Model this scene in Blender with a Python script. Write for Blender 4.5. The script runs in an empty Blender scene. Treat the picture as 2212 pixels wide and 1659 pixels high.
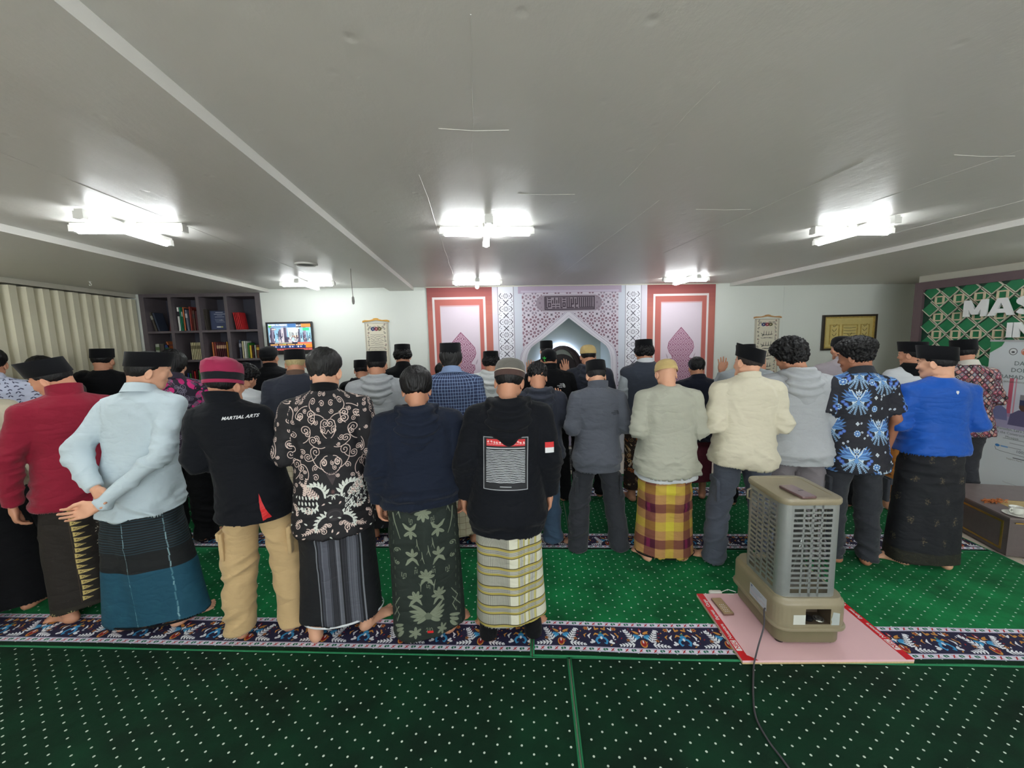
import bpy, math, random
import numpy as np
from mathutils import Vector, Matrix
from mathutils.bvhtree import BVHTree
random.seed(7); RNG = np.random.default_rng(11)
SC = bpy.context.scene; COL = SC.collection
R = math.radians
# ------------------------------------------------------------------ camera, world, exposure
FPX, PITCH, YAW, ROLL, CAMH = 850.0, 0.114862, 0.0913621, -0.0254427, 1.80
_f = np.array([math.sin(YAW)*math.cos(PITCH), math.cos(YAW)*math.cos(PITCH), -math.sin(PITCH)])
_r0 = np.array([math.cos(YAW), -math.sin(YAW), 0.0]); _u0 = np.cross(_r0, _f)
_r = _r0*math.cos(ROLL)+_u0*math.sin(ROLL); _u = -_r0*math.sin(ROLL)+_u0*math.cos(ROLL)
cam = bpy.data.cameras.new('camera'); camo = bpy.data.objects.new('camera', cam); COL.objects.link(camo)
cam.sensor_width = 36; cam.lens = 36*FPX/2212; cam.clip_start = 0.02
camo.matrix_world = Matrix(((_r[0], _u[0], -_f[0], 0), (_r[1], _u[1], -_f[1], 0), (_r[2], _u[2], -_f[2], CAMH), (0, 0, 0, 1)))
SC.camera = camo
world = bpy.data.worlds.new('world'); SC.world = world; world.use_nodes = True
world.node_tree.nodes['Background'].inputs[0].default_value = (0.75, 0.8, 0.9, 1)
world.node_tree.nodes['Background'].inputs[1].default_value = 0.05
SC.view_settings.view_transform = 'Standard'; SC.view_settings.look = 'None'
SC.view_settings.exposure = 1.0; SC.view_settings.gamma = 1.0; SC.view_settings.use_curve_mapping = False
SC.cycles.use_denoising = True
SC.cycles.max_bounces = 6; SC.cycles.diffuse_bounces = 4; SC.cycles.glossy_bounces = 3
LAMP_POWER = 19.0; ADDED_WINDOW_GLOW = 3.0

# the geometry of the place was measured from the photograph by back-projection onto real planes
def _ray(x, y): return _f*FPX+_r*(x-1106.0)-_u*(y-829.5)
def onz(x, y, z=0.0): d = _ray(x, y); t = (z-CAMH)/d[2]; return np.array([0, 0, CAMH])+t*d
def ony(x, y, Y): d = _ray(x, y); t = Y/d[1]; return np.array([0, 0, CAMH])+t*d
def onx(x, y, X): d = _ray(x, y); t = X/d[0]; return np.array([0, 0, CAMH])+t*d
D = 5.70; CEIL = 2.544

# ------------------------------------------------------------------ materials
def lin(c): return tuple((v/12.92 if v <= .04045 else ((v+.055)/1.055)**2.4) for v in c)
def rgb(r, g, b): return lin((r/255, g/255, b/255))
class NT:
    def __init__(s, name):
        s.m = bpy.data.materials.new(name); s.m.use_nodes = True; s.t = s.m.node_tree; s.n = s.t.nodes; s.n.clear()
        s.out = s.n.new('ShaderNodeOutputMaterial'); s.b = s.n.new('ShaderNodeBsdfPrincipled'); s.l(s.b.outputs[0], s.out.inputs[0])
    def l(s, a, b): s.t.links.new(a, b)
    def node(s, t, **k):
        n = s.n.new('ShaderNode'+t)
        for a, v in k.items():
            if a.startswith('i_'):
                key = a[2:]; key = int(key) if key.isdigit() else key
                inp = n.inputs[key]
                if hasattr(v, 'is_output'): s.l(v, inp)
                else: inp.default_value = v
            else: setattr(n, a, v)
        return n
    def val(s, v): n = s.n.new('ShaderNodeValue'); n.outputs[0].default_value = v; return n.outputs[0]
    def math(s, op, a, b=0.0, c=0.0):
        n = s.n.new('ShaderNodeMath'); n.operation = op
        for i, v in enumerate((a, b, c)):
            if hasattr(v, 'is_output'): s.l(v, n.inputs[i])
            else: n.inputs[i].default_value = v
        return n.outputs[0]
    def mix(s, f, a, b):
        n = s.n.new('ShaderNodeMix'); n.data_type = 'RGBA'
        for k, v in ((0, f), (6, a), (7, b)):
            if hasattr(v, 'is_output'): s.l(v, n.inputs[k])
            else: n.inputs[k].default_value = v if k == 0 else (*v[:3], 1)
        return n.outputs[2]
    def coord(s, which='Object'): return s.node('TexCoord').outputs[which]
    def noise(s, scale, detail=3, vec=None, rough=.55):
        n = s.node('TexNoise'); n.inputs['Scale'].default_value = scale; n.inputs['Detail'].default_value = detail; n.inputs['Roughness'].default_value = rough
        s.l(vec if vec is not None else s.coord(), n.inputs['Vector']); return n.outputs[0]
    def mapping(s, vec, scale=(1, 1, 1), rot=(0, 0, 0), loc=(0, 0, 0)):
        n = s.node('Mapping'); s.l(vec, n.inputs[0]); n.inputs['Scale'].default_value = scale; n.inputs['Rotation'].default_value = rot; n.inputs['Location'].default_value = loc
        return n.outputs[0]
    def bump(s, h, strength=.3, dist=.01, prev=None):
        n = s.node('Bump'); n.inputs['Strength'].default_value = strength; n.inputs['Distance'].default_value = dist; s.l(h, n.inputs['Height'])
        if prev is not None: s.l(prev, n.inputs['Normal'])
        s.l(n.outputs[0], s.b.inputs['Normal']); return n.outputs[0]
    def base(s, v):
        if hasattr(v, 'is_output'): s.l(v, s.b.inputs['Base Color'])
        else: s.b.inputs['Base Color'].default_value = (*v[:3], 1)
    def set(s, **k):
        for a, v in k.items(): s.b.inputs[a.replace('_', ' ')].default_value = v
        return s
_MC = {}
def plain(name, col, rough=.6, var=.06, scale=12.0, bump=.05, metal=0.0, spec=.5, emis=None, estr=0.0):
    """procedural paint / plastic / wood: colour broken up by noise, fine bump"""
    key = (name,)
    if key in _MC: return _MC[key]
    t = NT(name); n = t.noise(scale, 4)
    a = tuple(max(0, c*(1-var*2)) for c in col); b = tuple(min(1, c*(1+var*2)) for c in col)
    t.base(t.mix(n, a, b)); t.set(Roughness=rough, Metallic=metal, Specular_IOR_Level=spec)
    if bump > 0: t.bump(t.noise(scale*12, 2), bump, .002)
    if emis: t.b.inputs['Emission Color'].default_value = (*emis, 1); t.b.inputs['Emission Strength'].default_value = estr
    _MC[key] = t.m; return t.m
def img(name, arr):
    h, w = arr.shape[:2]; im = bpy.data.images.new(name, w, h, alpha=False)
    px = np.ones((h, w, 4), np.float32); px[..., :3] = np.clip(arr, 0, 1); im.pixels.foreach_set(px.ravel()); im.update(); im.pack(); return im
def printed(name, arr, rough=.7, emis=0.0, bump=.05, ext='REPEAT', interp='Linear', uvscale=None, weave=600.0, sheen=0.0, tintnoise=.0):
    """material whose print was drawn by this script (arr: rows bottom-up, sRGB 0..1); UV in 0..1"""
    t = NT(name); tx = t.node('TexImage'); tx.image = img(name, arr); tx.extension = ext; tx.interpolation = interp
    v = t.coord('UV')
    if uvscale: v = t.mapping(v, (uvscale[0], uvscale[1], 1), (0, 0, 0), (uvscale[2], uvscale[3], 0) if len(uvscale) > 2 else (0, 0, 0))
    t.l(v, tx.inputs[0]); c = tx.outputs[0]
    if tintnoise: c = t.mix(t.math('MULTIPLY', t.noise(9, 4), tintnoise), c, (0.02, 0.02, 0.02))
    t.base(c); t.set(Roughness=rough)
    if sheen: t.set(Sheen_Weight=sheen)
    if emis: t.l(c, t.b.inputs['Emission Color']); t.b.inputs['Emission Strength'].default_value = emis
    if bump: t.bump(t.noise(weave, 2), bump, .001)
    return t.m

# ------------------------------------------------------------------ raster drawing for prints (metres, z up)
class Canvas:
    def __init__(s, x0, z0, x1, z1, ppm, bg=(255, 255, 255)):
        s.x0, s.z0, s.p = x0, z0, ppm; s.W = max(2, int(round((x1-x0)*ppm))); s.H = max(2, int(round((z1-z0)*ppm)))
        s.a = np.empty((s.H, s.W, 3), np.float32); s.a[:] = np.array(bg, np.float32)/255; s.clip = None
    def _win(s, xa, za, xb, zb):
        i0 = max(0, int((xa-s.x0)*s.p)-2); i1 = min(s.W, int((xb-s.x0)*s.p)+3); j0 = max(0, int((za-s.z0)*s.p)-2); j1 = min(s.H, int((zb-s.z0)*s.p)+3)
        if i1 <= i0 or j1 <= j0: return None
        X = s.x0+(np.arange(i0, i1)+.5)/s.p; Z = s.z0+(np.arange(j0, j1)+.5)/s.p
        return i0, i1, j0, j1, X[None, :], Z[:, None]
    def _put(s, w, sd, col, al=1.0):
        i0, i1, j0, j1 = w[:4]; m = np.clip(.5-sd*s.p, 0, 1)*al
        if s.clip is not None: m = m*s.clip[j0:j1, i0:i1]
        c = np.array(col, np.float32)/255; v = s.a[j0:j1, i0:i1]; v += (c-v)*m[..., None]
    def rect(s, xa, za, xb, zb, col, al=1.0):
        if xa > xb: xa, xb = xb, xa
        if za > zb: za, zb = zb, za
        w = s._win(xa, za, xb, zb)
        if w: X, Z = w[4:]; s._put(w, np.maximum(np.maximum(xa-X, X-xb), np.maximum(za-Z, Z-zb)), col, al)
    def ell(s, cx, cz, rx, rz, col, ang=0.0, al=1.0):
        r = max(rx, rz); w = s._win(cx-r, cz-r, cx+r, cz+r)
        if not w: return
        X, Z = w[4:]; ca, sa = math.cos(ang), math.sin(ang); u = ((X-cx)*ca+(Z-cz)*sa)/rx; v = (-(X-cx)*sa+(Z-cz)*ca)/rz
        k = np.sqrt(u*u+v*v); s._put(w, (k-1)*min(rx, rz), col, al)
    def poly(s, P, col, al=1.0):
        P = np.array(P, float); w = s._win(P[:, 0].min(), P[:, 1].min(), P[:, 0].max(), P[:, 1].max())
        if not w: return
        X, Z = np.broadcast_arrays(w[4], w[5]); ins = np.zeros(X.shape, bool); dm = np.full(X.shape, 1e9)
        n = len(P)
        for i in range(n):
            (ax, az), (bx, bz) = P[i], P[(i+1) % n]
            cond = ((az > Z) != (bz > Z)); den = (bz-az) if bz != az else 1e-9
            ins ^= cond & (X < (bx-ax)*(Z-az)/den+ax)
            ex, ez = bx-ax, bz-az; L = ex*ex+ez*ez+1e-12; t = np.clip(((X-ax)*ex+(Z-az)*ez)/L, 0, 1)
            dm = np.minimum(dm, (X-ax-t*ex)**2+(Z-az-t*ez)**2)
        s._put(w, np.where(ins, -1, 1)*np.sqrt(dm), col, al)
    def line(s, P, wd, col, al=1.0):
        """stroke through P; wd one width or one per point"""
        P = np.array(P, float); n = len(P); W = np.full(n, wd) if np.isscalar(wd) else np.array(wd, float); m = W.max()
        w = s._win(P[:, 0].min()-m, P[:, 1].min()-m, P[:, 0].max()+m, P[:, 1].max()+m)
        if not w: return
        X, Z = w[4:]; sd = None
        for i in range(n-1):
            (ax, az), (bx, bz) = P[i], P[i+1]; ex, ez = bx-ax, bz-az; L = ex*ex+ez*ez+1e-12
            t = np.clip(((X-ax)*ex+(Z-az)*ez)/L, 0, 1); d = np.sqrt((X-ax-t*ex)**2+(Z-az-t*ez)**2)-(W[i]+(W[i+1]-W[i])*t)/2
            sd = d if sd is None else np.minimum(sd, d)
        s._put(w, sd, col, al)
    def curl(s, x, z, r, turns, a0, wd, col, hand=1):
        """spiral whose outer end is at angle a0, ending in a small blob"""
        n = int(14*turns)+6; t = np.linspace(0, 1, n); rr = r*(1-t*.86); an = a0+hand*t*turns*2*math.pi
        s.line(np.stack([x+rr*np.cos(an), z+rr*np.sin(an)], 1), wd, col); s.ell(x+rr[-1]*math.cos(an[-1]), z+rr[-1]*math.sin(an[-1]), wd*.8, wd*.8, col)
    def scroll(s, x, z, L, ang, r, wd, col, hand=1):
        """S stem from (x,z) that winds into a spiral of radius r"""
        n = 14; t = np.linspace(0, 1, n); a = ang+hand*(t-.5)*1.2; st = L/n; px = x+np.cumsum(np.cos(a))*st; pz = z+np.cumsum(np.sin(a))*st
        s.line(np.stack([np.r_[x, px], np.r_[z, pz]], 1), wd, col); e = a[-1]; cx = px[-1]-hand*math.sin(e)*r; cz = pz[-1]+hand*math.cos(e)*r
        s.curl(cx, cz, r, 1.6, e-hand*math.pi/2, wd, col, hand)
    def petal(s, x, z, L, w, ang, col, al=1.0): s.ell(x+math.cos(ang)*L/2, z+math.sin(ang)*L/2, L/2, w/2, col, ang, al)
    def leaf(s, x, z, L, w, ang, col):
        c, q = math.cos(ang), math.sin(ang); P = [(0, 0), (.25, .5), (.6, .42), (1, 0), (.6, -.42), (.25, -.5)]
        s.poly([(x+L*a*c-w*b*q, z+L*a*q+w*b*c) for a, b in P], col)
    def star(s, x, z, r, n, col, k=.45, a0=0.0): s.poly([(x+(r if i % 2 == 0 else r*k)*math.cos(a0+i*math.pi/n), z+(r if i % 2 == 0 else r*k)*math.sin(a0+i*math.pi/n)) for i in range(2*n)], col)

# ------------------------------------------------------------------ mesh building
class MB:
    def __init__(s): s.v = []; s.f = []; s.mi = []; s.uv = []; s.M = None
    def add(s, vs, fs, mi=0, uvs=None):
        o = len(s.v)
        if s.M is not None: vs = [tuple(s.M @ Vector(v)) for v in vs]
        s.v += [tuple(v) for v in vs]; s.f += [tuple(o+i for i in f) for f in fs]; s.mi += [mi]*len(fs)
        s.uv += [(uvs[k] if uvs else None) for k in range(len(fs))]; return s
    def box(s, x0, y0, z0, x1, y1, z1, mi=0):
        if x0 > x1: x0, x1 = x1, x0
        if y0 > y1: y0, y1 = y1, y0
        if z0 > z1: z0, z1 = z1, z0
        v = [(x0, y0, z0), (x1, y0, z0), (x1, y1, z0), (x0, y1, z0), (x0, y0, z1), (x1, y0, z1), (x1, y1, z1), (x0, y1, z1)]
        return s.add(v, [(3, 2, 1, 0), (4, 5, 6, 7), (0, 1, 5, 4), (1, 2, 6, 5), (2, 3, 7, 6), (3, 0, 4, 7)], mi)
    def cube(s, c, d, mi=0): return s.box(c[0]-d[0]/2, c[1]-d[1]/2, c[2]-d[2]/2, c[0]+d[0]/2, c[1]+d[1]/2, c[2]+d[2]/2, mi)
    def loft(s, rings, mi=0, cap0=True, cap1=True, closed=True):
        n = len(rings[0]); vs = [p for r in rings for p in r]; fs = []
        for i in range(len(rings)-1):
            for j in range(n if closed else n-1): k = (j+1) % n; fs.append((i*n+j, i*n+k, (i+1)*n+k, (i+1)*n+j))
        if cap0: fs.append(tuple(range(n-1, -1, -1)))
        if cap1: fs.append(tuple((len(rings)-1)*n+j for j in range(n)))
        return s.add(vs, fs, mi)
    def lathe(s, prof, c=(0, 0, 0), n=20, mi=0, cap0=True, cap1=True):
        return s.loft([[(c[0]+r*math.cos(2*math.pi*j/n), c[1]+r*math.sin(2*math.pi*j/n), c[2]+z) for j in range(n)] for r, z in prof], mi, cap0, cap1)
    def tube(s, P, r, n=8, mi=0):
        P = [Vector(p) for p in P]; rings = []; up = Vector((0, 0, 1)); nrm = None
        for i, p in enumerate(P):
            d = (P[min(i+1, len(P)-1)]-P[max(i-1, 0)]).normalized()
            if nrm is None: nrm = d.cross(up if abs(d.z) < .9 else Vector((1, 0, 0))).normalized()
            else: nrm = (nrm-d*nrm.dot(d)).normalized()
            b = d.cross(nrm); rr = r[i] if isinstance(r, (list, tuple)) else r
            rings.append([tuple(p+(nrm*math.cos(2*math.pi*j/n)+b*math.sin(2*math.pi*j/n))*rr) for j in range(n)])
        return s.loft(rings, mi)
    def prism(s, P, y0, y1, mi=0):
        """outline P in (x,z) extruded in y"""
        n = len(P); v = [(x, y0, z) for x, z in P]+[(x, y1, z) for x, z in P]
        return s.add(v, [tuple(range(n)), tuple(range(2*n-1, n-1, -1))]+[(i, i+n, (i+1) % n+n, (i+1) % n) for i in range(n)], mi)
    def rbox(s, x0, y0, z0, x1, y1, z1, r, seg=4, mi=0, bev=0.0):
        """box with rounded vertical corners and optional softened top/bottom edge"""
        def ring(z, ins):
            o = []; rr = max(r-ins, .001)
            for cx, cy, a in ((x1-r, y1-r, 0), (x0+r, y1-r, 90), (x0+r, y0+r, 180), (x1-r, y0+r, 270)):
                for k in range(seg+1): t = R(a+90*k/seg); o.append((cx+rr*math.cos(t), cy+rr*math.sin(t), z))
            return o
        if bev: rs = [ring(z0, bev), ring(z0+bev*.3, bev*.3), ring(z0+bev, 0), ring(z1-bev, 0), ring(z1-bev*.3, bev*.3), ring(z1, bev)]
        else: rs = [ring(z0, 0), ring(z1, 0)]
        return s.loft(rs, mi)
    def build(s, name, mats, parent=None, smooth=False, loc=None):
        me = bpy.data.meshes.new(name); me.from_pydata(s.v, [], s.f)
        for m in (mats if isinstance(mats, (list, tuple)) else [mats]): me.materials.append(m)
        me.polygons.foreach_set('material_index', s.mi)
        if any(u is not None for u in s.uv):
            L = me.uv_layers.new(name='UVMap').data
            for p, u in zip(me.polygons, s.uv):
                if u is not None:
                    for k, li in enumerate(p.loop_indices): L[li].uv = u[k]
        if smooth:
            me.polygons.foreach_set('use_smooth', [True]*len(me.polygons))
            if smooth != 'all': me.set_sharp_from_angle(angle=R(smooth if not isinstance(smooth, bool) else 40))
        me.update(); return link(name, me, parent, loc)
def link(name, me, parent=None, loc=None):
    o = bpy.data.objects.new(name, me); COL.objects.link(o)
    if parent is not None: o.parent = parent
    if loc is not None: o.location = loc
    return o
def tag(o, label=None, cat=None, group=None, kind=None):
    if label: o['label'] = label
    if cat: o['category'] = cat
    if group: o['group'] = group
    if kind: o['kind'] = kind
    return o
def empty(name, loc, label, cat, rz=0.0, group=None):
    o = bpy.data.objects.new(name, None); COL.objects.link(o); o.location = loc; o.rotation_euler = (0, 0, rz); o.empty_display_size = .1
    return tag(o, label, cat, group)
def struct(o): o['kind'] = 'structure'; return o
def copy_tree(o, parent=None):
    c = o.copy(); COL.objects.link(c)
    if parent is not None: c.parent = parent
    for ch in list(o.children): copy_tree(ch, c)
    return c
def quadface(o, pts, uvs): o.add(pts, [tuple(range(len(pts)))], 0, [uvs])
def text_mesh(s, size, align='CENTER', depth=0.0, bold=0.0, shear=0.0, space=1.0):
    c = bpy.data.curves.new('text', 'FONT'); c.body = s; c.size = size; c.align_x = align; c.align_y = 'CENTER'; c.extrude = depth; c.offset = bold; c.shear = shear; c.space_character = space
    c.resolution_u = 2; o = bpy.data.objects.new('text', c); COL.objects.link(o)
    dg = bpy.context.evaluated_depsgraph_get(); me = bpy.data.meshes.new_from_object(o.evaluated_get(dg)); bpy.data.objects.remove(o); bpy.data.curves.remove(c)
    return me
# ------------------------------------------------------------------ the room
def wall_paint(name, col, rough=.55):
    t = NT(name); n = t.noise(1.3, 5); t.base(t.mix(n, tuple(c*.95 for c in col), col)); t.set(Roughness=rough)
    t.bump(t.noise(55, 4), .08, .004); return t.m
M_WALL = wall_paint('white_wall_paint', rgb(232, 237, 230))
M_CREAM = wall_paint('cream_wall_paint', rgb(205, 203, 188))
def ceiling_mat():
    t = NT('painted_concrete_ceiling'); co = t.coord()
    n = t.noise(.9, 5); base = t.mix(n, rgb(208, 206, 200), rgb(220, 219, 213))
    spots = t.node('TexVoronoi'); spots.inputs['Scale'].default_value = 2.2; t.l(co, spots.inputs['Vector'])
    f = t.math('LESS_THAN', spots.outputs['Distance'], .035); base = t.mix(t.math('MULTIPLY', f, .5), base, rgb(225, 224, 220))
    t.base(base); t.set(Roughness=.40, Specular_IOR_Level=.5)
    v = t.mapping(co, (1.7, 1.0, 1)); b1 = t.noise(4.2, 7, v, .58)
    pits = t.node('TexVoronoi'); pits.inputs['Scale'].default_value = 6.0; t.l(co, pits.inputs['Vector'])
    pm = t.math('SMOOTH_MIN', pits.outputs['Distance'], .12, .04)
    wv = t.node('TexWave'); wv.wave_type = 'BANDS'; wv.bands_direction = 'X'; wv.inputs['Scale'].default_value = .36; wv.inputs['Distortion'].default_value = 1.2; wv.inputs['Detail'].default_value = 2; wv.inputs['Detail Scale'].default_value = .5
    t.l(co, wv.inputs['Vector']); seam = t.math('GREATER_THAN', wv.outputs[0], .9985)
    h = t.math('ADD', t.math('MULTIPLY', b1, .8), t.math('MULTIPLY', pm, 4.0)); h = t.math('ADD', h, t.math('MULTIPLY', seam, .10))
    p = t.bump(h, .34, .014); t.bump(t.noise(60, 3), .05, .004, p); return t.m
M_CEIL = ceiling_mat()
XB0, XB1 = -1.148, -0.818           # the beam left of the middle lamps
XL = -4.48; XR = 6.95; YB = -3.6
x2 = (onz(0, 468, CEIL)[0]+onz(300, 565, CEIL)[0])/2   # edge of the lower strip by the curtain
b = MB(); LOW = CEIL-.045
b.box(XL-.2, YB, LOW, x2, D+1.4, CEIL+.3); b.box(x2, YB, CEIL, XB0, D+1.4, CEIL+.3); b.box(XB0, YB, LOW, XB1, D+1.4, CEIL+.3)
b.box(XB1, YB, CEIL, 3.84, D+1.4, CEIL+.3); b.box(3.84, YB, LOW, XR+.3, D+1.4, CEIL+.3)
struct(b.build('ceiling', M_CEIL))
b = MB()                                                # thin fins of plaster left along the old formwork joints
rr = random.Random(3)
for (x, y0, y1) in ((0.02, 1.0, 2.1), (-.22, 1.9, 4.6), (1.05, 2.2, 4.9), (1.75, 1.7, 3.6), (2.35, 1.4, 2.2), (.75, 1.2, 2.0), (-1.75, 1.6, 4.6), (-3.0, 2.6, 4.8), (3.3, 2.0, 3.0)):
    P = []; k = 9
    for i in range(k+1): P.append((x+rr.uniform(-.004, .004), y0+(y1-y0)*i/k, CEIL-.0002))
    b.tube(P, [rr.choice((.0006, .001, .0018)) for _ in P], 5)
for (x, y, l) in ((.25, 2.12, .3), (1.35, 2.35, .35), (-.1, 1.5, .25), (2.1, 1.62, .3)):
    b.tube([(x, y, CEIL-.0005), (x+l/2, y+.01, CEIL-.0005), (x+l, y, CEIL-.0005)], .001, 5)
struct(b.build('trim_1', M_CEIL)); 
# floor slab
b = MB(); b.box(XL-.2, YB, -.12, XR+.3, D+1.4, 0.0); struct(b.build('floor', plain('beige_floor', rgb(214, 204, 188), .5)))
# back wall in pieces around the bookcase recess and the mihrab opening
SX0, SX1 = -4.36, -2.86; NX0, NX1 = .60, 2.16; NZ = 2.20
b = MB()
b.box(XL-.2, D, 0, SX0, D+.12, CEIL); b.box(SX1, D, 0, NX0, D+.12, CEIL); b.box(NX1, D, 0, 4.72, D+.12, CEIL); b.box(NX0, D, NZ, NX1, D+.12, CEIL)
b.box(4.724, D+.003, 0, XR+.2, D+.12, CEIL); b.box(SX0, D+.42, 0, SX1, D+.5, CEIL)
struct(b.build('wall_back', M_WALL))
M_NICHE = wall_paint('grey_green_niche_paint', rgb(196, 204, 190))
b = MB(); ND = D+.95
b.box(NX0-.1, D+.12, 0, NX0, ND, NZ+.2); b.box(NX1, D+.12, 0, NX1+.1, ND, NZ+.2); b.box(NX0-.1, ND, 0, NX1+.1, ND+.1, NZ+.2); b.box(NX0-.1, D+.12, NZ, NX1+.1, ND, NZ+.2)
struct(b.build('wall_niche', M_NICHE))
b = MB(); b.box(XL-.2, YB, 0, XL-.1, D+.1, CEIL); struct(b.build('wall_left', M_CREAM))
b = MB(); b.box(XL-.2, YB-.1, 0, XR+.3, YB, .95); b.box(XL-.2, YB-.1, 2.35, XR+.3, YB, CEIL); b.box(XL-.2, YB-.1, .95, -2.6, YB, 2.35); b.box(4.2, YB-.1, .95, XR+.3, YB, 2.35); struct(b.build('wall_front', M_WALL))
w_ = MB(); w_.box(-2.6, YB-.08, .95, 4.2, YB-.06, 2.35); wo = w_.build('added_window_1', plain('added_glowing_pane', (1, 1, 1), .3, 0, bump=0, emis=(.92, .97, 1.0), estr=ADDED_WINDOW_GLOW)); struct(wo)  # unseen glowing pane, added to light the men's backs from behind the camera
w_ = MB()
for x in (-2.6, -.9, .8, 2.5, 4.14): w_.box(x, YB-.05, .95, x+.06, YB+.01, 2.35)
w_.box(-2.6, YB-.05, .93, 4.2, YB+.02, .98); w_.box(-2.6, YB-.05, 2.32, 4.2, YB+.01, 2.36); struct(w_.build('trim_3', M_WALL))  # bars of the added rear window
b = MB(); b.box(XR, YB, 0, XR+.1, D+.1, CEIL); b.box(6.06, -1.0, 0, XR, 4.94, LOW); struct(b.build('wall_right', M_CREAM))

# ------------------------------------------------------------------ ceiling lamps: two crossed battens each
M_BAT = plain('lamp_white_plastic', rgb(225, 225, 220), .5, .02)
M_TUBE = plain('lit_tube', (1, 1, 1), .5, .0, bump=0, emis=(.94, .98, 1.0), estr=LAMP_POWER)
def make_lamp(label):
    t = empty('ceiling_lamp', (0, 0, 0), label, 'lamp', group='crossed tube lamps on the ceiling')
    mount = MB(); mount.cube((0, 0, -.012), (.12, .12, .024)); mount.build('mounting_box', M_BAT, t)
    for (rot, z, nm) in ((0, -.018, 'a'), (90, -.028, 'b')):
        q = MB(); q.M = Matrix.Rotation(R(rot), 4, 'Z')
        q.cube((0, 0, z+.006), (.62, .042, .022)); 
        for sx in (-1, 1): q.cube((sx*.3, 0, z-.014), (.03, .05, .038))
        bt = q.build('batten', M_BAT, t)
        q = MB(); q.M = Matrix.Rotation(R(rot), 4, 'Z')
        q.tube([(-.285, 0, z-.024), (-.28, 0, z-.024), (.28, 0, z-.024), (.285, 0, z-.024)], [.012, .018, .018, .012], 12)
        q.build('tube', M_TUBE, bt, smooth=True)
    return t
lamp_pos = [((-2.04, 2.66), 'left', 'crossed tube lamp on the ceiling above the left end of the front row'), ((.11, 2.73), 'mid', 'crossed tube lamp in the middle of the ceiling, right of the beam'),
            ((2.76, 2.72), 'right', 'crossed tube lamp on the ceiling above the heater side, near the right ceiling edge'),
            ((-1.97, 5.04), '', 'small far crossed tube lamp above the television wall'), ((.06, 5.12), '', 'small far crossed tube lamp above the left red panel of the mural'),
            ((2.79, 5.05), '', 'small far crossed tube lamp above the right red panel of the mural'),
            ((-2.04, .25), '', 'added unseen crossed tube lamp above and left of the viewpoint'), ((.1, .25), '', 'added unseen crossed tube lamp right above the viewpoint'), ((2.8, .25), '', 'added unseen crossed tube lamp above and right of the viewpoint'),  # this row and the next are unseen lamps, added for more light
            ((-2.0, -2.0), '', 'added unseen crossed tube lamp over the rear left of the hall'), ((.4, -2.0), '', 'added unseen crossed tube lamp over the rear middle of the hall'), ((2.8, -2.0), '', 'added unseen crossed tube lamp over the rear right of the hall'),
            ((5.15, 2.7), '', 'added crossed tube lamp beside the green feature panel, beyond the right edge of view'), ((5.15, .25), '', 'added unseen crossed tube lamp right of the viewpoint near the right wall'), ((-3.7, 2.6), '', 'added crossed tube lamp by the curtain, beyond the left edge of view'), ((-3.7, .25), '', 'added unseen crossed tube lamp by the curtain, left of the viewpoint')]  # side lamps outside the view, added to brighten both side walls
lamp0 = None
for (p, _, lb) in lamp_pos:
    if lamp0 is None: lamp0 = make_lamp(lb); o = lamp0
    else: o = copy_tree(lamp0); o['label'] = lb
    o.location = (p[0], p[1], LOW if (p[0] > 3.84 or p[0] < x2) else CEIL)

# ------------------------------------------------------------------ accordion curtain on the left wall
M_CURT = plain('cream_curtain_vinyl', rgb(222, 217, 192), .55, .03, 6, .05)
ct = empty('accordion_curtain', (XL, D, 0), 'cream pleated accordion curtain covering the left wall', 'curtain')
def pleat_mesh():
    q = MB(); P = [(0, 0), (.060, .014), (.068, .088), (.006, .112), (-.018, .15)]
    T = .003; a = [(x, -y, 0) for x, y in P]; z1 = CEIL-.115
    rings = [[(x, y, .02), (x, y, z1), (x-T, y, z1), (x-T, y, .02)] for x, y, _ in a]
    q.loft(rings); return q
p0 = None
for k in range(26):
    if p0 is None: p0 = pleat_mesh().build('curtain_pleat', M_CURT, ct); o = p0
    else: o = p0.copy(); COL.objects.link(o)
    o.location = (.03, -.02-k*.15, 0)
b = MB(); b.box(0, 0, LOW-.05, .075, -4.4, LOW); b.build('curtain_rail', plain('rail_grey', rgb(196, 193, 178), .5), ct)
b = MB(); b.box(-.1, -4.4, 0, .04, -8.8, LOW); b.M = None; o = b.build('trim_2', M_CREAM); o.location = (XL, D, 0); struct(o)

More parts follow.
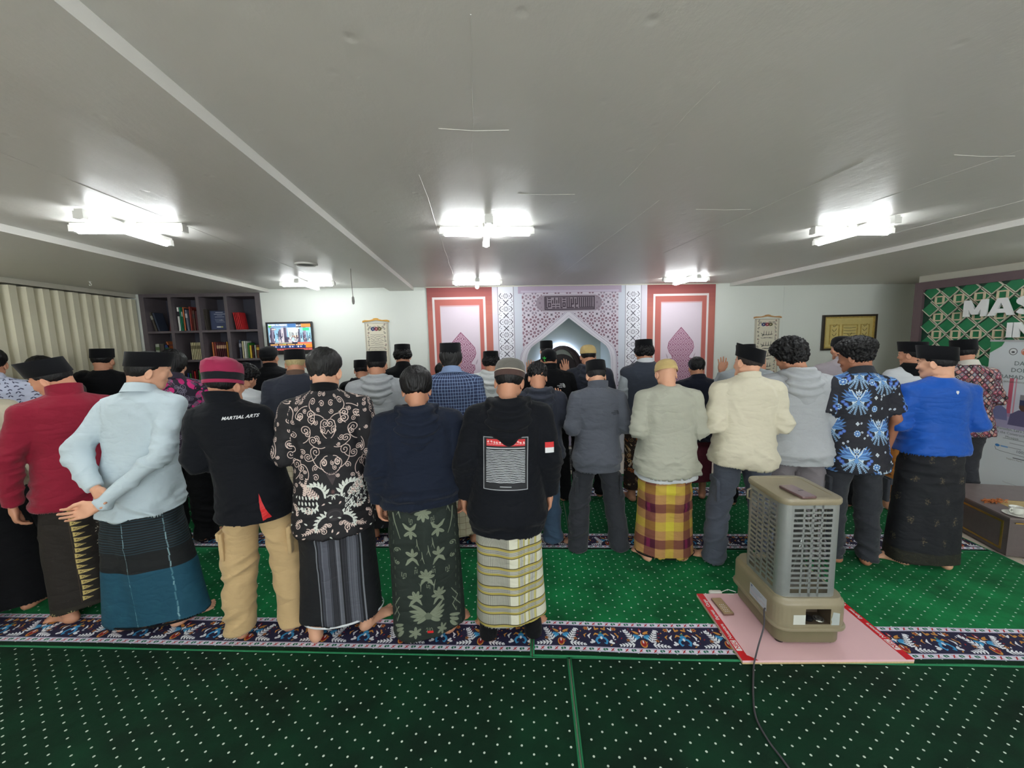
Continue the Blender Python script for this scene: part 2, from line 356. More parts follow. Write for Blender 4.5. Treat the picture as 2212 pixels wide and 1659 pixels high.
# ------------------------------------------------------------------ carpets (the rows lie 8.5 degrees off the walls)
TH = R(8.5); CT, ST = math.cos(TH), math.sin(TH)
def uv2xy(u, v): return (u*CT+v*ST, -u*ST+v*CT)
def xy2uv(x, y): return (x*CT-y*ST, x*ST+y*CT)
def carpet_mat(name, dark, light, sheen=.3, seed=0.0):
    t = NT(name); uv = t.coord('UV'); sp = t.node('SeparateXYZ'); t.l(uv, sp.inputs[0]); u, v = sp.outputs[0], sp.outputs[1]
    pu, pv = .108, .072
    def dots(ou, ov):
        a = t.math('SUBTRACT', t.math('FRACT', t.math('ADD', t.math('DIVIDE', u, pu), ou)), .5); c = t.math('SUBTRACT', t.math('FRACT', t.math('ADD', t.math('DIVIDE', v, pv), ov)), .5)
        a = t.math('MULTIPLY', a, pu); c = t.math('MULTIPLY', c, pv); return t.math('SQRT', t.math('ADD', t.math('MULTIPLY', a, a), t.math('MULTIPLY', c, c)))
    wob = t.math('MULTIPLY', t.noise(40, 2, uv), .002)
    d = t.math('MINIMUM', dots(0, 0), dots(.5, .5)); dm = t.math('LESS_THAN', t.math('ADD', d, wob), .0062)
    m = t.mapping(uv, (1, 1, 1), (0, 0, .4), (seed, seed*.7, 0))
    blot = t.node('MapRange'); t.l(t.noise(2.6, 5, m, .6), blot.inputs[0]); blot.inputs[1].default_value = .36; blot.inputs[2].default_value = .66
    strk = t.noise(3.0, 4, t.mapping(uv, (1, 5, 1), (0, 0, .9)), .6)
    f = t.math('ADD', t.math('MULTIPLY', blot.outputs[0], .75), t.math('MULTIPLY', strk, .35))
    g = t.mix(t.node('Clamp', i_0=f).outputs[0], dark, light)
    fine = t.noise(420, 2, uv); g = t.mix(t.math('MULTIPLY', fine, .5), g, tuple(c*.45 for c in dark))
    t.base(t.mix(dm, g, rgb(214, 226, 214))); t.set(Roughness=.85, Specular_IOR_Level=.25, Sheen_Weight=sheen, Sheen_Roughness=.35); t.b.inputs['Sheen Tint'].default_value = (*rgb(90, 200, 130), 1)
    h = t.math('ADD', t.noise(300, 2, uv), t.math('MULTIPLY', dm, .8)); p = t.bump(h, .5, .004); t.bump(t.noise(7, 4, m), .25, .03, p); return t.m
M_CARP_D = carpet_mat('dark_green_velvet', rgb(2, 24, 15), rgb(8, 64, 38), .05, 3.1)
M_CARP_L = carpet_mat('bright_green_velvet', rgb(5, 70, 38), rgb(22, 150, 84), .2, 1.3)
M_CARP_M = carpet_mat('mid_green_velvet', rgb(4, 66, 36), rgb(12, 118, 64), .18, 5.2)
M_HEM = plain('green_binding', rgb(24, 120, 76), .7, .1, 60, .2)
def border_print():
    W, Hh = .48, .24; c = Canvas(0, 0, W, Hh, 2100, (28, 26, 62)); rd = random.Random(5)
    WH, BL, OR, RD, GR, TL = (236, 238, 244), (58, 150, 205), (206, 142, 62), (150, 26, 38), (22, 96, 62), (30, 130, 120)
    for zb, zt in ((0, .036), (Hh-.036, Hh)):
        c.rect(0, zb, W, zt, (226, 224, 236)); c.rect(0, zb+.002, W, zb+.005, (150, 142, 190)); c.rect(0, zt-.005, W, zt-.002, (150, 142, 190))
        for k in range(12):
            x = (k+.5)*W/12; z = (zb+zt)/2
            if k % 2: c.ell(x-.006, z, .008, .009, (20, 104, 84)); c.ell(x+.007, z+.002, .007, .008, (20, 104, 84)); c.ell(x, z, .004, .003, (226, 224, 236))
            else: c.poly([(x-.013, z-.011), (x-.004, z-.010), (x+.013, z+.011), (x+.004, z+.010)], (178, 30, 44)); c.poly([(x-.010, z+.009), (x-.004, z+.009), (x+.010, z-.009), (x+.004, z-.009)], (178, 30, 44), .6)
    def fan(x, z, ang, L, n, col, w=.011):
        for i in range(n):
            t = i/(n-1); px = x+math.cos(ang)*L*t; pz = z+math.sin(ang)*L*t
            for s in (-1, 1): c.leaf(px, pz, L*(.42-.2*t), w, ang+s*(.9-.3*t), col)
        c.line([(x, z), (x+math.cos(ang)*L, z+math.sin(ang)*L)], [.008, .003], col)
    def around(fn):
        for dx in (-W, 0, W): fn(dx)
    def medallion(dx):
        x = .13+dx; z = .115
        c.ell(x, z-.045, .020, .030, OR); c.ell(x, z-.042, .014, .024, (150, 26, 30)); c.ell(x, z-.03, .004, .012, WH)
        for s in (-1, 1):
            c.ell(x+s*.030, z+.012, .022, .012, BL, s*.5); c.ell(x+s*.034, z-.006, .016, .008, (90, 180, 225), -s*.6); c.leaf(x+s*.01, z+.03, .05, .018, (.6 if s > 0 else math.pi-.6), OR)
            fan(x+s*.05, z-.03, (1.15 if s > 0 else math.pi-1.15), .09, 6, WH); fan(x+s*.055, z-.05, (-.15 if s > 0 else math.pi+.15), .075, 5, WH)
            c.star(x+s*.085, z-.02, .014, 5, OR); c.ell(x+s*.085, z-.02, .005, .005, (120, 30, 30))
            c.curl(x+s*.09, z+.052, .016, 1.0, 0, .006, WH, s)
        c.star(x, z+.02, .022, 4, WH, .35); c.leaf(x, z+.04, .04, .02, math.pi/2, RD); c.leaf(x, z+.046, .02, .008, math.pi/2, WH)
    def lotus(dx):
        x = .37+dx; z = .12
        for s in (-1, 1):
            c.line([(x, z-.01), (x+s*.022, z-.015), (x+s*.032, z-.035), (x+s*.024, z-.058), (x+s*.014, z-.052)], [.014, .014, .013, .010, .006], BL)
            c.line([(x+s*.008, z+.008), (x+s*.03, z+.02), (x+s*.044, z+.005)], [.012, .012, .004], OR)
            c.line([(x+s*.012, z+.062), (x+s*.028, z+.055), (x+s*.03, z+.078)], [.013, .012, .006], OR); c.line([(x+s*.05, z+.066), (x+s*.066, z+.05), (x+s*.07, z+.074)], [.008, .010, .005], WH)
            c.star(x+s*.085, z+.062, .018, 6, OR, .5); c.ell(x+s*.085, z+.062, .006, .006, RD)
            c.line([(x+s*.06, z+.02), (x+s*.075, z), (x+s*.07, z-.02)], [.004, .013, .004], WH); c.line([(x+s*.085, z+.02), (x+s*.1, z+.005), (x+s*.096, z-.012)], [.003, .010, .003], OR)
            c.ell(x+s*.05, z-.045, .010, .010, WH); c.ell(x+s*.062, z-.052, .010, .008, WH); c.ell(x+s*.056, z-.034, .007, .007, WH)
        c.ell(x, z+.005, .018, .014, BL); c.ell(x, z-.014, .007, .012, WH); c.ell(x, z+.028, .008, .008, TL)
    around(medallion); around(lotus)
    for _ in range(60):
        x = rd.uniform(0, W); z = rd.uniform(.042, Hh-.042)
        if (c.a[int(z*2100)-8:int(z*2100)+9, max(0, int(x*2100)-8):int(x*2100)+9].max(axis=2) > .3).any(): continue
        c.leaf(x, z, rd.uniform(.012, .02), .008, rd.uniform(0, 6.3), rd.choice((RD, RD, OR, WH, (90, 20, 50))))
    return c.a
M_BORDER = printed('woven_floral_border', border_print(), .85, bump=.25, weave=900, uvscale=(1/.48, 1/.24, 0, 0))
VR = [-1.9, -.52, .60, 1.0]
def carpet(u0, u1, v0, v1, mat, label, z=.012, nu=None, wav=.0, seed=0, border=True):
    """one prayer carpet: green field, floral band on the near edge, raised binding"""
    t = empty('prayer_carpet', (0, 0, 0), label, 'carpet', -TH, 'green dotted prayer carpets')
    rd = random.Random(seed); ph = [rd.uniform(0, 6.28) for _ in range(6)]
    def zz(u, v): return z+wav*(max(0, math.sin(u*2.1+ph[0])*math.sin(v*3.3+ph[1]+u))**2+.4*max(0, math.sin(u*5.1+ph[2]))**3)
    def sheet(ua, ub, va, vb, name, m, mi, dz=0.0, uo=0.0):
        nU = max(2, int((ub-ua)/.10)); nV = max(2, int((vb-va)/.10)); q = MB(); V = []; F = []; U = []
        for j in range(nV+1):
            for i in range(nU+1): u = ua+(ub-ua)*i/nU; v = va+(vb-va)*j/nV; V.append((u, v, zz(u, v)+dz))
        for j in range(nV):
            for i in range(nU):
                a = j*(nU+1)+i; f = (a, a+1, a+nU+2, a+nU+1); F.append(f); U.append([(V[k][0]-uo, V[k][1]-va) for k in f])
        q.add(V, F, 0, U); q.add([(ua, va, z-.010), (ub, va, z-.010), (ub, vb, z-.010), (ua, vb, z-.010)], [(3, 2, 1, 0)])
        for (ax, ay, bx, by) in ((ua, va, ub, va), (ub, va, ub, vb), (ub, vb, ua, vb), (ua, vb, ua, va)):
            n = 12; r1 = [(ax+(bx-ax)*i/n, ay+(by-ay)*i/n) for i in range(n+1)]
            q.add([(x, y, z-.010) for x, y in r1]+[(x, y, zz(x, y)+dz) for x, y in r1], [(i, i+1, i+n+2, i+n+1) for i in range(n)])
        return q.build(name, m, t, smooth='all')
    B = .24 if border else 0; Hm = .035; u0 += .001; u1 -= .001
    sheet(u0, u1, v0+B+Hm, v1, 'green_field', mat, 0, 0, u0)
    if border: sheet(u0, u1, v0+Hm, v0+Hm+B, 'floral_border', M_BORDER, 0, .0004, 0); sheet(u0, u1, v0, v0+Hm, 'plain_edge', M_CARP_D, 0, 0, u0)
    q = MB(); n = max(8, int((u1-u0)/.06))
    q.tube([(u0+(u1-u0)*i/n, v0-.003, zz(u0+(u1-u0)*i/n, v0)-.001) for i in range(n+1)], .006, 6); q.build('binding', M_HEM, t, smooth='all')
    for uu in (u0, u1):
        q = MB(); m = max(4, int((v1-v0)/.08)); q.tube([(uu+(.003 if uu == u0 else -.003), v0+(v1-v0)*i/m, zz(uu, v0+(v1-v0)*i/m)) for i in range(m+1)], .005, 6); q.build('binding', M_HEM, t, smooth='all')
    q = MB(); q.tube([(u0+(u1-u0)*i/n, v1, zz(u0+(u1-u0)*i/n, v1)-.002) for i in range(n+1)], .005, 6); q.build('binding', M_HEM, t, smooth='all')
    return t
us = xy2uv(*onz(1242, 1540)[:2])[0]; us1 = xy2uv(*onz(1150, 1420)[:2])[0]
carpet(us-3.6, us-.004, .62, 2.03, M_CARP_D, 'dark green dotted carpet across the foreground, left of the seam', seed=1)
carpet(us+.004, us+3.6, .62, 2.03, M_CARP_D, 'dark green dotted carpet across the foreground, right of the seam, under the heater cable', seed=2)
carpet(us1-5.2, us1-.004, 2.035, 3.165, M_CARP_L, 'green carpet with the floral band on which the front row of men stands', seed=3, wav=.004)
carpet(us1+.004, us1+3.67, 2.035, 3.165, M_CARP_L, 'green carpet with the floral band passing under the heater board', seed=4, wav=.012)
carpet(us1-5.2, us1+.33, 3.17, 4.275, M_CARP_M, 'green carpet under the second row, left piece behind the sarongs', seed=5, wav=.003)
carpet(us1+.34, us1+3.67, 3.17, 4.275, M_CARP_M, 'green carpet under the second row, right piece by the low cabinet', seed=6, wav=.003)
carpet(us1-5.2, us1+4.3, 4.28, 5.02, M_CARP_M, 'farthest green carpet under the third row of men', seed=7)
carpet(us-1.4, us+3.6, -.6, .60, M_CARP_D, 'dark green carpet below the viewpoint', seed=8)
# ------------------------------------------------------------------ smooth solid modelling (fields -> quads)
def sstep(a, b, x): t = np.clip((x-a)/(b-a), 0, 1); return t*t*(3-2*t)
def smin(a, b, k): h = np.clip(.5+.5*(b-a)/k, 0, 1); return b+(a-b)*h-k*h*(1-h)
def smax(a, b, k): return -smin(-a, -b, k)
def ball(p, c, r):
    """ellipsoid field"""
    q = [(p[i]-c[i])/r[i] for i in range(3)]; k0 = np.sqrt(q[0]**2+q[1]**2+q[2]**2); k1 = np.sqrt((q[0]/r[0])**2+(q[1]/r[1])**2+(q[2]/r[2])**2)+1e-9
    return k0*(k0-1)/k1
def cone(p, a, b, ra, rb, fl=None):
    a = np.array(a, float); b = np.array(b, float); v = b-a; L = v@v+1e-12
    t = np.clip(((p[0]-a[0])*v[0]+(p[1]-a[1])*v[1]+(p[2]-a[2])*v[2])/L, 0, 1)
    dx, dy, dz = p[0]-a[0]-t*v[0], p[1]-a[1]-t*v[1], p[2]-a[2]-t*v[2]
    if fl is not None: dx, dy, dz = dx*fl[0], dy*fl[1], dz*fl[2]
    return np.sqrt(dx*dx+dy*dy+dz*dz)-(ra+(rb-ra)*t)
def column(p, prof, ex=2.3):
    """stacked ovals: prof rows (z, half width, half depth, centre y)"""
    P = np.array(prof, float); z = p[2]; a = np.interp(z, P[:, 0], P[:, 1]); b_ = np.interp(z, P[:, 0], P[:, 2]); cy = np.interp(z, P[:, 0], P[:, 3])
    k = (np.abs(p[0]/a)**ex+np.abs((p[1]-cy)/b_)**ex)**(1/ex); d = (k-1)*np.minimum(a, b_)
    return np.maximum(d, np.maximum(P[0, 0]-z, z-P[-1, 0]))
def axes(lo, hi, h):
    n = [int(math.ceil((hi[i]-lo[i])/h))+1 for i in range(3)]; ax = [(lo[i]+h*np.arange(n[i])).astype(np.float32) for i in range(3)]
    return (ax[0][:, None, None], ax[1][None, :, None], ax[2][None, None, :])
def nets(F, lo, h):
    S = F < 0; c = S[:-1, :-1, :-1].astype(np.int8).copy(); sl = (slice(0, -1), slice(1, None))
    for i in (0, 1):
        for j in (0, 1):
            for k in (0, 1):
                if i+j+k: c += S[sl[i], sl[j], sl[k]]
    act = (c > 0) & (c < 8); I = np.argwhere(act); n = len(I)
    cv = np.empty((n, 8), np.float32); cor = [(i, j, k) for i in (0, 1) for j in (0, 1) for k in (0, 1)]
    for m, (i, j, k) in enumerate(cor): cv[:, m] = F[I[:, 0]+i, I[:, 1]+j, I[:, 2]+k]
    acc = np.zeros((n, 3)); cnt = np.zeros(n)
    for a in range(8):
        for b_ in range(a+1, 8):
            d = [cor[b_][q]-cor[a][q] for q in range(3)]
            if sum(abs(x) for x in d) != 1: continue
            fa, fb = cv[:, a], cv[:, b_]; m = (fa < 0) != (fb < 0); t = np.where(m, fa/(fa-fb+1e-20), 0)
            for q in range(3): acc[:, q] += np.where(m, cor[a][q]+t*d[q], 0)
            cnt += m
    V = (I+acc/cnt[:, None])*h+np.array(lo); idx = np.full(act.shape, -1, np.int64); idx[act] = np.arange(n); Q = []
    for ax in range(3):
        s0 = [slice(None)]*3; s1 = [slice(None)]*3; s0[ax] = slice(0, -1); s1[ax] = slice(1, None)
        a, b_ = S[tuple(s0)], S[tuple(s1)]; o1, o2 = [q for q in range(3) if q != ax]; x = a != b_
        m = np.zeros_like(x); q_ = [slice(None)]*3; q_[o1] = slice(1, -1); q_[o2] = slice(1, -1); m[tuple(q_)] = True; x &= m
        E = np.argwhere(x); ins = a[E[:, 0], E[:, 1], E[:, 2]]
        def at(d1, d2): e = E.copy(); e[:, o1] -= d1; e[:, o2] -= d2; return idx[e[:, 0], e[:, 1], e[:, 2]]
        q4 = np.stack([at(1, 1), at(0, 1), at(0, 0), at(1, 0)], 1)
        fl = ins if ax != 1 else ~ins; q4[~fl] = q4[~fl][:, ::-1]; Q.append(q4)
    Q = np.concatenate(Q); Q = Q[(Q >= 0).all(1)]; return V, Q
_lat = np.random.default_rng(5).random((32, 32, 32)).astype(np.float32)
def vnoise(P, sc, off=0.0):
    q = P*np.array(sc)+off; i = np.floor(q).astype(int); f = q-i; f = f*f*(3-2*f); i &= 31; j = (i+1) & 31; r = 0
    for a in (0, 1):
        for b_ in (0, 1):
            for c in (0, 1):
                w = (f[:, 0] if a else 1-f[:, 0])*(f[:, 1] if b_ else 1-f[:, 1])*(f[:, 2] if c else 1-f[:, 2])
                r = r+w*_lat[(j if a else i)[:, 0], (j if b_ else i)[:, 1], (j if c else i)[:, 2]]
    return r*2-1
def ridged(P, sc, off=0.0): return 1-2*np.abs(vnoise(P, sc, off))
def vnormals(V, Q):
    n = np.cross(V[Q[:, 2]]-V[Q[:, 0]], V[Q[:, 3]]-V[Q[:, 1]]); N = np.zeros_like(V)
    for k in range(4): np.add.at(N, Q[:, k], n)
    return N/(np.linalg.norm(N, axis=1, keepdims=True)+1e-12)
def relax(V, Q, it=1, f=.5):
    for _ in range(it):
        A = np.zeros_like(V); c = np.zeros(len(V))
        for k in range(4):
            np.add.at(A, Q[:, k], V[Q[:, (k+1) % 4]]+V[Q[:, (k-1) % 4]]); np.add.at(c, Q[:, k], 2)
        V = V+(A/np.maximum(c, 1)[:, None]-V)*f
    return V
def fast_mesh(name, V, Q, mats, mi=None, uv=None):
    me = bpy.data.meshes.new(name); me.vertices.add(len(V)); me.vertices.foreach_set('co', np.asarray(V, np.float32).ravel())
    me.loops.add(Q.size); me.loops.foreach_set('vertex_index', Q.astype(np.int32).ravel()); me.polygons.add(len(Q))
    me.polygons.foreach_set('loop_start', np.arange(0, Q.size, 4, dtype=np.int32)); me.polygons.foreach_set('loop_total', np.full(len(Q), 4, np.int32))
    for m in (mats if isinstance(mats, (list, tuple)) else [mats]): me.materials.append(m)
    if mi is not None: me.polygons.foreach_set('material_index', np.asarray(mi, np.int32))
    me.polygons.foreach_set('use_smooth', np.ones(len(Q), bool))
    if uv is not None: me.uv_layers.new(name='UVMap'); me.uv_layers[0].data.foreach_set('uv', np.asarray(uv, np.float32).ravel())
    me.update(calc_edges=True); me.validate(); return me

# ------------------------------------------------------------------ head, hand and foot shapes, each modelled once
def skull(p): return smin(ball(p, (0, -.012, .112), (.0755, .094, .090)), ball(p, (0, .028, .062), (.060, .066, .088)), .03)
def head_field(p):
    d = skull(p); ax = (np.abs(p[0]), p[1], p[2])
    d = smin(d, ball(p, (0, .062, -.004), (.030, .028, .022)), .03)                       # chin
    d = smin(d, cone(ax, (.056, .005, .022), (.024, .060, -.006), .016, .016), .025)       # jaw line
    d = smin(d, ball(ax, (.040, .066, .060), (.020, .018, .018)), .02)                     # cheek
    d = smin(d, cone(ax, (.008, .092, .108), (.044, .074, .112), .007, .006), .014)        # brow
    d = smax(d, -ball(ax, (.031, .104, .092), (.017, .017, .012)), .012)                   # eye socket
    d = smin(d, ball(ax, (.031, .0790, .091), (.0130, .0125, .0115)), .003)                # lids over the eye
    d = smin(d, cone(p, (0, .086, .098), (0, .104, .060), .0065, .0105), .008); d = smin(d, ball(ax, (.011, .095, .056), (.007, .010, .007)), .005)
    d = smin(d, ball(p, (0, .089, .032), (.022, .011, .006)), .005); d = smin(d, ball(p, (0, .087, .022), (.018, .011, .007)), .004)
    d = smin(d, cone(p, (0, -.022, .040), (0, -.030, -.050), .054, .052), .028)            # neck
    d = smin(d, cone(p, (0, -.056, .060), (0, -.050, -.035), .028, .030), .03)
    c, s = math.cos(.45), math.sin(.45)
    u = (ax[0]-.079)*c-(p[1]+.004)*s; v = (ax[0]-.079)*s+(p[1]+.004)*c; e = (u, v, p[2]-.068-.18*v)
    ear = ball(e, (0, 0, 0), (.0075, .019, .032)); ear = smax(ear, -ball(e, (.008, .003, .003), (.0075, .012, .021)), .004)
    return smin(d, ear, .006)
def tmpl(fn, lo, hi, h): return nets(fn(axes(lo, hi, h)), lo, h)
HEAD = tmpl(head_field, (-.105, -.115, -.105), (.105, .135, .215), .0042)
def hand_field(curl, spread, thumb_in=0.0):
    def fn(p):
        """right hand: fingers +z, palm faces +y, thumb on -x"""
        d = smin(ball(p, (.001, 0, .050), (.038, .0145, .050)), cone(p, (0, 0, -.05), (0, 0, .02), .024, .026, (1, 1.35, 1)), .02)
        d = smin(d, ball(p, (-.022, .008, .034), (.018, .013, .030)), .015)
        for i, (x, L, r) in enumerate(((-.0285, .070, .0088), (-.0095, .078, .0090), (.0095, .073, .0086), (.0275, .058, .0076))):
            q = np.array((x, .0, .080-.004*abs(i-1.2))); a = curl*.5; sx = spread*(i-1.4)*.5; f = None
            for seg, fr in enumerate((.46, .30, .24)):
                a += curl*(1.0, 1.1, .8)[seg]*(1+.08*i); n = q+np.array((math.sin(sx)*L*fr, math.sin(a)*L*fr, math.cos(a)*L*fr*math.cos(sx)))
                c = cone(p, q, n, r*(1-.1*seg), r*(1-.1*(seg+1))); f = c if f is None else smin(f, c, .002); q = n
            d = smin(d, f, .006)
        q0 = (-.024, .006, .020); q1 = (-.048+.012*thumb_in, .014+.01*thumb_in, .050); q2 = (-.056+.03*thumb_in, .020+.012*thumb_in, .080); q3 = (-.055+.042*thumb_in, .026+.01*thumb_in, .100)
        t = smin(cone(p, q0, q1, .014, .0115), cone(p, q1, q2, .0112, .0098), .004); t = smin(t, cone(p, q2, q3, .0098, .0078), .003)
        return smin(d, t, .009)
    return fn
HANDS = {'relaxed': tmpl(hand_field(.34, .10, .5), (-.085, -.03, -.055), (.055, .085, .175), .0034),
         'open': tmpl(hand_field(.12, .22, 0), (-.085, -.03, -.055), (.06, .06, .18), .0034)}
def foot_field(p):
    """right foot, toes +y, inner side -x"""
    d = smin(ball(p, (0, -.045, .030), (.030, .036, .032)), cone(p, (0, -.02, .032), (.002, .10, .020), .030, .022, (.82, 1, 1.05)), .03)
    d = smin(d, ball(p, (.000, .108, .016), (.045, .038, .017)), .02); d = smin(d, cone(p, (0, -.012, .085), (-.006, .080, .034), .032, .018), .03)
    d = smin(d, cone(p, (0, -.024, .20), (0, -.024, .075), .042, .033), .025)
    d = smin(d, ball(p, (-.030, -.014, .078), (.010, .013, .014)), .012); d = smin(d, ball(p, (.030, -.022, .070), (.010, .013, .014)), .012)
    for x, y0, y1, r in ((-.030, .120, .172, .0125), (-.008, .125, .168, .0088), (.010, .122, .158, .0082), (.026, .114, .146, .0078), (.041, .102, .130, .0076)):
        d = smin(d, cone(p, (x, y0, .013), (x*1.06, y1, .010), r, r*.9), .006)
    d = smax(d, ball(p, (-.045, .030, -.002), (.028, .042, .014))*-1, .012)
    return smax(d, .001-p[2], .004)
FOOT = tmpl(foot_field, (-.062, -.095, -.008), (.066, .195, .215), .0042)

# ------------------------------------------------------------------ hair: shells over the skull
def hair_field(tt, ts, zb, ze, zf, tail=None, puff=None):
    def fn(p):
        z = p[2]; t = ts+(tt-ts)*sstep(.08, .17, z); y = p[1]+0*p[0]
        zl = np.interp(y, [-.10, -.05, -.012, .012, .035, .06, .095], [zb, zb+.004, (zb+ze)/2, ze, ze+.012, zf-.02, zf])
        fade = sstep(-.004, .03, z-zl); d = skull(p)-(t*fade-.003*(1-fade))
        if puff: 
            for c, r in puff: d = smin(d, ball(p, c, r), .025)
        if tail:
            for a, b_, ra, rb, fl in tail: d = smin(d, cone(p, a, b_, ra, rb, fl), .03)
            zl = np.minimum(zl, np.where(y < -.005, -.12, 9))
        return smax(d, zl-z, .006)
    return fn
HAIRDEF = {
 'short': (dict(tt=.020, ts=.006, zb=.030, ze=.085, zf=.145), .003, (70, 70, 20)),
 'fade': (dict(tt=.024, ts=.004, zb=.055, ze=.098, zf=.150), .005, (60, 60, 45)),
 'sleek': (dict(tt=.024, ts=.014, zb=.028, ze=.075, zf=.140), .0035, (75, 75, 10)),
 'curly': (dict(tt=.034, ts=.012, zb=.035, ze=.082, zf=.150), .009, (70, 70, 60)),
 'wavy': (dict(tt=.040, ts=.024, zb=.005, ze=.065, zf=.140, puff=[((-.045, .02, .150), (.05, .06, .05)), ((.02, -.03, .175), (.06, .07, .045))]), .011, (62, 62, 34)),
 'mushroom': (dict(tt=.036, ts=.010, zb=.022, ze=.080, zf=.140, puff=[((0, -.045, .165), (.098, .088, .052)), ((0, .02, .165), (.092, .085, .045))]), .007, (85, 85, 60)),
 'long': (dict(tt=.020, ts=.018, zb=-.03, ze=.055, zf=.140, tail=[((0, -.058, .08), (0, -.066, -.015), .055, .044, (.72, 1.15, 1))]), .0045, (80, 80, 9)),
 'cap': (dict(tt=.003, ts=.006, zb=.028, ze=.085, zf=.18), .0015, (80, 80, 25)),
 'caplong': (dict(tt=.004, ts=.016, zb=-.02, ze=.072, zf=.18, tail=[((0, -.058, .08), (0, -.070, .0), .046, .036, (.72, 1.1, 1))]), .004, (75, 75, 12)),
 'capcurly': (dict(tt=.004, ts=.022, zb=.020, ze=.068, zf=.18), .008, (70, 70, 60)),
}
_HC = {}
def hair_mesh(kind):
    if kind not in _HC:
        kw, amp, sc = HAIRDEF[kind]; lo = (-.14, -.155, -.06); V, Q = tmpl(hair_field(**kw), lo, (.14, .14, .26), .0048)
        N = vnormals(V, Q); V = V+N*(amp*(ridged(V, sc)+.5*vnoise(V, tuple(2*s for s in sc), 9.1)))[:, None]; _HC[kind] = (V, Q)
    return _HC[kind]
def hair_mat(name, c0, c1, rough=.42):
    if name in _MC: return _MC[name]
    t = NT(name); v = t.mapping(t.coord(), (60, 60, 7)); n = t.noise(2.2, 4, v); t.base(t.mix(n, c0, c1)); t.set(Roughness=rough, Specular_IOR_Level=.35); t.bump(t.noise(3.5, 3, v), .9, .004); _MC[name] = t.m; return t.m
H_BLACK = hair_mat('black_hair', rgb(4, 4, 6), rgb(18, 17, 20), .45); H_BLOND = hair_mat('blond_hair', rgb(150, 130, 84), rgb(214, 198, 150), .6); H_GREY = hair_mat('greying_hair', rgb(9, 9, 11), rgb(44, 43, 43), .5); H_BROWN = hair_mat('dark_brown_hair', rgb(20, 15, 13), rgb(58, 46, 40), .5)
def skin_mat(name, c):
    t = NT(name); n = t.noise(22, 4); r = tuple(x*y for x, y in zip(c, (.86, .70, .66))); t.base(t.mix(t.math('MULTIPLY', n, .7), c, r)); t.set(Roughness=.5, Specular_IOR_Level=.4, Subsurface_Weight=.0); t.bump(t.noise(260, 2), .12, .0015); return t.m
SKIN = [skin_mat('light_tan_skin', rgb(226, 176, 146)), skin_mat('tan_skin', rgb(206, 152, 122)), skin_mat('brown_skin', rgb(176, 122, 94))]
M_EYE = plain('eye_white', rgb(225, 220, 212), .2, .01, bump=0); M_IRIS = plain('dark_iris', rgb(22, 14, 12), .15, .01, bump=0); M_NAIL = SKIN[0]

# ------------------------------------------------------------------ cloth
def creases(t, prev, k=1.0):
    """sharp small folds and soft dents in cloth"""
    w = t.mapping(t.coord(), (1, 1, 2.1), (.3, .2, 0)); a = t.math('ABSOLUTE', t.math('SUBTRACT', t.noise(5.5, 2, w, .45), .5)); b_ = t.math('ABSOLUTE', t.math('SUBTRACT', t.noise(12, 2, t.mapping(t.coord(), (1, 1, 1.5), (0, .5, .4)), .45), .5))
    h = t.math('ADD', t.math('POWER', a, .85), t.math('MULTIPLY', b_, .5)); return t.bump(h, .5*k, .03, prev)
def cloth(name, col, rough=.85, var=.08, fuzz=.3, weave=350, sheen=.15, scale=4, heather=0.0, cr=1.0):
    if name in _MC: return _MC[name]
    t = NT(name); n = t.noise(scale, 5); a = tuple(c*(1-var) for c in col); b_ = tuple(min(1, c*(1+var)) for c in col); c = t.mix(n, a, b_)
    if heather: c = t.mix(t.math('MULTIPLY', t.noise(240, 2), heather), c, tuple(x*.35 for x in col))
    t.base(c); t.set(Roughness=rough, Specular_IOR_Level=.2, Sheen_Weight=sheen); p = t.bump(t.noise(weave, 2), fuzz, .002); creases(t, p, cr) if cr else None; _MC[name] = t.m; return t.m
def band(rows, n=32, mat=0, closed_top=False):
    """ring lofts: rows (z, a, b, cy[, extra z at front])"""
    q = MB(); rs = []
    for r in rows:
        z, a, b_, cy = r[:4]; fz = r[4] if len(r) > 4 else 0
        rs.append([(a*math.cos(2*math.pi*j/n), cy+b_*math.sin(2*math.pi*j/n), z+fz*math.sin(2*math.pi*j/n)) for j in range(n)])
    q.loft(rs, mat, False, closed_top); return q

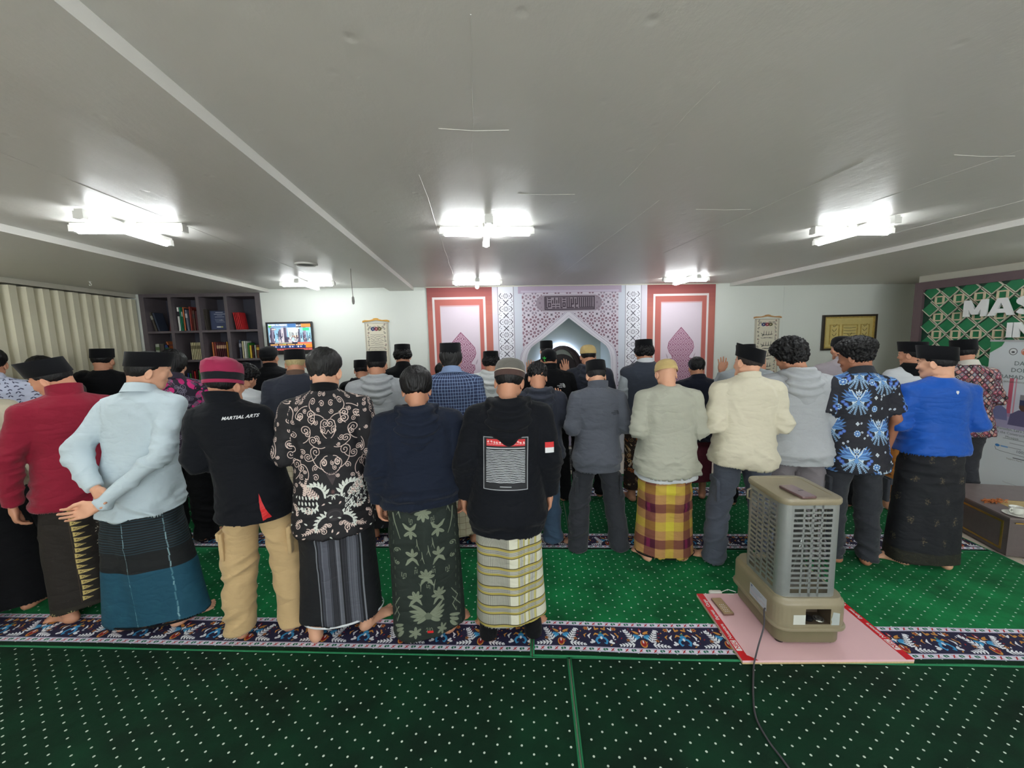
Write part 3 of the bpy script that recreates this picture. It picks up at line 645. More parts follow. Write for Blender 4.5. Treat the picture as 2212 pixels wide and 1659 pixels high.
ARMS = {  # elbow, wrist, hand direction, palm normal for the RIGHT side (mirrored for the left)
 'front': ((.236, -.050, 1.125), (.075, .150, 1.075), (-.95, .1, .0), (0, -1, 0), 'relaxed'),
 'low': ((.255, -.040, 1.125), (.160, .150, .960), (-.6, .5, -.5), (-.5, -.7, 0), 'relaxed'),
 'down': ((.248, -.030, 1.120), (.262, .040, .880), (-.03, .12, -1), (-1, 0, 0), 'relaxed'),
 'raised': ((.285, .040, 1.180), (.205, .110, 1.400), (-.05, -.05, 1), (-.1, 1, 0), 'open'),
}
def arm_of(P, side):
    a = P.get('arm_r' if side > 0 else 'arm_l', P.get('arms', 'front'))
    if isinstance(a, str): a = ARMS[a]
    e, w, f, n, hk = a; m = lambda v: np.array((v[0]*side, v[1], v[2]), float); return m(e), m(w), m(f), m(n), hk
def upper_field(p, P, U, part=None):
    bw = P.get('bw', 1.0)*U.get('loose', 1.0); hem = U['hem']; th = U.get('th', 0.0); rib = U.get('rib', 0); dp = P.get('deep', 1.0)
    a = lambda v: v*bw+th; zz = sorted({hem, 1.0, 1.12, 1.25, 1.34, 1.40, 1.44, 1.475}); W = dict(zip((.60, .85, 1.0, 1.12, 1.25, 1.34, 1.40, 1.44, 1.475), (.228, .220, .198, .188, .194, .188, .158, .100, .060)))
    Dp = dict(zip((.60, .85, 1.0, 1.12, 1.25, 1.34, 1.40, 1.44, 1.475), (.184, .176, .150, .130, .126, .122, .110, .092, .066)))
    ks = sorted(W); rows = [(z, a(np.interp(z, ks, [W[k] for k in ks])), np.interp(z, ks, [Dp[k] for k in ks])*dp*(.5+.5*bw)+th, np.interp(z, [.8, 1.1, 1.3, 1.4, 1.475], [0.0, .005, -.015, -.024, -.030])) for z in zz]
    if rib:
        k = U.get('blouse', .012); z0, wa, wb, cy = rows[0]; rows = [(z0, wa-.016, wb-.014, cy), (z0+.05, wa-.014, wb-.012, cy), (z0+.085, wa+k, wb+k, cy)]+[r for r in rows[1:] if r[0] > z0+.1]
    if 'shift' in U: rows = [(z, x, y, c+U['shift']*max(0, 1.2-z)) for z, x, y, c in rows]
    d = column(p, rows, 2.25)
    sw = P.get('sw', .182)*P.get('bw', 1.0)**.6; ds = []
    for s in (1, -1):
        sh = np.array((s*sw, -.018, 1.366)); e, w, f, n, hk = arm_of(P, s); r0 = .060+th; r1 = (.050 if U.get('sleeve') != 'short' else .066)+th; r2 = .036+th*.8
        q = cone(p, (s*.06, -.024, 1.418), sh, .052+th*.7, r0, None)
        if U.get('sleeve') == 'none': ds.append(q+.012); d = smin(d, q+.012, .05); continue
        if U.get('sleeve') == 'short':
            m = sh+(e-sh)*.80; arm = cone(p, sh, m, r0, r1); v = (e-sh)/np.linalg.norm(e-sh); arm = np.maximum(arm, (p[0]-m[0])*v[0]+(p[1]-m[1])*v[1]+(p[2]-m[2])*v[2])
        else:
            wv = w-e; wc = e+wv*.97; arm = cone(p, sh, e, r0, r1); fo = cone(p, e, wc, r1, r2); v = wv/np.linalg.norm(wv); fo = np.maximum(fo, (p[0]-wc[0])*v[0]+(p[1]-wc[1])*v[1]+(p[2]-wc[2])*v[2]); arm = smin(arm, fo, .02)
        ds.append(arm); d = smin(d, smin(q, arm, .02), .036)
    if part is not None: return ds
    return smax(d, hem+.012*np.sin(p[0]*9+P.get('seed', 0))*(0 if rib else 1)-p[2], .008)
def wrap_uv(V, Q, cx, cy, rad, sc=1.0, a0=0.0):
    an = np.arctan2(V[:, 0]-cx, -(V[:, 1]-cy))-a0; an = (an+math.pi) % (2*math.pi)-math.pi; A = an[Q]; m = A.max(1)-A.min(1) > math.pi; A = np.where(m[:, None] & (A < 0), A+2*math.pi, A)
    return np.stack([A*rad*sc, V[:, 2][Q]*sc], 2)

def person(P):
    h = {1: .0068, 2: .0085, 3: .011}[P.get('lod', 2)]; lx, ly = P.get('lean', (0, 0)); tw = R(P.get('twist', 0)); sd = P.get('seed', 1)*3.7
    _y = P.get('yaw', 0)*math.pi/180-TH; _p = P['pos']; _lx, _ly = -_p[0]*math.cos(_y)-_p[1]*math.sin(_y), _p[0]*math.sin(_y)-_p[1]*math.cos(_y); a0 = .85*math.atan2(_lx, -_ly); P['a0'] = a0
    parts = []     # (name, V, Q or faces, mats, mi, uv, parentname, label)
    # --- head frame
    hy, hp, hr = P.get('head', (0, 12, 0)); Hm = (Matrix.Rotation(R(hy), 3, 'Z') @ Matrix.Rotation(R(-hp), 3, 'X') @ Matrix.Rotation(R(hr), 3, 'Y')); Hm = np.array(Hm)
    hs = P.get('hs', 1.0); H0 = np.array((0, .002+P.get('hfwd', .0)+.0006*hp, 1.488))
    def head_xf(V): return (np.asarray(V)*hs) @ Hm.T+H0
    def pose(V):
        V = np.array(V, float); z = V[:, 2]
        if tw:
            a = tw*sstep(.75, 1.15, z); x, y = V[:, 0].copy(), V[:, 1].copy(); V[:, 0] = x*np.cos(a)-y*np.sin(a); V[:, 1] = x*np.sin(a)+y*np.cos(a)
        k = np.clip(z-.80, 0, None); k = np.where(k > .2, k-.1, k*k*2.5); V[:, 0] += lx*k; V[:, 1] += ly*k; V[:, 2] -= (lx*lx+ly*ly)*k*.5; return V
    w = P.get('stance', .12); fy = P.get('feet', (18, 18)); bw = P.get('bw', 1.0); fpos = P.get('fpos', ((w, -.02), (-w, -.02)))
    # --- body
    lo = (-.36, -.22 if 'arm_r' not in P else -.40, .06); hi = (.36, .30, 1.50); hb = .014
    def bfield(p):
        d = column(p, [(.86, .15*bw, .105, 0), (1.0, .145*bw, .10, 0), (1.12, .14*bw, .10, .0), (1.3, .155*bw, .095, -.01), (1.40, .12*bw, .068, -.015), (1.43, .06, .05, -.02)], 2.2)
        d = smin(d, cone(p, (0, -.034, 1.38), (0, -.034, 1.47), .058, .053), .03)
        sw = P.get('sw', .182)*bw**.6
        for s in (1, -1):
            sh = np.array((s*(sw-.008), -.02, 1.376)); e, wr, f, n, hk = arm_of(P, s); d = smin(d, smin(cone(p, sh, e, .042, .036), cone(p, e, wr, .036, .0255), .01), .02)
            fx, fyy = fpos[0 if s > 0 else 1]; d = smin(d, cone(p, (s*.085, 0, .88), (s*(.5*abs(fx)+.045), .015, .49), .085, .054), .04); d = smin(d, cone(p, (s*(.5*abs(fx)+.045), .01, .49), (fx, fyy-.015, .16), .054, .036), .03)
        return d
    V, Q = nets(bfield(axes(lo, hi, hb)), lo, hb); V = relax(V, Q, 1, .4); VV = [V]; QQ = [Q]; off = len(V)
    def addp(v, q):
        nonlocal off
        VV.append(v); QQ.append(q+off); off += len(v)
    addp(head_xf(HEAD[0]), HEAD[1])
    for s in (1, -1):
        e, wr, f, n, hk = arm_of(P, s); F = f/np.linalg.norm(f); N = n-F*(n@F); N /= np.linalg.norm(N); T = np.cross(F, N) if s > 0 else np.cross(N, F)
        hv, hq = HANDS[hk]; v = wr+F*.012+hv[:, 2:3]*F+hv[:, 1:2]*N-hv[:, 0:1]*T; addp(v, hq if s > 0 else hq[:, ::-1])
    for i, s in enumerate((1, -1)):
        fv, fq = FOOT; a = -R(fy[i])*s; x = fv[:, 0]*s; y = fv[:, 1]; fx, fyy = fpos[i]
        addp(np.stack([x*math.cos(a)-y*math.sin(a)+fx, x*math.sin(a)+y*math.cos(a)+fyy+.01, fv[:, 2]], 1), fq if s > 0 else fq[:, ::-1])
    parts.append(['body', np.concatenate(VV), np.concatenate(QQ), SKIN[P.get('skin', 1)], None, None, None, None])
    # --- lower garment
    Lw = P['lower']
    if Lw['type'] == 'sarong':
        hem = Lw.get('hem', .10); fl = Lw.get('flare', 1.0); ww = max(w, .10); a1 = max(.180*bw, ww+.070)*fl
        prof = [(hem, a1, .148, .01), (.45, (a1+.185*bw)/2, .145, .008), (.80, .186*bw, .146, 0), (.98, .172*bw, .132, 0), (1.06, .160*bw, .122, 0)]
        lo = (-.33, -.24, hem-.03); V, Q = nets(column(axes(lo, (.33, .26, 1.09), h), prof, 2.15), lo, h)
        N = vnormals(V, Q); k = sstep(1.0, .5, V[:, 2]); an = np.arctan2(V[:, 0], -V[:, 1]); wall = (np.abs(N[:, 2]) < .7)
        f = .008*np.sin(an*5+sd+V[:, 2]*2)*k+.009*ridged(V, (5, 5, 2.2), sd)*(.4+.6*k)+Lw.get('crumple', .007)*ridged(V, (7, 7, 15), sd+3)*sstep(.2, .8, V[:, 2])
        low = V[:, 2] < hem+.03
        V = V+N*(f*np.where(low & ~wall, 0, 1))[:, None]; V[:, 2] += np.where(V[:, 2] < hem+.012, .010*np.sin(an*2+sd)+Lw.get('tilt', 0)*V[:, 0], 0)
        uv = wrap_uv(V, Q, 0, 0, .165, 1, a0); parts.append([Lw.get('name', 'sarong'), V, Q, Lw['mat'], None, uv, None, Lw.get('label')])
        if Lw.get('edge'):
            rim = [(hem+dz, a1+ex, .148+ex, .01) for dz, ex in ((-.004, .006), (.002, .010), (.010, .007))]; q = band(rim, 40); parts.append(['hem_trim', np.array(q.v), q.f, Lw['edge'], None, None, Lw.get('name', 'sarong'), None])
    else:
        cuff = Lw.get('cuff', .035); cr = Lw.get('cr', .064); kr = Lw.get('kr', .076)
        def tf(p):
            d = column(p, [(.80, .168*bw, .125, -.01), (.90, .172*bw, .130, -.008), (1.0, .160*bw, .120, 0), (1.07, .152*bw, .112, 0)], 2.2)
            for i, s in enumerate((1, -1)):
                fx, fyy = fpos[i]; kx = s*(.55*abs(fx)+.048); g = smin(cone(p, (s*.088*bw, 0, .84), (kx, .012, .47), .098*bw, kr), cone(p, (kx, .012, .47), (fx, fyy-.018, cuff), kr, cr), .03); d = smin(d, g, .03 if s > 0 else .022)
            return smax(d, cuff-p[2], .006)
        lo = (-.36, -.20, cuff-.02); V, Q = nets(tf(axes(lo, (.36, .20, 1.09), h)), lo, h); N = vnormals(V, Q); k = (np.abs(N[:, 2]) < .75)
        amp = .005+.006*sstep(.55, .1, V[:, 2])+.004*sstep(.6, .85, V[:, 2])*sstep(.98, .85, V[:, 2])
        sgn = np.sign(V[:, 0]); PV = V.copy(); PV[:, 2] += V[:, 0]*sgn*.5
        V = V+N*(1.35*amp*ridged(PV, (6, 6, 17), sd)*k+.004*vnoise(V, (9, 9, 5), sd)*k)[:, None]
        parts.append([Lw.get('name', 'trousers'), V, Q, Lw['mat'], None, wrap_uv(V, Q, 0, 0, .16), None, Lw.get('label')])
        if Lw.get('pocket'):
            for s in (1, -1):
                q = MB(); q.rbox(-.012, -.07, -.085, .012, .07, .085, .006, 2, bev=.004); q.rbox(.002, -.074, .045, .019, .074, .092, .006, 2, bev=.003)
                M = np.array(q.v); M[:, 0] *= s; cx = s*(.088+.088*bw); M = M+np.array((cx+s*.014*(w/.12), -.015, .60)); fcs = q.f if s > 0 else [f[::-1] for f in q.f]
                parts.append(['cargo_pocket', M, fcs, Lw['mat'], None, None, Lw.get('name', 'trousers'), None])
    # --- upper garments (inner first)
    for U in P['upper']:
        hem = U['hem']; ym = -.24; 
        for s in (1, -1): e, wr, f, n, hk = arm_of(P, s); ym = min(ym, e[1]-.09, wr[1]-.09)
        lo = (-.39, ym, hem-.03 if U.get('sleeve') in ('short', 'none') else min(hem-.03, .84)); hi = (.39, .29, 1.52); V, Q = nets(upper_field(axes(lo, hi, h), P, U), lo, h); N = vnormals(V, Q)
        dl = upper_field((V[:, 0], V[:, 1], V[:, 2]), P, U, part=1); onarm = np.zeros(len(V), bool)
        for q in dl: onarm |= (q < .012) & (np.abs(V[:, 0]) > .12)
        wr_ = U.get('wrinkle', .007)*1.5; flat = np.abs(N[:, 2]) < .8
        el = sum(np.exp(-(((V-arm_of(P, s)[0])**2).sum(1))/.012) for s in (1, -1))
        PV = V.copy(); PV[:, 2] += .55*np.abs(V[:, 0]); low = sstep(hem+.26, hem+.05, V[:, 2])
        amp = np.where(onarm, .45+el*1.1, .16+.95*low)*wr_
        f = amp*ridged(PV, (4.5, 5, 15), sd)+.35*amp*ridged(V, (11, 11, 24), sd+5)+.004*vnoise(V, (4, 4, 3), sd+1)
        f += (~onarm)*wr_*.55*np.exp(-((np.abs(V[:, 0])-.135)/.035)**2)*sstep(1.05, 1.2, V[:, 2])*ridged(V*np.array((1, 1, 1))+V[:, [2, 2, 0]]*np.array((.5, 0, 0)), (16, 8, 4), sd)
        V = V+N*(f*flat)[:, None]; uv = wrap_uv(V, Q, 0, 0, .18, 1, a0)
        for s in (1, -1):   # sleeves carry their own print direction
            e = arm_of(P, s)[0]; m = onarm[Q].all(1) & (np.sign(V[Q][:, :, 0].mean(1)) == s)
            if m.any():
                X = V[Q[m]]; ang = np.arctan2((X[..., 0]-e[0]*.93)*s, -(X[..., 1]+.03)); ang = np.where((ang.max(1)-ang.min(1) > math.pi)[:, None] & (ang < 0), ang+2*math.pi, ang); uv[m] = np.stack([ang*.075+s*.31, X[..., 2]], 2)
        nm = U.get('name', 'shirt'); mats = [U['mat']]; mi = None
        if U.get('sleeve_mat'): mats.append(U['sleeve_mat']); mi = onarm[Q].all(1).astype(int)
        parts.append([nm, V, Q, mats, mi, uv, None, U.get('label')]); P['_top'] = len(parts)-1
        cm = U.get('cmat', U['mat']); ck = U.get('collar', 'crew'); t = U.get('th', 0)
        rows = {'crew': [(1.425, .088, .085, -.03), (1.452, .078, .074, -.03, -.008), (1.460, .071, .067, -.03, -.012), (1.445, .066, .062, -.03, -.01)],
                'mock': [(1.420, .092, .088, -.03), (1.452, .074, .072, -.03), (1.500, .070, .068, -.032, -.022), (1.500, .064, .062, -.032, -.022), (1.45, .062, .060, -.03)],
                'shirt': [(1.448, .092, .090, -.03, -.02), (1.475, .080, .078, -.031, -.02), (1.497, .070, .068, -.032, -.022), (1.492, .064, .062, -.032, -.022), (1.45, .062, .060, -.03)],
                'stand': [(1.418, .096, .092, -.03), (1.448, .080, .078, -.03), (1.520, .080, .080, -.034, -.022), (1.520, .073, .073, -.034, -.022), (1.45, .066, .064, -.03)], None: None}[ck]
        if rows: q = band([(r[0], r[1]+t*.5, *r[2:]) for r in rows], 36); parts.append(['collar', np.array(q.v), q.f, cm, None, None, nm, None])
        if U.get('hood'):
            hm = U.get('hood')
            def hf(p):
                q = ball(p, (0, -.128, 1.372), (.122, .052, .128)); q = smin(q, cone(p, (0, -.14, 1.36), (.0, -.140, 1.262), .07, .030, (1, 1.5, 1)), .05)
                th_ = np.arctan2(p[0], -(p[1]+.03)); rr_ = np.sqrt((p[0]/1.12)**2+(p[1]+.03)**2); zc = 1.462-.035*np.cos(th_)*-1-.02; ring = np.sqrt((rr_-.093)**2+(p[2]-zc)**2)-.031; q = smin(q, ring, .03)
                return smax(q, -ball(p, (0, -.06, 1.50), (.078, .085, .075)), .02)
            lo = (-.17, -.24, 1.20); V, Q = nets(hf(axes(lo, (.17, .12, 1.54), h)), lo, h); N = vnormals(V, Q); arc = V[:, 2]-1.9*V[:, 0]**2
            V = V+N*(.0085*np.sin(arc*105+sd)*sstep(-.03, -.09, V[:, 1])*sstep(1.25, 1.34, V[:, 2])+.006*ridged(V, (12, 12, 16), sd))[:, None]; parts.append(['hood', V, Q, hm if hm is not True else U['mat'], None, wrap_uv(V, Q, 0, 0, .15), nm, None])
        if U.get('rib') and U.get('ribline', 1):
            pass
    # --- hair, cap
    hk = P.get('hair', 'cap')
    if hk: V, Q = hair_mesh(hk); parts.append(['hair', head_xf(V), Q, P.get('hairmat', H_BLACK), None, None, None, None])
    cp = P.get('cap')
    if cp:
        kind = cp['kind']; ti = cp.get('tilt', .20); ro = cp.get('roll', 0.0); q = MB(); n = 36; rings = []; mi = []
        if kind == 'peci':
            hgt = cp.get('h', .092); pr = [(0, 1, 1), (.002, 1.02, 1.02), (hgt*.5, 1.0, 1.03), (hgt, .97, 1.06), (hgt+.003, .955, 1.045), (hgt-.001, .90, .99), (hgt-.004, .72, .95), (hgt+.000, .18, .80)]; A, B, Z0 = .0865, .108, .113
        elif kind == 'kufi': pr = [(0, 1.0, 1.0), (.004, 1.02, 1.02), (.030, 1.02, 1.02), (.032, 1.0, 1.0), (.058, .95, .95), (.078, .83, .83), (.092, .62, .62), (.099, .35, .35), (.101, .1, .1)]; A, B, Z0 = .0865, .104, .108 if hk else .096
        elif kind == 'beanie': pr = [(-.006, 1.0, 1.0), (.0, 1.03, 1.03), (.012, 1.04, 1.04), (.014, 1.03, 1.03), (.052, 1.04, 1.04), (.056, 1.06, 1.06), (.085, 1.04, 1.06), (.115, .95, .99), (.136, .68, .74), (.147, .35, .42), (.149, .08, .1)]; A, B, Z0 = .0865, .106, .085; mi = [0, 0, 0, 1, 1, 0, 0, 0, 0, 0]
        elif kind == 'round': pr = [(-.004, 1.0, 1.0), (.002, 1.03, 1.03), (.026, 1.04, 1.04), (.027, 1.055, 1.055), (.032, 1.055, 1.055), (.033, 1.04, 1.04), (.070, .99, 1.0), (.090, .88, .90), (.100, .70, .72), (.105, .4, .42), (.106, .1, .1)]; A, B, Z0 = .0865, .106, .100; mi = [1, 1, 1, 2, 2, 0, 0, 0, 0, 0]
        elif kind == 'ballcap': pr = [(-.010, 1.0, 1.0), (.0, 1.03, 1.03), (.030, 1.03, 1.03), (.062, .97, .97), (.085, .80, .80), (.100, .52, .52), (.106, .2, .2), (.107, .05, .05)]; A, B, Z0 = .0865, .105, .092
        elif kind == 'wrap': pr = [(-.03, .98, 1.0), (.0, 1.05, 1.05), (.03, 1.08, 1.08), (.06, 1.04, 1.04), (.085, .88, .88), (.1, .62, .62), (.108, .3, .3), (.110, .05, .05)]; A, B, Z0 = .0865, .106, .080
        rd = random.Random(P.get('seed', 1))
        for z, ka, kb in pr:
            rings.append([(A*ka*math.cos(t), -.008+B*kb*math.sin(t), Z0+z+ti*B*kb*math.sin(t)*(.6 if kind in ('peci',) else .5)+ro*A*ka*math.cos(t)) for t in [2*math.pi*j/n for j in range(n)]])
        V = np.array([p for r in rings for p in r]); F = []
        for i in range(len(rings)-1):
            for j in range(n): F.append((i*n+j, i*n+(j+1) % n, (i+1)*n+(j+1) % n, (i+1)*n+j))
        F.append(tuple((len(rings)-1)*n+j for j in range(n))); MI = [x for x in (mi or [0]*(len(rings)-1)) for _ in range(n)]+[0]
        if kind in ('beanie', 'wrap', 'ballcap'): nz = sstep(Z0+.05, Z0+.11, V[:, 2])*(.0045 if kind != 'ballcap' else .0012); V = V*(1+(nz*ridged(V, (26, 26, 26), sd)/.09)[:, None])
        parts.append([cp.get('name', 'cap'), head_xf(V), F, cp['mat'], MI, None, None, cp.get('label')])
    if P.get('eyes'):
        for s in (1, -1):
            q = MB(); q.M = None; e = []
            rr_ = .0114
            rings = [[(s*.031+rr_*math.sin(a)*math.cos(t), .0806+rr_*math.cos(a), .0905+rr_*math.sin(a)*math.sin(t)*.46) for t in [2*math.pi*j/12 for j in range(12)]] for a in (1.35, .9, .45, .42, .15)]
            q.loft(rings, 0, False, True); mi_ = [0]*24+[0]*12+[1]*12+[1]; parts.append(['eye', head_xf(q.v), q.f, [M_EYE, M_IRIS], mi_, None, None, None])
            q = MB(); q.tube([(s*x, y, z) for x, y, z in ((.014, .0965, .1135), (.026, .0955, .1185), (.040, .0860, .1190), (.049, .0745, .1130))], [.0022, .0034, .0032, .0016], 6); parts.append(['eyebrow', head_xf(q.v), q.f, H_BLACK, None, None, 'hair' if hk else None, None])
        q = MB(); q.tube([(-.02, .089, .0275), (-.008, .0985, .0285), (0, .0995, .0275), (.008, .0985, .0285), (.02, .089, .0275)], [.001, .0018, .0016, .0018, .001], 6); parts.append(['lip_line', head_xf(q.v), q.f, plain('lip_brown', rgb(140, 84, 74), .5), None, None, None, None])
    for x in P.get('extra', []): parts.append(x(P, head_xf))
    # --- size, place, link
    for p in parts: p[1] = pose(p[1])
    top = max(p[1][:, 2].max() for p in parts if p[0] not in ('collar',)); s = P['top']/top
    x, y = P['pos']; yaw = P.get('yaw', 0)*math.pi/180-TH; made = {}
    root = None
    for nm, V, F, mats, mi, uv, par, lab in parts:
        V = V*s
        if isinstance(F, np.ndarray): me = fast_mesh(nm, V, F, mats, mi, uv)
        else:
            me = bpy.data.meshes.new(nm); me.from_pydata([tuple(v) for v in V], [], [tuple(f) for f in F])
            for m in (mats if isinstance(mats, (list, tuple)) else [mats]): me.materials.append(m)
            if mi is not None: me.polygons.foreach_set('material_index', mi)
            me.polygons.foreach_set('use_smooth', [True]*len(me.polygons)); me.set_sharp_from_angle(angle=R(50)); me.update()
        o = link('person' if root is None else nm, me, made.get(par, root) if root is not None else None)
        if root is None: root = o; o.location = (x, y, .012); o.rotation_euler = (0, 0, yaw)
        made[nm] = o
        if lab: o['label'] = lab
    tag(root, P['label'], 'person', P.get('group'))
    tp = parts[P['_top']]; root['_s'] = s; P['_V'] = tp[1]*s; P['_Q'] = tp[2]; P['_root'] = root; P['_parts'] = made; P['_s'] = s; P['_plist'] = {p[0]: (p[1]*s, p[2]) for p in parts}
    del root['_s']; return root
def decal(P, me, cx, cz, mat, name, on=None, part=None, ang=0.0, off=.0022, sub=0, d=(0, 1, 0)):
    """lay a flat print (mesh in x,y) on the back of a garment, moulded to its folds"""
    V, Q = P['_plist'][part] if part else (P['_V'], P['_Q']); T = BVHTree.FromPolygons([tuple(v) for v in V], [tuple(q) for q in (Q.tolist() if isinstance(Q, np.ndarray) else Q)])
    ca, sa = math.cos(ang), math.sin(ang); dv = Vector(d); out = []
    for v in me.vertices:
        X = v.co.x*ca-v.co.y*sa; Z = v.co.x*sa+v.co.y*ca; o = Vector((cx+X, 0, cz+Z))-dv*1.0
        hit, n, i, dist = T.ray_cast(o, dv); out.append(tuple((hit-dv*(off+v.co.z)) if hit else (o+dv*.8)))
    for v, c in zip(me.vertices, out): v.co = c
    me.materials.clear(); me.materials.append(mat); me.polygons.foreach_set('material_index', [0]*len(me.polygons)); me.update(); return link(name, me, P['_parts'].get(on, P['_root']))
def grid_mesh(w, h_, nx, ny):
    me = bpy.data.meshes.new('print'); V = [(-w/2+w*i/nx, -h_/2+h_*j/ny, 0) for j in range(ny+1) for i in range(nx+1)]; F = [(j*(nx+1)+i, j*(nx+1)+i+1, (j+1)*(nx+1)+i+1, (j+1)*(nx+1)+i) for j in range(ny) for i in range(nx)]
    me.from_pydata(V, [], F); L = me.uv_layers.new(name='UVMap').data
    for p in me.polygons:
        for li, vi in zip(p.loop_indices, p.vertices): L[li].uv = ((V[vi][0]+w/2)/w, (V[vi][1]+h_/2)/h_)
    return me
def spot(px, v):
    """where a man of the row at depth v stands, from his column in the photograph"""
    d = _ray(px, 950); n = np.array((ST, CT, 0)); p = d*(v/(d@n)); return (p[0], p[1])
def topz(hx, hy, v): d = _ray(hx, hy); n = np.array((ST, CT, 0)); return CAMH+d[2]*(v/(d@n))
def printed_cloth(*a, **k):
    m = printed(*a, **k); t = NT.__new__(NT); t.m = m; t.t = m.node_tree; t.n = t.t.nodes; t.b = [n for n in t.n if n.type == 'BSDF_PRINCIPLED'][0]; lk = t.b.inputs['Normal'].links; creases(t, lk[0].from_socket if lk else None, .8); return m
# ------------------------------------------------------------------ cloth prints drawn in metres on the cloth (u = 0 is the middle of the back)
def pr(name, c, rough=.82, **k):
    W, Hh = c.W/c.p, c.H/c.p; return printed_cloth(name, c.a, rough, uvscale=(1/W, 1/Hh, -c.x0/W, -c.z0/Hh), bump=k.pop('bump', .25), weave=k.pop('weave', 500), **k)
def wheat(c, x, z, ang, L, curv, col, n=9, w=.010):
    P = []; a = ang
    for i in range(n):
        a += curv/n; x += math.cos(a)*L/n; z += math.sin(a)*L/n; P.append((x, z))
        for s in (-1, 1): c.leaf(x, z, L/n*1.5*(1.05-.4*i/n), w*(1-.4*i/n), a+s*.75, col)
    c.line(P, .0025, col)
def acanthus(c, x, z, ang, L, hand, col, k=1.0):
    a = ang; st = L/7; P = [(x, z)]
    for i in range(7):
        a += hand*.28; x += math.cos(a)*st; z += math.sin(a)*st; P.append((x, z)); c.leaf(x, z, L*(.34-.02*i)*k, L*.15*k, a-hand*(.9-.05*i), col)
        if i % 2: c.ell(x, z, L*.07, L*.05, col, a)
    c.line(P, [L*.10, L*.11, L*.10, L*.09, L*.08, L*.06, L*.05, L*.03], col); c.curl(x, z, L*.10, .8, a, L*.05, col, hand)
def t_scroll():
    c = Canvas(-.57, .62, .57, 1.52, 950, (20, 18, 24)); CR = (222, 200, 190); WT = (214, 218, 210); wd = .0042; rd = random.Random(4)
    def sym(fn):
        for s in (1, -1): fn(s)
    def half(s):
        A = lambda a: a if s > 0 else math.pi-a
        for (x, z, L, a, r) in ((.015, 1.22, .10, 1.3, .026), (.03, 1.17, .10, .3, .024), (.10, 1.30, .07, 1.9, .022), (.05, 1.05, .13, .9, .032), (.16, 1.20, .09, 2.2, .028), (.19, 1.10, .10, .6, .030), (.02, 1.33, .09, .2, .024), (.12, 1.40, .08, -.6, .024), (.20, 1.33, .08, 1.2, .024),
                                (.02, 1.02, .11, 2.6, .026), (.22, 1.0, .10, 1.9, .028), (.14, 1.0, .09, 1.2, .022), (.07, 1.36, .08, 1.0, .020), (.245, 1.22, .09, -1.2, .024), (.09, 1.13, .07, -.5, .022), (.02, 1.12, .05, -.6, .018)):
            h_ = s if (int(L*1000)+int(x*100)) % 2 else -s; c.scroll(s*x, z, L, A(a), r, wd, CR, h_)
        for (x, z, r) in ((.036, 1.265, .020), (.075, 1.22, .018), (.13, 1.25, .018), (.17, 1.15, .016), (.03, 1.41, .018), (.075, 1.31, .015), (.10, 1.06, .018), (.155, 1.34, .016), (.23, 1.38, .018)): c.curl(s*x, z, r, 1.5, A(rd.uniform(0, 6)), wd, CR, s)
        c.line([(0, 1.265), (s*.015, 1.245), (s*.035, 1.255), (s*.048, 1.28), (s*.04, 1.315)], wd, CR)
        acanthus(c, s*.045, .90, A(1.75), .12, -s, WT); acanthus(c, s*.02, .80, A(.35), .12, -s, WT, .8); acanthus(c, s*.085, .86, A(-1.35), .10, s, WT, .7)
        wheat(c, s*.075, .885, A(1.0), .13, -.5*s, CR); wheat(c, s*.115, .885, A(1.2), .12, -.5*s, CR); wheat(c, s*.16, .90, A(1.5), .10, .3*s, CR)
        wheat(c, s*.03, .765, A(-.9), .075, .4*s, CR, 6, .008); wheat(c, s*.10, .745, A(-1.1), .07, .8*s, CR, 6, .008); wheat(c, s*.2, .79, A(1.9), .08, -1.4*s, CR, 7, .009); wheat(c, s*.155, .775, A(.4), .06, -1.6*s, CR, 6, .008)
        for (x, z, r) in ((.06, .715, .018), (.135, .72, .016), (.19, .745, .018), (.135, .83, .022), (.215, .84, .020), (.03, .745, .012), (.24, .93, .02)): c.curl(s*x, z, r, 1.4, A(1.2), wd, CR, s)
    half(-1); half(1)
    for i in range(34):   # slanting row of drops on the right hip
        t = i/33; x = .06+.17*(i % 9)/8+rd.uniform(-.008, .008); z = .815+.028*(i//9)+.10*(i % 9)/8; c.ell(x, z, .006, .013, WT, -.4); c.ell(x, z-.001, .0025, .007, (60, 52, 54), -.4); c.ell(x+.006, z-.016, .0035, .004, WT)
    for i in range(18): x = -.19+.10*(i % 6)/5; z = .84+.03*(i//6); c.ell(x, z, .005, .011, WT, .3)
    for k in range(7): c.line([(0, .965), ((k-3)*.011, 1.03)], .005, (66, 56, 60))
    c.ell(0, .80, .045, .034, (44, 40, 44)); c.ell(.0, .80, .036, .025, (60, 56, 60)); c.ell(.0, .80, .028, .018, (38, 35, 40)); c.star(0, .925, .016, 8, (96, 66, 66))
    for s in (-1, 1): acanthus(c, s*.008, .885, math.pi/2, .05, s, WT, .6)
    for s in (-1, 1):
        for _ in range(150):
            x = rd.uniform(.01, .30); z = rd.uniform(.96, 1.48); X = int((s*x+.57)*950); Z = int((z-.62)*950); r = rd.uniform(.011, .019); k = int(r*.8*950)
            if c.a[max(0, Z-k):Z+k, max(0, X-k):X+k].max() < .35: c.curl(s*x, z, r, 1.5, rd.uniform(0, 6), wd*.9, CR, s)
        for _ in range(60):
            x = rd.uniform(.01, .27); z = rd.uniform(.66, .95); X = int((s*x+.57)*950); Z = int((z-.62)*950); k = 12
            if c.a[max(0, Z-k):Z+k, max(0, X-k):X+k].max() < .35: c.leaf(s*x, z, .022, .009, rd.uniform(0, 6), rd.choice((CR, WT)))
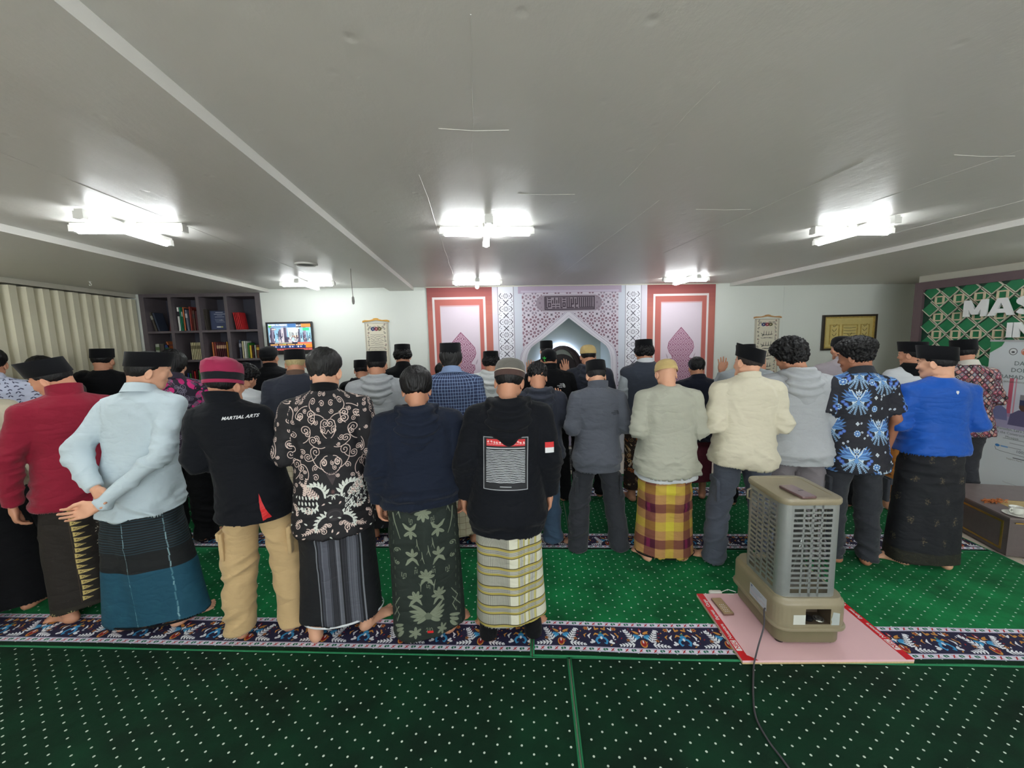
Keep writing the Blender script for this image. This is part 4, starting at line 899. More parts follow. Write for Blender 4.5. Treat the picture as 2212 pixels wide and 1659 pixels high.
    for s in (-1, 1):     # sleeves
        for _ in range(60):
            x = s*rd.uniform(.34, .56); z = rd.uniform(.98, 1.45)
            if rd.random() < .7 or z > 1.2: c.curl(x, z, rd.uniform(.012, .026), 1.5, rd.uniform(0, 6), wd, CR, rd.choice((-1, 1)))
    return pr('black_scroll_batik', c, .75)
def t_greystripe():
    c = Canvas(-.52, 0, .52, .05, 1000, (17, 19, 25)); rd = random.Random(2)
    for a, b_, col in ((-.125, -.118, (122, 126, 134)), (-.110, -.048, (58, 60, 70)), (-.092, -.060, (92, 95, 106)), (-.046, -.014, (38, 39, 46)), (-.013, .012, (104, 107, 116)), (.012, .018, (12, 14, 18)), (.020, .048, (40, 41, 48)), (.050, .096, (84, 87, 97)), (.096, .108, (54, 57, 66)), (.116, .124, (122, 126, 134))): c.rect(a, 0, b_, .05, col)
    x = -.115
    while x < .115: c.rect(x, 0, x+.0010, .05, rd.choice(((24, 24, 30), (150, 152, 160), (30, 30, 38))), .45); x += .0034
    return pr('charcoal_striped_sarong', c)
def t_sage():
    G = (124, 132, 112); c = Canvas(-.52, 0, .52, 1.06, 760, (30, 40, 35)); rd = random.Random(8)
    def flower(x, z, L, n, a0, sp): 
        for k in range(n): a = a0+sp*(k-(n-1)/2); c.petal(x, z, L, L*.42, a, G); c.line([(x+math.cos(a)*L*.25, z+math.sin(a)*L*.25), (x+math.cos(a)*L*.85, z+math.sin(a)*L*.85)], .0012, (84, 92, 76))
    def horn(x, z, r, up):
        for s in (-1, 1): c.line([(x, z), (x+s*r*.5, z+up*r*.25), (x+s*r*.85, z+up*r*.8)], [.022, .020, .006], G)
        for s in (-1, 1):
            for k in range(4): c.rect(x+s*r*(.3+.14*k)-.003, z+up*r*(.3+.12*k), x+s*r*(.3+.14*k)+.003, z+up*r*(.44+.12*k), G)
    def squig(x, z, s=1, v=1): c.line([(x, z), (x, z+v*.022), (x+s*.010, z+v*.022), (x+s*.010, z+v*.006), (x+s*.020, z+v*.006), (x+s*.020, z+v*.03)], .0032, G); c.curl(x+s*.012, z-v*.008, .007, 1, 0, .003, G)
    def sprig(x, z, v=1): c.line([(x, z), (x+.004, z+v*.04), (x+.014, z+v*.072)], [.003, .007, .003], G); c.line([(x+.003, z+v*.03), (x-.010, z+v*.055)], [.004, .002], G)
    for (x, z) in ((-.0, .86), (0, .455)): flower(x, z, .056, 5, -math.pi/2 if z > .6 else math.pi/2, .72); horn(x, z+(.012 if z > .6 else -.012), .052, 1 if z > .6 else -1)
    for s in (-1, 1):
        flower(s*.088, .745, .05, 3, -math.pi/2, .95); horn(s*.088, .757, .048, 1); flower(s*.088, .585, .05, 3, math.pi/2, .95); horn(s*.088, .572, .048, -1)
        flower(s*.080, .325 if s > 0 else .315, .052, 5 if s > 0 else 4, math.pi/2, .75); horn(s*.080, .31, .045, -1); squig(s*.06-.01, .80, s); squig(s*.05-.01, .505, s, -1); sprig(s*.045, .36, 1); sprig(s*.05, .70, -1); sprig(s*.02, .66 if s > 0 else .62, -1)
        flower(s*.155, .98, .05, 3, -math.pi/2, .8); sprig(s*.155, .90, -1); flower(s*.09, .10, .038, 6, 0, 1.05); squig(s*.13, .46, s)
        for k in range(5): c.petal(0, .20, .14-.012*k, .026, math.pi/2-s*(.95+.28*k), G); c.line([(s*.02, .2), (s*.02+math.cos(math.pi/2-s*(.95+.28*k))*.1, .2+math.sin(math.pi/2-s*(.95+.28*k))*.1)], .0012, (70, 78, 64))
        for z in np.arange(.06, 1.0, .055): c.rect(s*.185, z, s*.188, z+.022, G, .7); c.rect(s*.205, z+.02, s*.2075, z+.045, G, .5)
        c.line([(s*.165, .33), (s*.195, .27), (s*.17, .22), (s*.185, .17)], .004, G); c.line([(s*.17, .27), (s*.205, .20)], .004, G); c.line([(s*.19, .85), (s*.165, .76), (s*.15, .70)], [.012, .005, .003], G); c.curl(s*.17, .63, .016, 1.3, 0, .005, G); c.curl(s*.17, .55, .014, 1.3, 2, .005, G)
        for k in range(3): c.petal(s*.15, .16-.02*k, .06, .02, (-.5 if s > 0 else math.pi+.5)-s*.25*k, G)
        flower(s*.27, .8, .05, 5, 0, 1.2); flower(s*.33, .5, .05, 5, 0, 1.2); flower(s*.28, .25, .05, 5, 0, 1.2)
    c.poly([(0, .225), (.028, .205), (.02, .178), (-.02, .178), (-.028, .205)], (96, 104, 88)); squig(-.012, .93, 1, -1); squig(0, .41, 1, -1)
    c.line([(-.02, .115), (-.012, .125), (-.008, .11), (-.02, .098), (-.006, .098)], .003, G); c.line([(.002, .125), (.002, .098)], .003, G); c.ell(.017, .112, .009, .013, G); c.ell(.017, .112, .005, .009, (30, 40, 35))
    return pr('dark_green_ikat_sarong', c)
def t_plaid7():
    c = Canvas(-.52, 0, .52, 1.06, 800, (216, 215, 196)); rd = random.Random(1); K = (46, 46, 44)
    x = -.52
    while x < -.012: c.rect(x, 0, x+.0021, 1.06, (40, 42, 44), .82); c.rect(x+.0021, 0, x+.0032, 1.06, (150, 150, 148), .5); x += .0048
    for k in range(4): c.rect(-.012+k*.004, 0, -.010+k*.004, 1.06, K, .7)
    for u in (.058, .132, .30, .42):
        c.rect(u, 0, u+.048, 1.06, (170, 170, 164), .8); c.rect(u, 0, u+.010, 1.06, (196, 186, 104), .85); c.rect(u+.038, 0, u+.048, 1.06, (196, 186, 104), .85); c.rect(u-.002, 0, u, 1.06, (110, 104, 70), .7); c.rect(u+.048, 0, u+.050, 1.06, (110, 104, 70), .7); c.rect(u+.023, 0, u+.0245, 1.06, K, .5)
    for z in np.arange(.10, 1.06, .118):
        c.rect(-.52, z, .52, z+.050, (158, 158, 152), .62); c.rect(-.52, z, .52, z+.013, (176, 158, 62), .8); c.rect(-.52, z+.037, .52, z+.050, (176, 158, 62), .8)
        c.rect(-.52, z-.003, .52, z+.001, (44, 38, 22), .85); c.rect(-.52, z+.050, .52, z+.055, (52, 44, 24), .9); c.rect(-.52, z+.020, .52, z+.0215, K, .7); c.rect(-.52, z+.030, .52, z+.0315, K, .6)
    for z in (.028, .040, .050): c.rect(-.52, z, .52, z+.005, K, .85)
    return pr('cream_plaid_sarong', c)
def t_tumpal():
    c = Canvas(-.52, 0, .52, 1.06, 760, (32, 26, 22)); GO = (196, 174, 108); WH = (186, 180, 160); rd = random.Random(3)
    for _ in range(500): c.ell(rd.uniform(-.52, .52), rd.uniform(0, 1.06), .003, .002, (62, 50, 38), rd.uniform(0, 3), .8)
    for i in range(24):
        z = .15+i*.036; L = .085 if i % 2 else .055; x = -.07+.006*math.sin(i*.7); c.poly([(x, z), (x, z+.031), (x+L, z+.012)], GO); c.curl(x+.014, z+.014, .006, 1, 0, .002, (60, 44, 24)); c.line([(x+.02, z+.008), (x+.03, z+.018), (x+.045, z+.012)], .0018, (60, 44, 24))
    c.rect(-.078, .14, -.074, 1.05, (90, 70, 50), .6)
    for i in range(12):
        z = .16+i*.082
        for u in (.062, .118):
            for k in range(5): a = -.2+k*.75+(.6 if u > .1 else 0); c.petal(u+.010*math.cos(a), z+.022*math.sin(a), .014, .005, a+.8, WH)
            c.line([(u-.008, z-.02), (u, z-.026), (u+.008, z-.022)], .0025, WH)
        c.line([(.165, z), (.19, z+.004)], .003, WH)
        for k in range(6): c.ell(.09+.03*math.cos(k), z+.03+.012*math.sin(k), .0022, .0022, (110, 96, 74))
    c.rect(-.52, .03, .52, .125, (40, 36, 24), .8)
    for i in range(14):
        x = -.5+i*.075
        for k in range(8): c.petal(x+.006*math.cos(k*.785), .085+.006*math.sin(k*.785), .014, .0045, k*.785, (176, 166, 112))
        c.leaf(x+.035, .06, .02, .008, .6, WH)
    return pr('dark_brown_batik_sarong', c)
def t_teal():
    c = Canvas(-.52, 0, .52, 1.06, 600, (16, 20, 24)); rd = random.Random(3)
    c.rect(-.52, 0, .52, .405, (20, 76, 98))
    for _ in range(40): c.ell(rd.uniform(-.5, .5), rd.uniform(0, .38), rd.uniform(.02, .06), rd.uniform(.01, .03), (28, 88, 104), rd.uniform(0, 3), .25)
    for i in range(16): c.rect(-.52, .525+i*.015, .52, .530+i*.015, (36, 66, 80), .8)
    for u in (-.10, .085, .30, -.34):
        z = 0
        while z < 1.06: L = rd.uniform(.01, .05); c.line([(u+rd.uniform(-.002, .002), z), (u+rd.uniform(-.002, .002), z+L)], .0042, (146, 182, 190), rd.uniform(.3, .95)); z += L+rd.uniform(0, .012)
    c.rect(-.52, 0, .52, .075, (14, 16, 18), 0); return pr('black_and_teal_sarong', c)
def t_yplaid():
    c = Canvas(-.52, 0, .52, 1.06, 500, (170, 130, 70)); Y, T, M, P_ = (214, 200, 56), (184, 138, 84), (72, 12, 38), (150, 28, 92); seq = [Y, T, M, T]; cw = .076
    n = int(1.06/cw)+1
    for i in range(-10, 10):
        for j in range(n+1):
            a, b_ = seq[i % 4], seq[(j*1) % 4]; col = tuple(int((p+q)/2) for p, q in zip(a, b_)); 
            if a == M and b_ == M: col = (78, 16, 44)
            elif M in (a, b_) and Y in (a, b_): col = (150, 106, 50)
            elif a == Y and b_ == Y: col = (212, 198, 62)
            c.rect(i*cw, j*cw, (i+1)*cw, (j+1)*cw, col)
            if a == M and b_ == M: c.rect(i*cw+.014, j*cw, i*cw+.040, (j+1)*cw, P_, .55)
    return pr('yellow_maroon_plaid_sarong', c)
def t_bluebatik():
    c = Canvas(-.57, .60, .57, 1.52, 800, (30, 31, 42)); B1, B2, B3, W_ = (70, 112, 176), (106, 156, 214), (60, 84, 160), (206, 222, 232); rd = random.Random(2)
    def garuda(x, z, k=1.0):
        for s in (-1, 1):
            for i, (a, L) in enumerate(((.95, .105), (.72, .110), (.48, .105), (.22, .10), (-.02, .085))):
                ang = a if s > 0 else math.pi-a; c.leaf(x+s*.008, z, L*k, .030*k, ang, (B2, B1, B2, B1, B2)[i])
                c.line([(x+s*.02, z), (x+math.cos(ang)*L*k*.9, z+math.sin(ang)*L*k*.9)], .0022*k, (30, 40, 80))
            c.line([(x+s*.004, z+.004), (x+s*.03*k, z+.035*k), (x+s*.045*k, z+.070*k), (x+s*.062*k, z+.062*k)], [.008*k, .008*k, .006*k, .004*k], W_)
            for (dx, dz, r) in ((.075, -.035, .013), (.092, -.018, .012), (.062, -.052, .010)): c.ell(x+s*dx*k, z+dz*k, r*k, r*k, (78, 108, 196)); c.ell(x+s*dx*k, z+dz*k, r*k*.4, r*k*.4, B2)
            c.line([(x+s*.012*k, z-.01*k), (x+s*.034*k, z-.025*k), (x+s*.032*k, z-.06*k)], [.007*k, .012*k, .008*k], W_); c.ell(x+s*.036*k, z-.018*k, .008*k, .006*k, W_)
            for i, (a, L) in enumerate(((-1.32, .085), (-1.0, .09), (-.72, .08))):
                ang = a if s > 0 else math.pi-a; n = 7
                for q in range(n): t = (q+1.5)/n; c.petal(x+math.cos(ang)*L*k*t, z-.01+math.sin(ang)*L*k*t, .014*k, .007*k, ang-.5, (150, 184, 214)); c.petal(x+math.cos(ang)*L*k*t, z-.01+math.sin(ang)*L*k*t, .014*k, .007*k, ang+.5, (130, 166, 202))
        for a, L in ((math.pi/2, .05), (math.pi/2+.5, .045), (math.pi/2-.5, .045)): c.leaf(x, z+.028*k, L*k, .018*k, a, W_); c.leaf(x, z+.032*k, L*k*.6, .007*k, a, B1)
        c.ell(x, z+.008*k, .010*k, .018*k, W_); c.ell(x, z+.008*k, .005*k, .011*k, B1); c.ell(x, z-.02*k, .012*k, .02*k, B2)
    spots = [(0.0, 1.275), (.175, 1.06), (-.175, 1.06), (0, .86), (.19, .70), (-.19, .70), (.20, 1.42), (-.20, 1.42), (.43, 1.24), (-.43, 1.24), (.35, .9), (-.35, .9), (.52, 1.4), (-.52, 1.4), (.0, 1.46)]
    for x, z in spots: garuda(x, z)
    def star(x, z): c.star(x, z, .026, 8, B2, .6); c.rect(x-.013, z-.013, x+.013, z+.013, B1); c.star(x, z, .010, 4, W_, .5); [c.ell(x+.02*math.cos(a), z+.02*math.sin(a), .004, .004, W_) for a in np.arange(.4, 6.6, .785)]
    for x, z in ((.10, 1.40), (.13, 1.21), (0, 1.03), (.12, .80), (-.13, .82), (-.12, 1.22), (.40, 1.05), (-.40, 1.05), (-.1, 1.4)): star(x, z)
    for x, z in ((0, 1.10), (.135, 1.29), (.135, .885), (-.13, 1.30), (-.13, .9)): [c.ell(x+.008*math.cos(a), z+.008*math.sin(a), .0065, .0065, (200, 212, 222)) for a in (0, 1.57, 3.14, 4.71)]
    for _ in range(150):
        x, z = rd.uniform(-.57, .57), rd.uniform(.6, 1.5)
        if min((x-a)**2+(z-b_)**2 for a, b_ in spots) > .105**2 or (min(abs(x-a) for a, b_ in spots if abs(z-b_) < .1) if [1 for a, b_ in spots if abs(z-b_) < .1] else 1) > .10:
            px = c.a[int((z-.6)*800)-4:int((z-.6)*800)+5, max(0, int((x+.57)*800)-4):int((x+.57)*800)+5]
            if px.size and px.max() < .25: c.ell(x, z, .009, .007, (196, 208, 220), rd.uniform(0, 3)); c.ell(x, z, .003, .002, (60, 70, 110))
    return pr('blue_batik_shirt_print', c, .75)
def t_goldmotif():
    c = Canvas(-.52, 0, .52, 1.06, 600, (22, 24, 31)); rd = random.Random(6)
    for j in range(6):
        for i in range(-4, 5):
            x = i*.145+(.07 if j % 2 else 0); z = .24+j*.16
            for k in range(26): a = rd.uniform(0, 6.3); r = rd.uniform(.2, 1); c.ell(x+math.cos(a)*.020*r, z+math.sin(a)*.034*r, .004, .003, rd.choice(((84, 74, 58), (60, 56, 48), (110, 94, 70))), rd.uniform(0, 3), .8)
            c.ell(x, z, .004, .006, (96, 84, 64))
    c.rect(-.52, 0, .52, .145, (38, 36, 26), .9)
    for _ in range(400): c.ell(rd.uniform(-.5, .5), rd.uniform(0, .145), .006, .003, rd.choice(((58, 54, 36), (26, 26, 24))), rd.uniform(0, 3), .7)
    return pr('black_gold_motif_sarong', c)
def batik(name, bg, cols, n, kinds, seed, rmax=.03, z0=.0, z1=1.5, ppm=520, w=.52, blobs=None, wd=.004, sym=False):
    c = Canvas(-w, z0, w, z1, ppm, bg); rd = random.Random(seed)
    if blobs:
        for _ in range(blobs[0]):
            x, z, r = rd.uniform(-w, w), rd.uniform(z0, z1), rd.uniform(.02, .06); [c.ell(x+rd.uniform(-r, r), z+rd.uniform(-r, r), r*rd.uniform(.3, .7), r*rd.uniform(.3, .6), rd.choice(blobs[1]), rd.uniform(0, 3)) for _ in range(5)]
    for _ in range(n):
        x, z, a, r, k, col = rd.uniform(-w, w), rd.uniform(z0, z1), rd.uniform(0, 6.3), rd.uniform(rmax*.4, rmax), rd.choice(kinds), rd.choice(cols)
        for s in ((1, -1) if sym else (1,)):
            X = x*s; A = a if s > 0 else math.pi-a
            if k == 'curl': c.curl(X, z, r, 1.4, A, wd, col, s)
            elif k == 'scroll': c.scroll(X, z, r*2.5, A, r*.7, wd, col, s)
            elif k == 'leaf': c.leaf(X, z, r, r*.35, A, col)
            elif k == 'flower':
                for q in range(6): c.petal(X, z, r, r*.5, q*1.047+a, col)
                c.ell(X, z, r*.25, r*.25, bg)
            elif k == 'dot': c.ell(X, z, r*.15, r*.15, col)
            elif k == 'feather': wheat(c, X, z, A, r*3, .6, col, 6, r*.4)
            elif k == 'streak': c.line([(X, z), (X+math.cos(1.3)*r*2, z+math.sin(1.3)*r*2)], wd*.7, col)
    return pr(name, c)
def t_tenun():
    c = Canvas(-.52, .6, .52, 1.5, 520, (62, 44, 50)); rd = random.Random(9); cols = [(150, 70, 90), (176, 110, 104), (120, 122, 136), (170, 166, 160), (96, 40, 62), (30, 28, 34)]
    j = 0; z = .6
    while z < 1.52:
        i = -10; r = .021
        while i < 11:
            x = i*.05+(.025 if j % 2 else 0); col = cols[(i*3+j*5) % 6]; c.poly([(x-r, z), (x, z+r), (x+r, z), (x, z-r)], col); c.poly([(x-r*.6, z), (x, z+r*.6), (x+r*.6, z), (x, z-r*.6)], cols[(i+j) % 6]); c.poly([(x-r*.25, z), (x, z+r*.25), (x+r*.25, z), (x, z-r*.25)], (200, 196, 186))
            for s in (-1, 1): c.line([(x+s*r, z), (x+s*r*1.2, z+.008), (x+s*r*.9, z+.012)], .003, (28, 26, 32))
            i += 1
        z += .025; j += 1
    return pr('woven_diamond_shirt_print', c)
def t_check(name, bg, ln, pitch, w, sec=None):
    c = Canvas(0, 0, pitch*2, pitch*2, 1400, bg)
    if sec: c.rect(0, 0, pitch, pitch, sec, .5); c.rect(pitch, pitch, pitch*2, pitch*2, sec, .5)
    for k in (0, 1): c.rect(k*pitch, 0, k*pitch+w, pitch*2, ln); c.rect(0, k*pitch, pitch*2, k*pitch+w, ln)
    return pr(name, c)
def t_leafshirt():
    c = Canvas(0, 0, .24, .24, 900, (190, 196, 218)); rd = random.Random(4)
    for j in range(9):
        for i in range(9):
            x, z = i*.0267+(.013 if j % 2 else 0), j*.0267
            for dx in (-.24, 0, .24):
                for dz in (-.24, 0, .24): c.leaf(x+dx, z+dz, .022, .008, rd.uniform(.3, 1.2) if (i+j) % 2 else rd.uniform(1.9, 2.8), (62, 64, 92)) if dx == 0 and dz == 0 else None
    return pr('leaf_print_shirt', c)
# ------------------------------------------------------------------ plain cloths
M_PECI = cloth('black_velvet', rgb(9, 10, 15), .9, .12, .3, 500, .10, cr=0)
K = dict(navy=cloth('navy_fleece', rgb(25, 33, 50), heather=.25, sheen=.06), black=cloth('black_fleece', rgb(15, 18, 25), heather=.2, sheen=.05), jet=cloth('jet_cotton', rgb(11, 12, 16), sheen=.05), charcoal=cloth('charcoal_fleece', rgb(50, 54, 66), heather=.2),
         slate=cloth('slate_knit', rgb(92, 96, 106), heather=.35), sage=cloth('sage_knit', rgb(178, 179, 164), heather=.1), cream=cloth('cream_knit', rgb(214, 208, 186)), lgrey=cloth('light_grey_fleece', rgb(176, 180, 184), heather=.18),
         white=cloth('white_cotton', rgb(216, 220, 224)), pale=cloth('pale_blue_cotton', rgb(190, 206, 214), .8, .05), maroon=cloth('maroon_wool', rgb(136, 28, 50)), khaki=cloth('khaki_cotton', rgb(196, 168, 124)), dgrey=cloth('dark_grey_cotton', rgb(50, 52, 58)),
         bgrey=cloth('blue_grey_denim', rgb(88, 94, 108)), pgrey=cloth('warm_grey_cotton', rgb(128, 122, 126)), jeans=cloth('washed_blue_jeans', rgb(56, 76, 98), .8, .25, scale=7), royal=cloth('royal_blue_jersey', rgb(22, 84, 178), .5, .08), mauve=cloth('mauve_grey_shirt', rgb(168, 160, 166)),
         brown=cloth('brown_grey_jacket', rgb(74, 68, 64)), vest=cloth('slate_quilted_vest', rgb(62, 68, 80)), puffer=cloth('white_puffer', rgb(222, 226, 226), .6), blazer=cloth('dark_navy_wool', rgb(24, 27, 42)), purple=cloth('purple_satin', rgb(92, 62, 140), .4),
         tan=cloth('tan_crochet', rgb(204, 178, 120), .9, .12, .9, 160, cr=0), greyfelt=cloth('grey_felt', rgb(110, 108, 102), .95, .15, .6, 260), brownband=cloth('brown_band', rgb(84, 64, 60)), piping=cloth('cream_piping', rgb(206, 194, 176)),
         maroonfelt=cloth('maroon_fleece_cap', rgb(160, 46, 82), .9), blackfelt=cloth('black_felt_band', rgb(26, 28, 34)), collar=cloth('brown_collar', rgb(104, 82, 70)), red=cloth('red_cloth', rgb(196, 22, 30)), gsh=cloth('grey_shirt', rgb(166, 174, 180)))
T = dict(scroll=t_scroll(), stripe=t_greystripe(), sage=t_sage(), plaid=t_plaid7(), tumpal=t_tumpal(), teal=t_teal(), yplaid=t_yplaid(), blue=t_bluebatik(), gold=t_goldmotif(), tenun=t_tenun(), leaf=t_leafshirt(),
         check=t_check('navy_check_shirt', (44, 58, 92), (160, 184, 222), .026, .0026, (34, 44, 74)),
         pink=batik('pink_and_black_batik', (42, 34, 52), [(126, 120, 138), (100, 92, 112), (16, 14, 22), (120, 112, 130)], 520, ('curl', 'scroll', 'curl'), 3, .030, .7, 1.5, blobs=(64, [(216, 44, 128), (192, 34, 112)]), wd=.0055),
         brown=batik('brown_batik_sarong', (48, 34, 28), [(206, 170, 120), (168, 96, 52), (226, 214, 190), (30, 26, 28), (140, 110, 80)], 900, ('leaf', 'flower', 'feather', 'curl', 'leaf'), 5, .026, 0, 1.06, wd=.003),
         orange=batik('orange_batik_sarong', (172, 108, 40), [(120, 70, 28), (206, 140, 62), (90, 54, 24)], 600, ('leaf', 'curl', 'feather'), 6, .022, 0, 1.06, wd=.003),
         streak=batik('black_streaked_sarong', (22, 22, 28), [(110, 112, 122), (74, 76, 86), (150, 150, 158)], 240, ('streak', 'feather', 'streak'), 7, .03, 0, 1.06, wd=.004),
         camo=batik('green_yellow_batik', (96, 108, 78), [(186, 178, 96), (40, 46, 40), (210, 206, 160)], 420, ('leaf', 'flower', 'curl'), 8, .03, .7, 1.5),
         maroons=batik('maroon_woven_sarong', (92, 26, 44), [(116, 44, 62), (66, 18, 34)], 260, ('leaf', 'dot', 'leaf'), 9, .03, 0, 1.06),
         cream=t_check('cream_lined_sarong', (206, 196, 172), (140, 118, 92), .055, .003, (190, 178, 150)))
# ------------------------------------------------------------------ the men, row by row (px = column in the photograph, v = distance of the row)
def man(px, v, hx, hy, label, **P):
    P['pos'] = spot(px, v); P['top'] = topz(hx, hy, v)-.012; P['label'] = label; P.setdefault('seed', int(px) % 17+1); P.setdefault('yaw', math.degrees(math.atan2(-P['pos'][0], P['pos'][1]))*(.75 if P['pos'][0] < .2 else .35)+8.5)
    if 'group' not in P: pass
    x = person(P); return P
PC = lambda **k: dict(kind='peci', mat=M_PECI, name='black_cap', **k)
UP = lambda m, hem=.88, **k: dict(mat=m, hem=hem, **k)
SR = lambda m, hem=.10, **k: dict(type='sarong', mat=m, hem=hem, **k)
TR = lambda m, **k: dict(type='trousers', mat=m, **k)
# front row
p = man(-72, 2.30, -72, 775, 'person cut off at the left edge of the front row, in a black sarong', upper=[UP(K['cream'], .86, name='shirt')], lower=SR(K['jet'], .06, flare=1.15), arms='down', cap=PC(), lod=1, stance=.16, feet=(40, 20))
p = man(156, 2.38, 104, 770, 'person in a maroon jacket and black cap, head bowed to the left, brown batik sarong', yaw=62, head=(48, 24, -6), lean=(.0, .05), upper=[UP(K['maroon'], .76, name='jacket', collar='stand', th=.006, sleeve='long')], lower=SR(T['tumpal'], .085), arms=((.265, -.02, 1.10), (.275, .03, .82), (-.05, .1, -1), (-1, 0, 0), 'relaxed'), cap=PC(h=.098, tilt=.42), lod=1, bw=.95, stance=.14, feet=(25, 20), eyes=1, hfwd=.02)
p = man(288, 2.26, 312, 758, 'person in a pale blue shirt, hands behind the back, face turned right', yaw=8, head=(-48, 6, 0), lean=(.13, .06), skin=0,
        upper=[UP(K['pale'], .74, name='shirt', collar='shirt', wrinkle=.011)], lower=SR(T['teal'], .06, flare=1.2, edge=K['jet']), arm_r=((.222, -.15, 1.10), (.02, -.285, .875), (-.85, -.1, -.25), (.1, -1, .5), 'relaxed'), arm_l=((.250, -.12, 1.12), (.045, -.225, .95), (-.75, -.25, -.65), (.0, -1, 0), 'relaxed'), cap=PC(h=.082, tilt=.05), lod=1, bw=.95, stance=.17, feet=(30, 12), eyes=1)
p = man(542, 2.22, 490, 768, 'person in a black jacket lettered MARTIAL ARTS, maroon cap and khaki trousers', yaw=14, head=(-18, 8, 8), lean=(-.20, .02), upper=[UP(K['black'], .76, name='jacket', collar='stand', th=.012)], lower=TR(K['khaki'], cuff=.055, cr=.076, kr=.088, pocket=1), arms='front', hair='cap', sw=.162,
        cap=dict(kind='beanie', mat=[K['maroonfelt'], K['blackfelt']], name='maroon_cap', tilt=-.15, roll=.22), lod=1, bw=.88, stance=.155, feet=(35, 25))
MA = p
p = man(712, 2.22, 700, 748, 'bare-headed person in a black batik shirt with cream scrolls and grey striped sarong', yaw=19, head=(-14, 8, 0), upper=[UP(T['scroll'], .665, name='batik_shirt', collar='mock', cmat=K['jet'])], lower=SR(T['stripe'], .12, edge=K['white']), arms='front', hair='short', hairmat=H_GREY, lod=1, bw=1.0, stance=.155, feet=(48, 12), skin=0)
p = man(905, 2.22, 908, 788, 'person in a navy hooded sweatshirt with a dark green ikat sarong, bare-headed', upper=[UP(K['navy'], .885, name='hoodie', rib=1, th=.016, hood=True, collar=None, wrinkle=.009)], lower=SR(T['sage'], .05), arms='down', hair='sleek', lod=1, bw=1.08, stance=.15, feet=(40, 15), head=(0, 16, 0))
NV = p
p = man(1092, 2.22, 1108, 772, 'person in a black hoodie with a printed back panel and cream plaid sarong', lean=(.04, 0), upper=[UP(K['black'], .70, name='hoodie', rib=1, th=.016, hood=True, collar=None, blouse=.006)], lower=SR(T['plaid'], .135, tilt=-.02), arms='down', hair='cap', head=(-6, 16, 2), stance=.14,
        cap=dict(kind='round', mat=[K['greyfelt'], K['brownband'], K['piping']], name='grey_cap', tilt=-.12), lod=1, bw=.96, feet=(25, 18), extra=[])
HD = p
for s in (1, -1): q = MB(); q.loft([[(s*.135+.052*math.cos(t)*k, -.035+.060*math.sin(t)*k, z) for t in [2*math.pi*j/20 for j in range(20)]] for z, k in ((.022, 1.02), (.05, 1.05), (.10, .96), (.135, .80))]); q.build('trouser_leg', K['jet'], HD['_root'], smooth=True)
# second row
man(6, 3.10, -10, 748, 'person in a blue leaf-print shirt at the left edge, one hand raised', upper=[UP(T['leaf'], .80, name='shirt', sleeve='short', collar='shirt')], lower=TR(K['jet'], cr=.07), arm_l='raised', arm_r=((.275, -.05, 1.13), (.245, .10, .93), (.0, .5, -.8), (-1, 0, 0), 'relaxed'), hair='short', stance=.16, feet=(40, 20))
man(112, 3.42, 126, 766, 'person with bare black hair in a grey-brown jacket, mostly hidden behind the maroon jacket', upper=[UP(K['brown'], .80, name='jacket', th=.012, collar='mock')], lower=TR(K['jet']), hair='short', head=(-25, 10, 0), bw=1.1)
man(245, 4.05, 248, 752, 'person in a black collarless shirt and tall black cap behind the pale blue shirt', upper=[UP(K['jet'], .80, name='shirt', collar='crew')], lower=SR(K['jet']), cap=PC(), lod=3, bw=1.12, head=(-20, 8, 0))
man(203, 3.95, 205, 799, 'person in a black wrapped head cloth, small, between the curtain and the black collarless shirt', upper=[UP(K['jet'], .80, name='shirt')], lower=SR(K['jet']), cap=dict(kind='wrap', mat=M_PECI, name='head_cloth'), lod=3, head=(30, 10, 0))
man(363, 4.50, 362, 787, 'person in grey, only a sliver of the head visible, left of the pink batik shirt', upper=[UP(K['slate'], .80, name='shirt')], lower=TR(K['jet']), hair='fade', lod=3)
p = man(392, 3.30, 394, 752, 'person with collar-length black hair in a pink and black batik shirt', head=(-22, 8, 0), upper=[UP(T['pink'], .84, name='batik_shirt', collar='shirt')], lower=TR(K['jet'], cr=.085, kr=.09), arms='front', hair='long', bw=1.06, stance=.10, feet=(40, 20), skin=0)
q = MB(); q.loft([[(.15+.035*math.cos(t)*k, .03+.09*math.sin(t), z) for t in [2*math.pi*j/16 for j in range(16)]] for z, k in ((.25, 1.5), (.5, 1.3), (.9, .9))]); q.build('purple_panel', K['purple'], p['_root'], smooth=True)
man(536, 3.42, 550, 782, 'person in a white shirt with short curly hair, head bowed right, behind the maroon cap', head=(-38, 28, 0), upper=[UP(K['white'], .84, name='shirt')], lower=TR(K['jet']), hair='curly', arms='front', bw=.98)
man(479, 4.30, 479, 776, 'person in a black patterned cap, barely visible above the maroon cap', upper=[UP(K['jet'], .84, name='shirt')], lower=SR(K['jet']), cap=dict(kind='kufi', mat=T['streak'], name='patterned_cap'), lod=3)
man(600, 4.42, 598, 747, 'person in a black shirt and soft black cap looking towards the television', head=(-24, -4, 0), upper=[UP(K['jet'], .84, name='shirt', collar='mock')], lower=SR(K['jet']), cap=dict(kind='kufi', mat=M_PECI, name='black_cap'), lod=3, bw=1.05)
man(652, 3.56, 652, 753, 'person with pale blond hair under a black cap, dark jacket with a brown collar', upper=[UP(K['charcoal'], .82, name='jacket', collar='mock', cmat=K['collar'], th=.010)], lower=SR(T['cream'], .10), cap=PC(), hairmat=H_BLOND, bw=1.15, stance=.15)
man(791, 4.42, 791, 776, 'person in a black hooded top and black cap beside the light grey hoodie, head low', upper=[UP(K['jet'], .84, name='hoodie', hood=True, collar=None, th=.012)], lower=SR(K['jet']), cap=PC(), lod=3, bw=1.05)
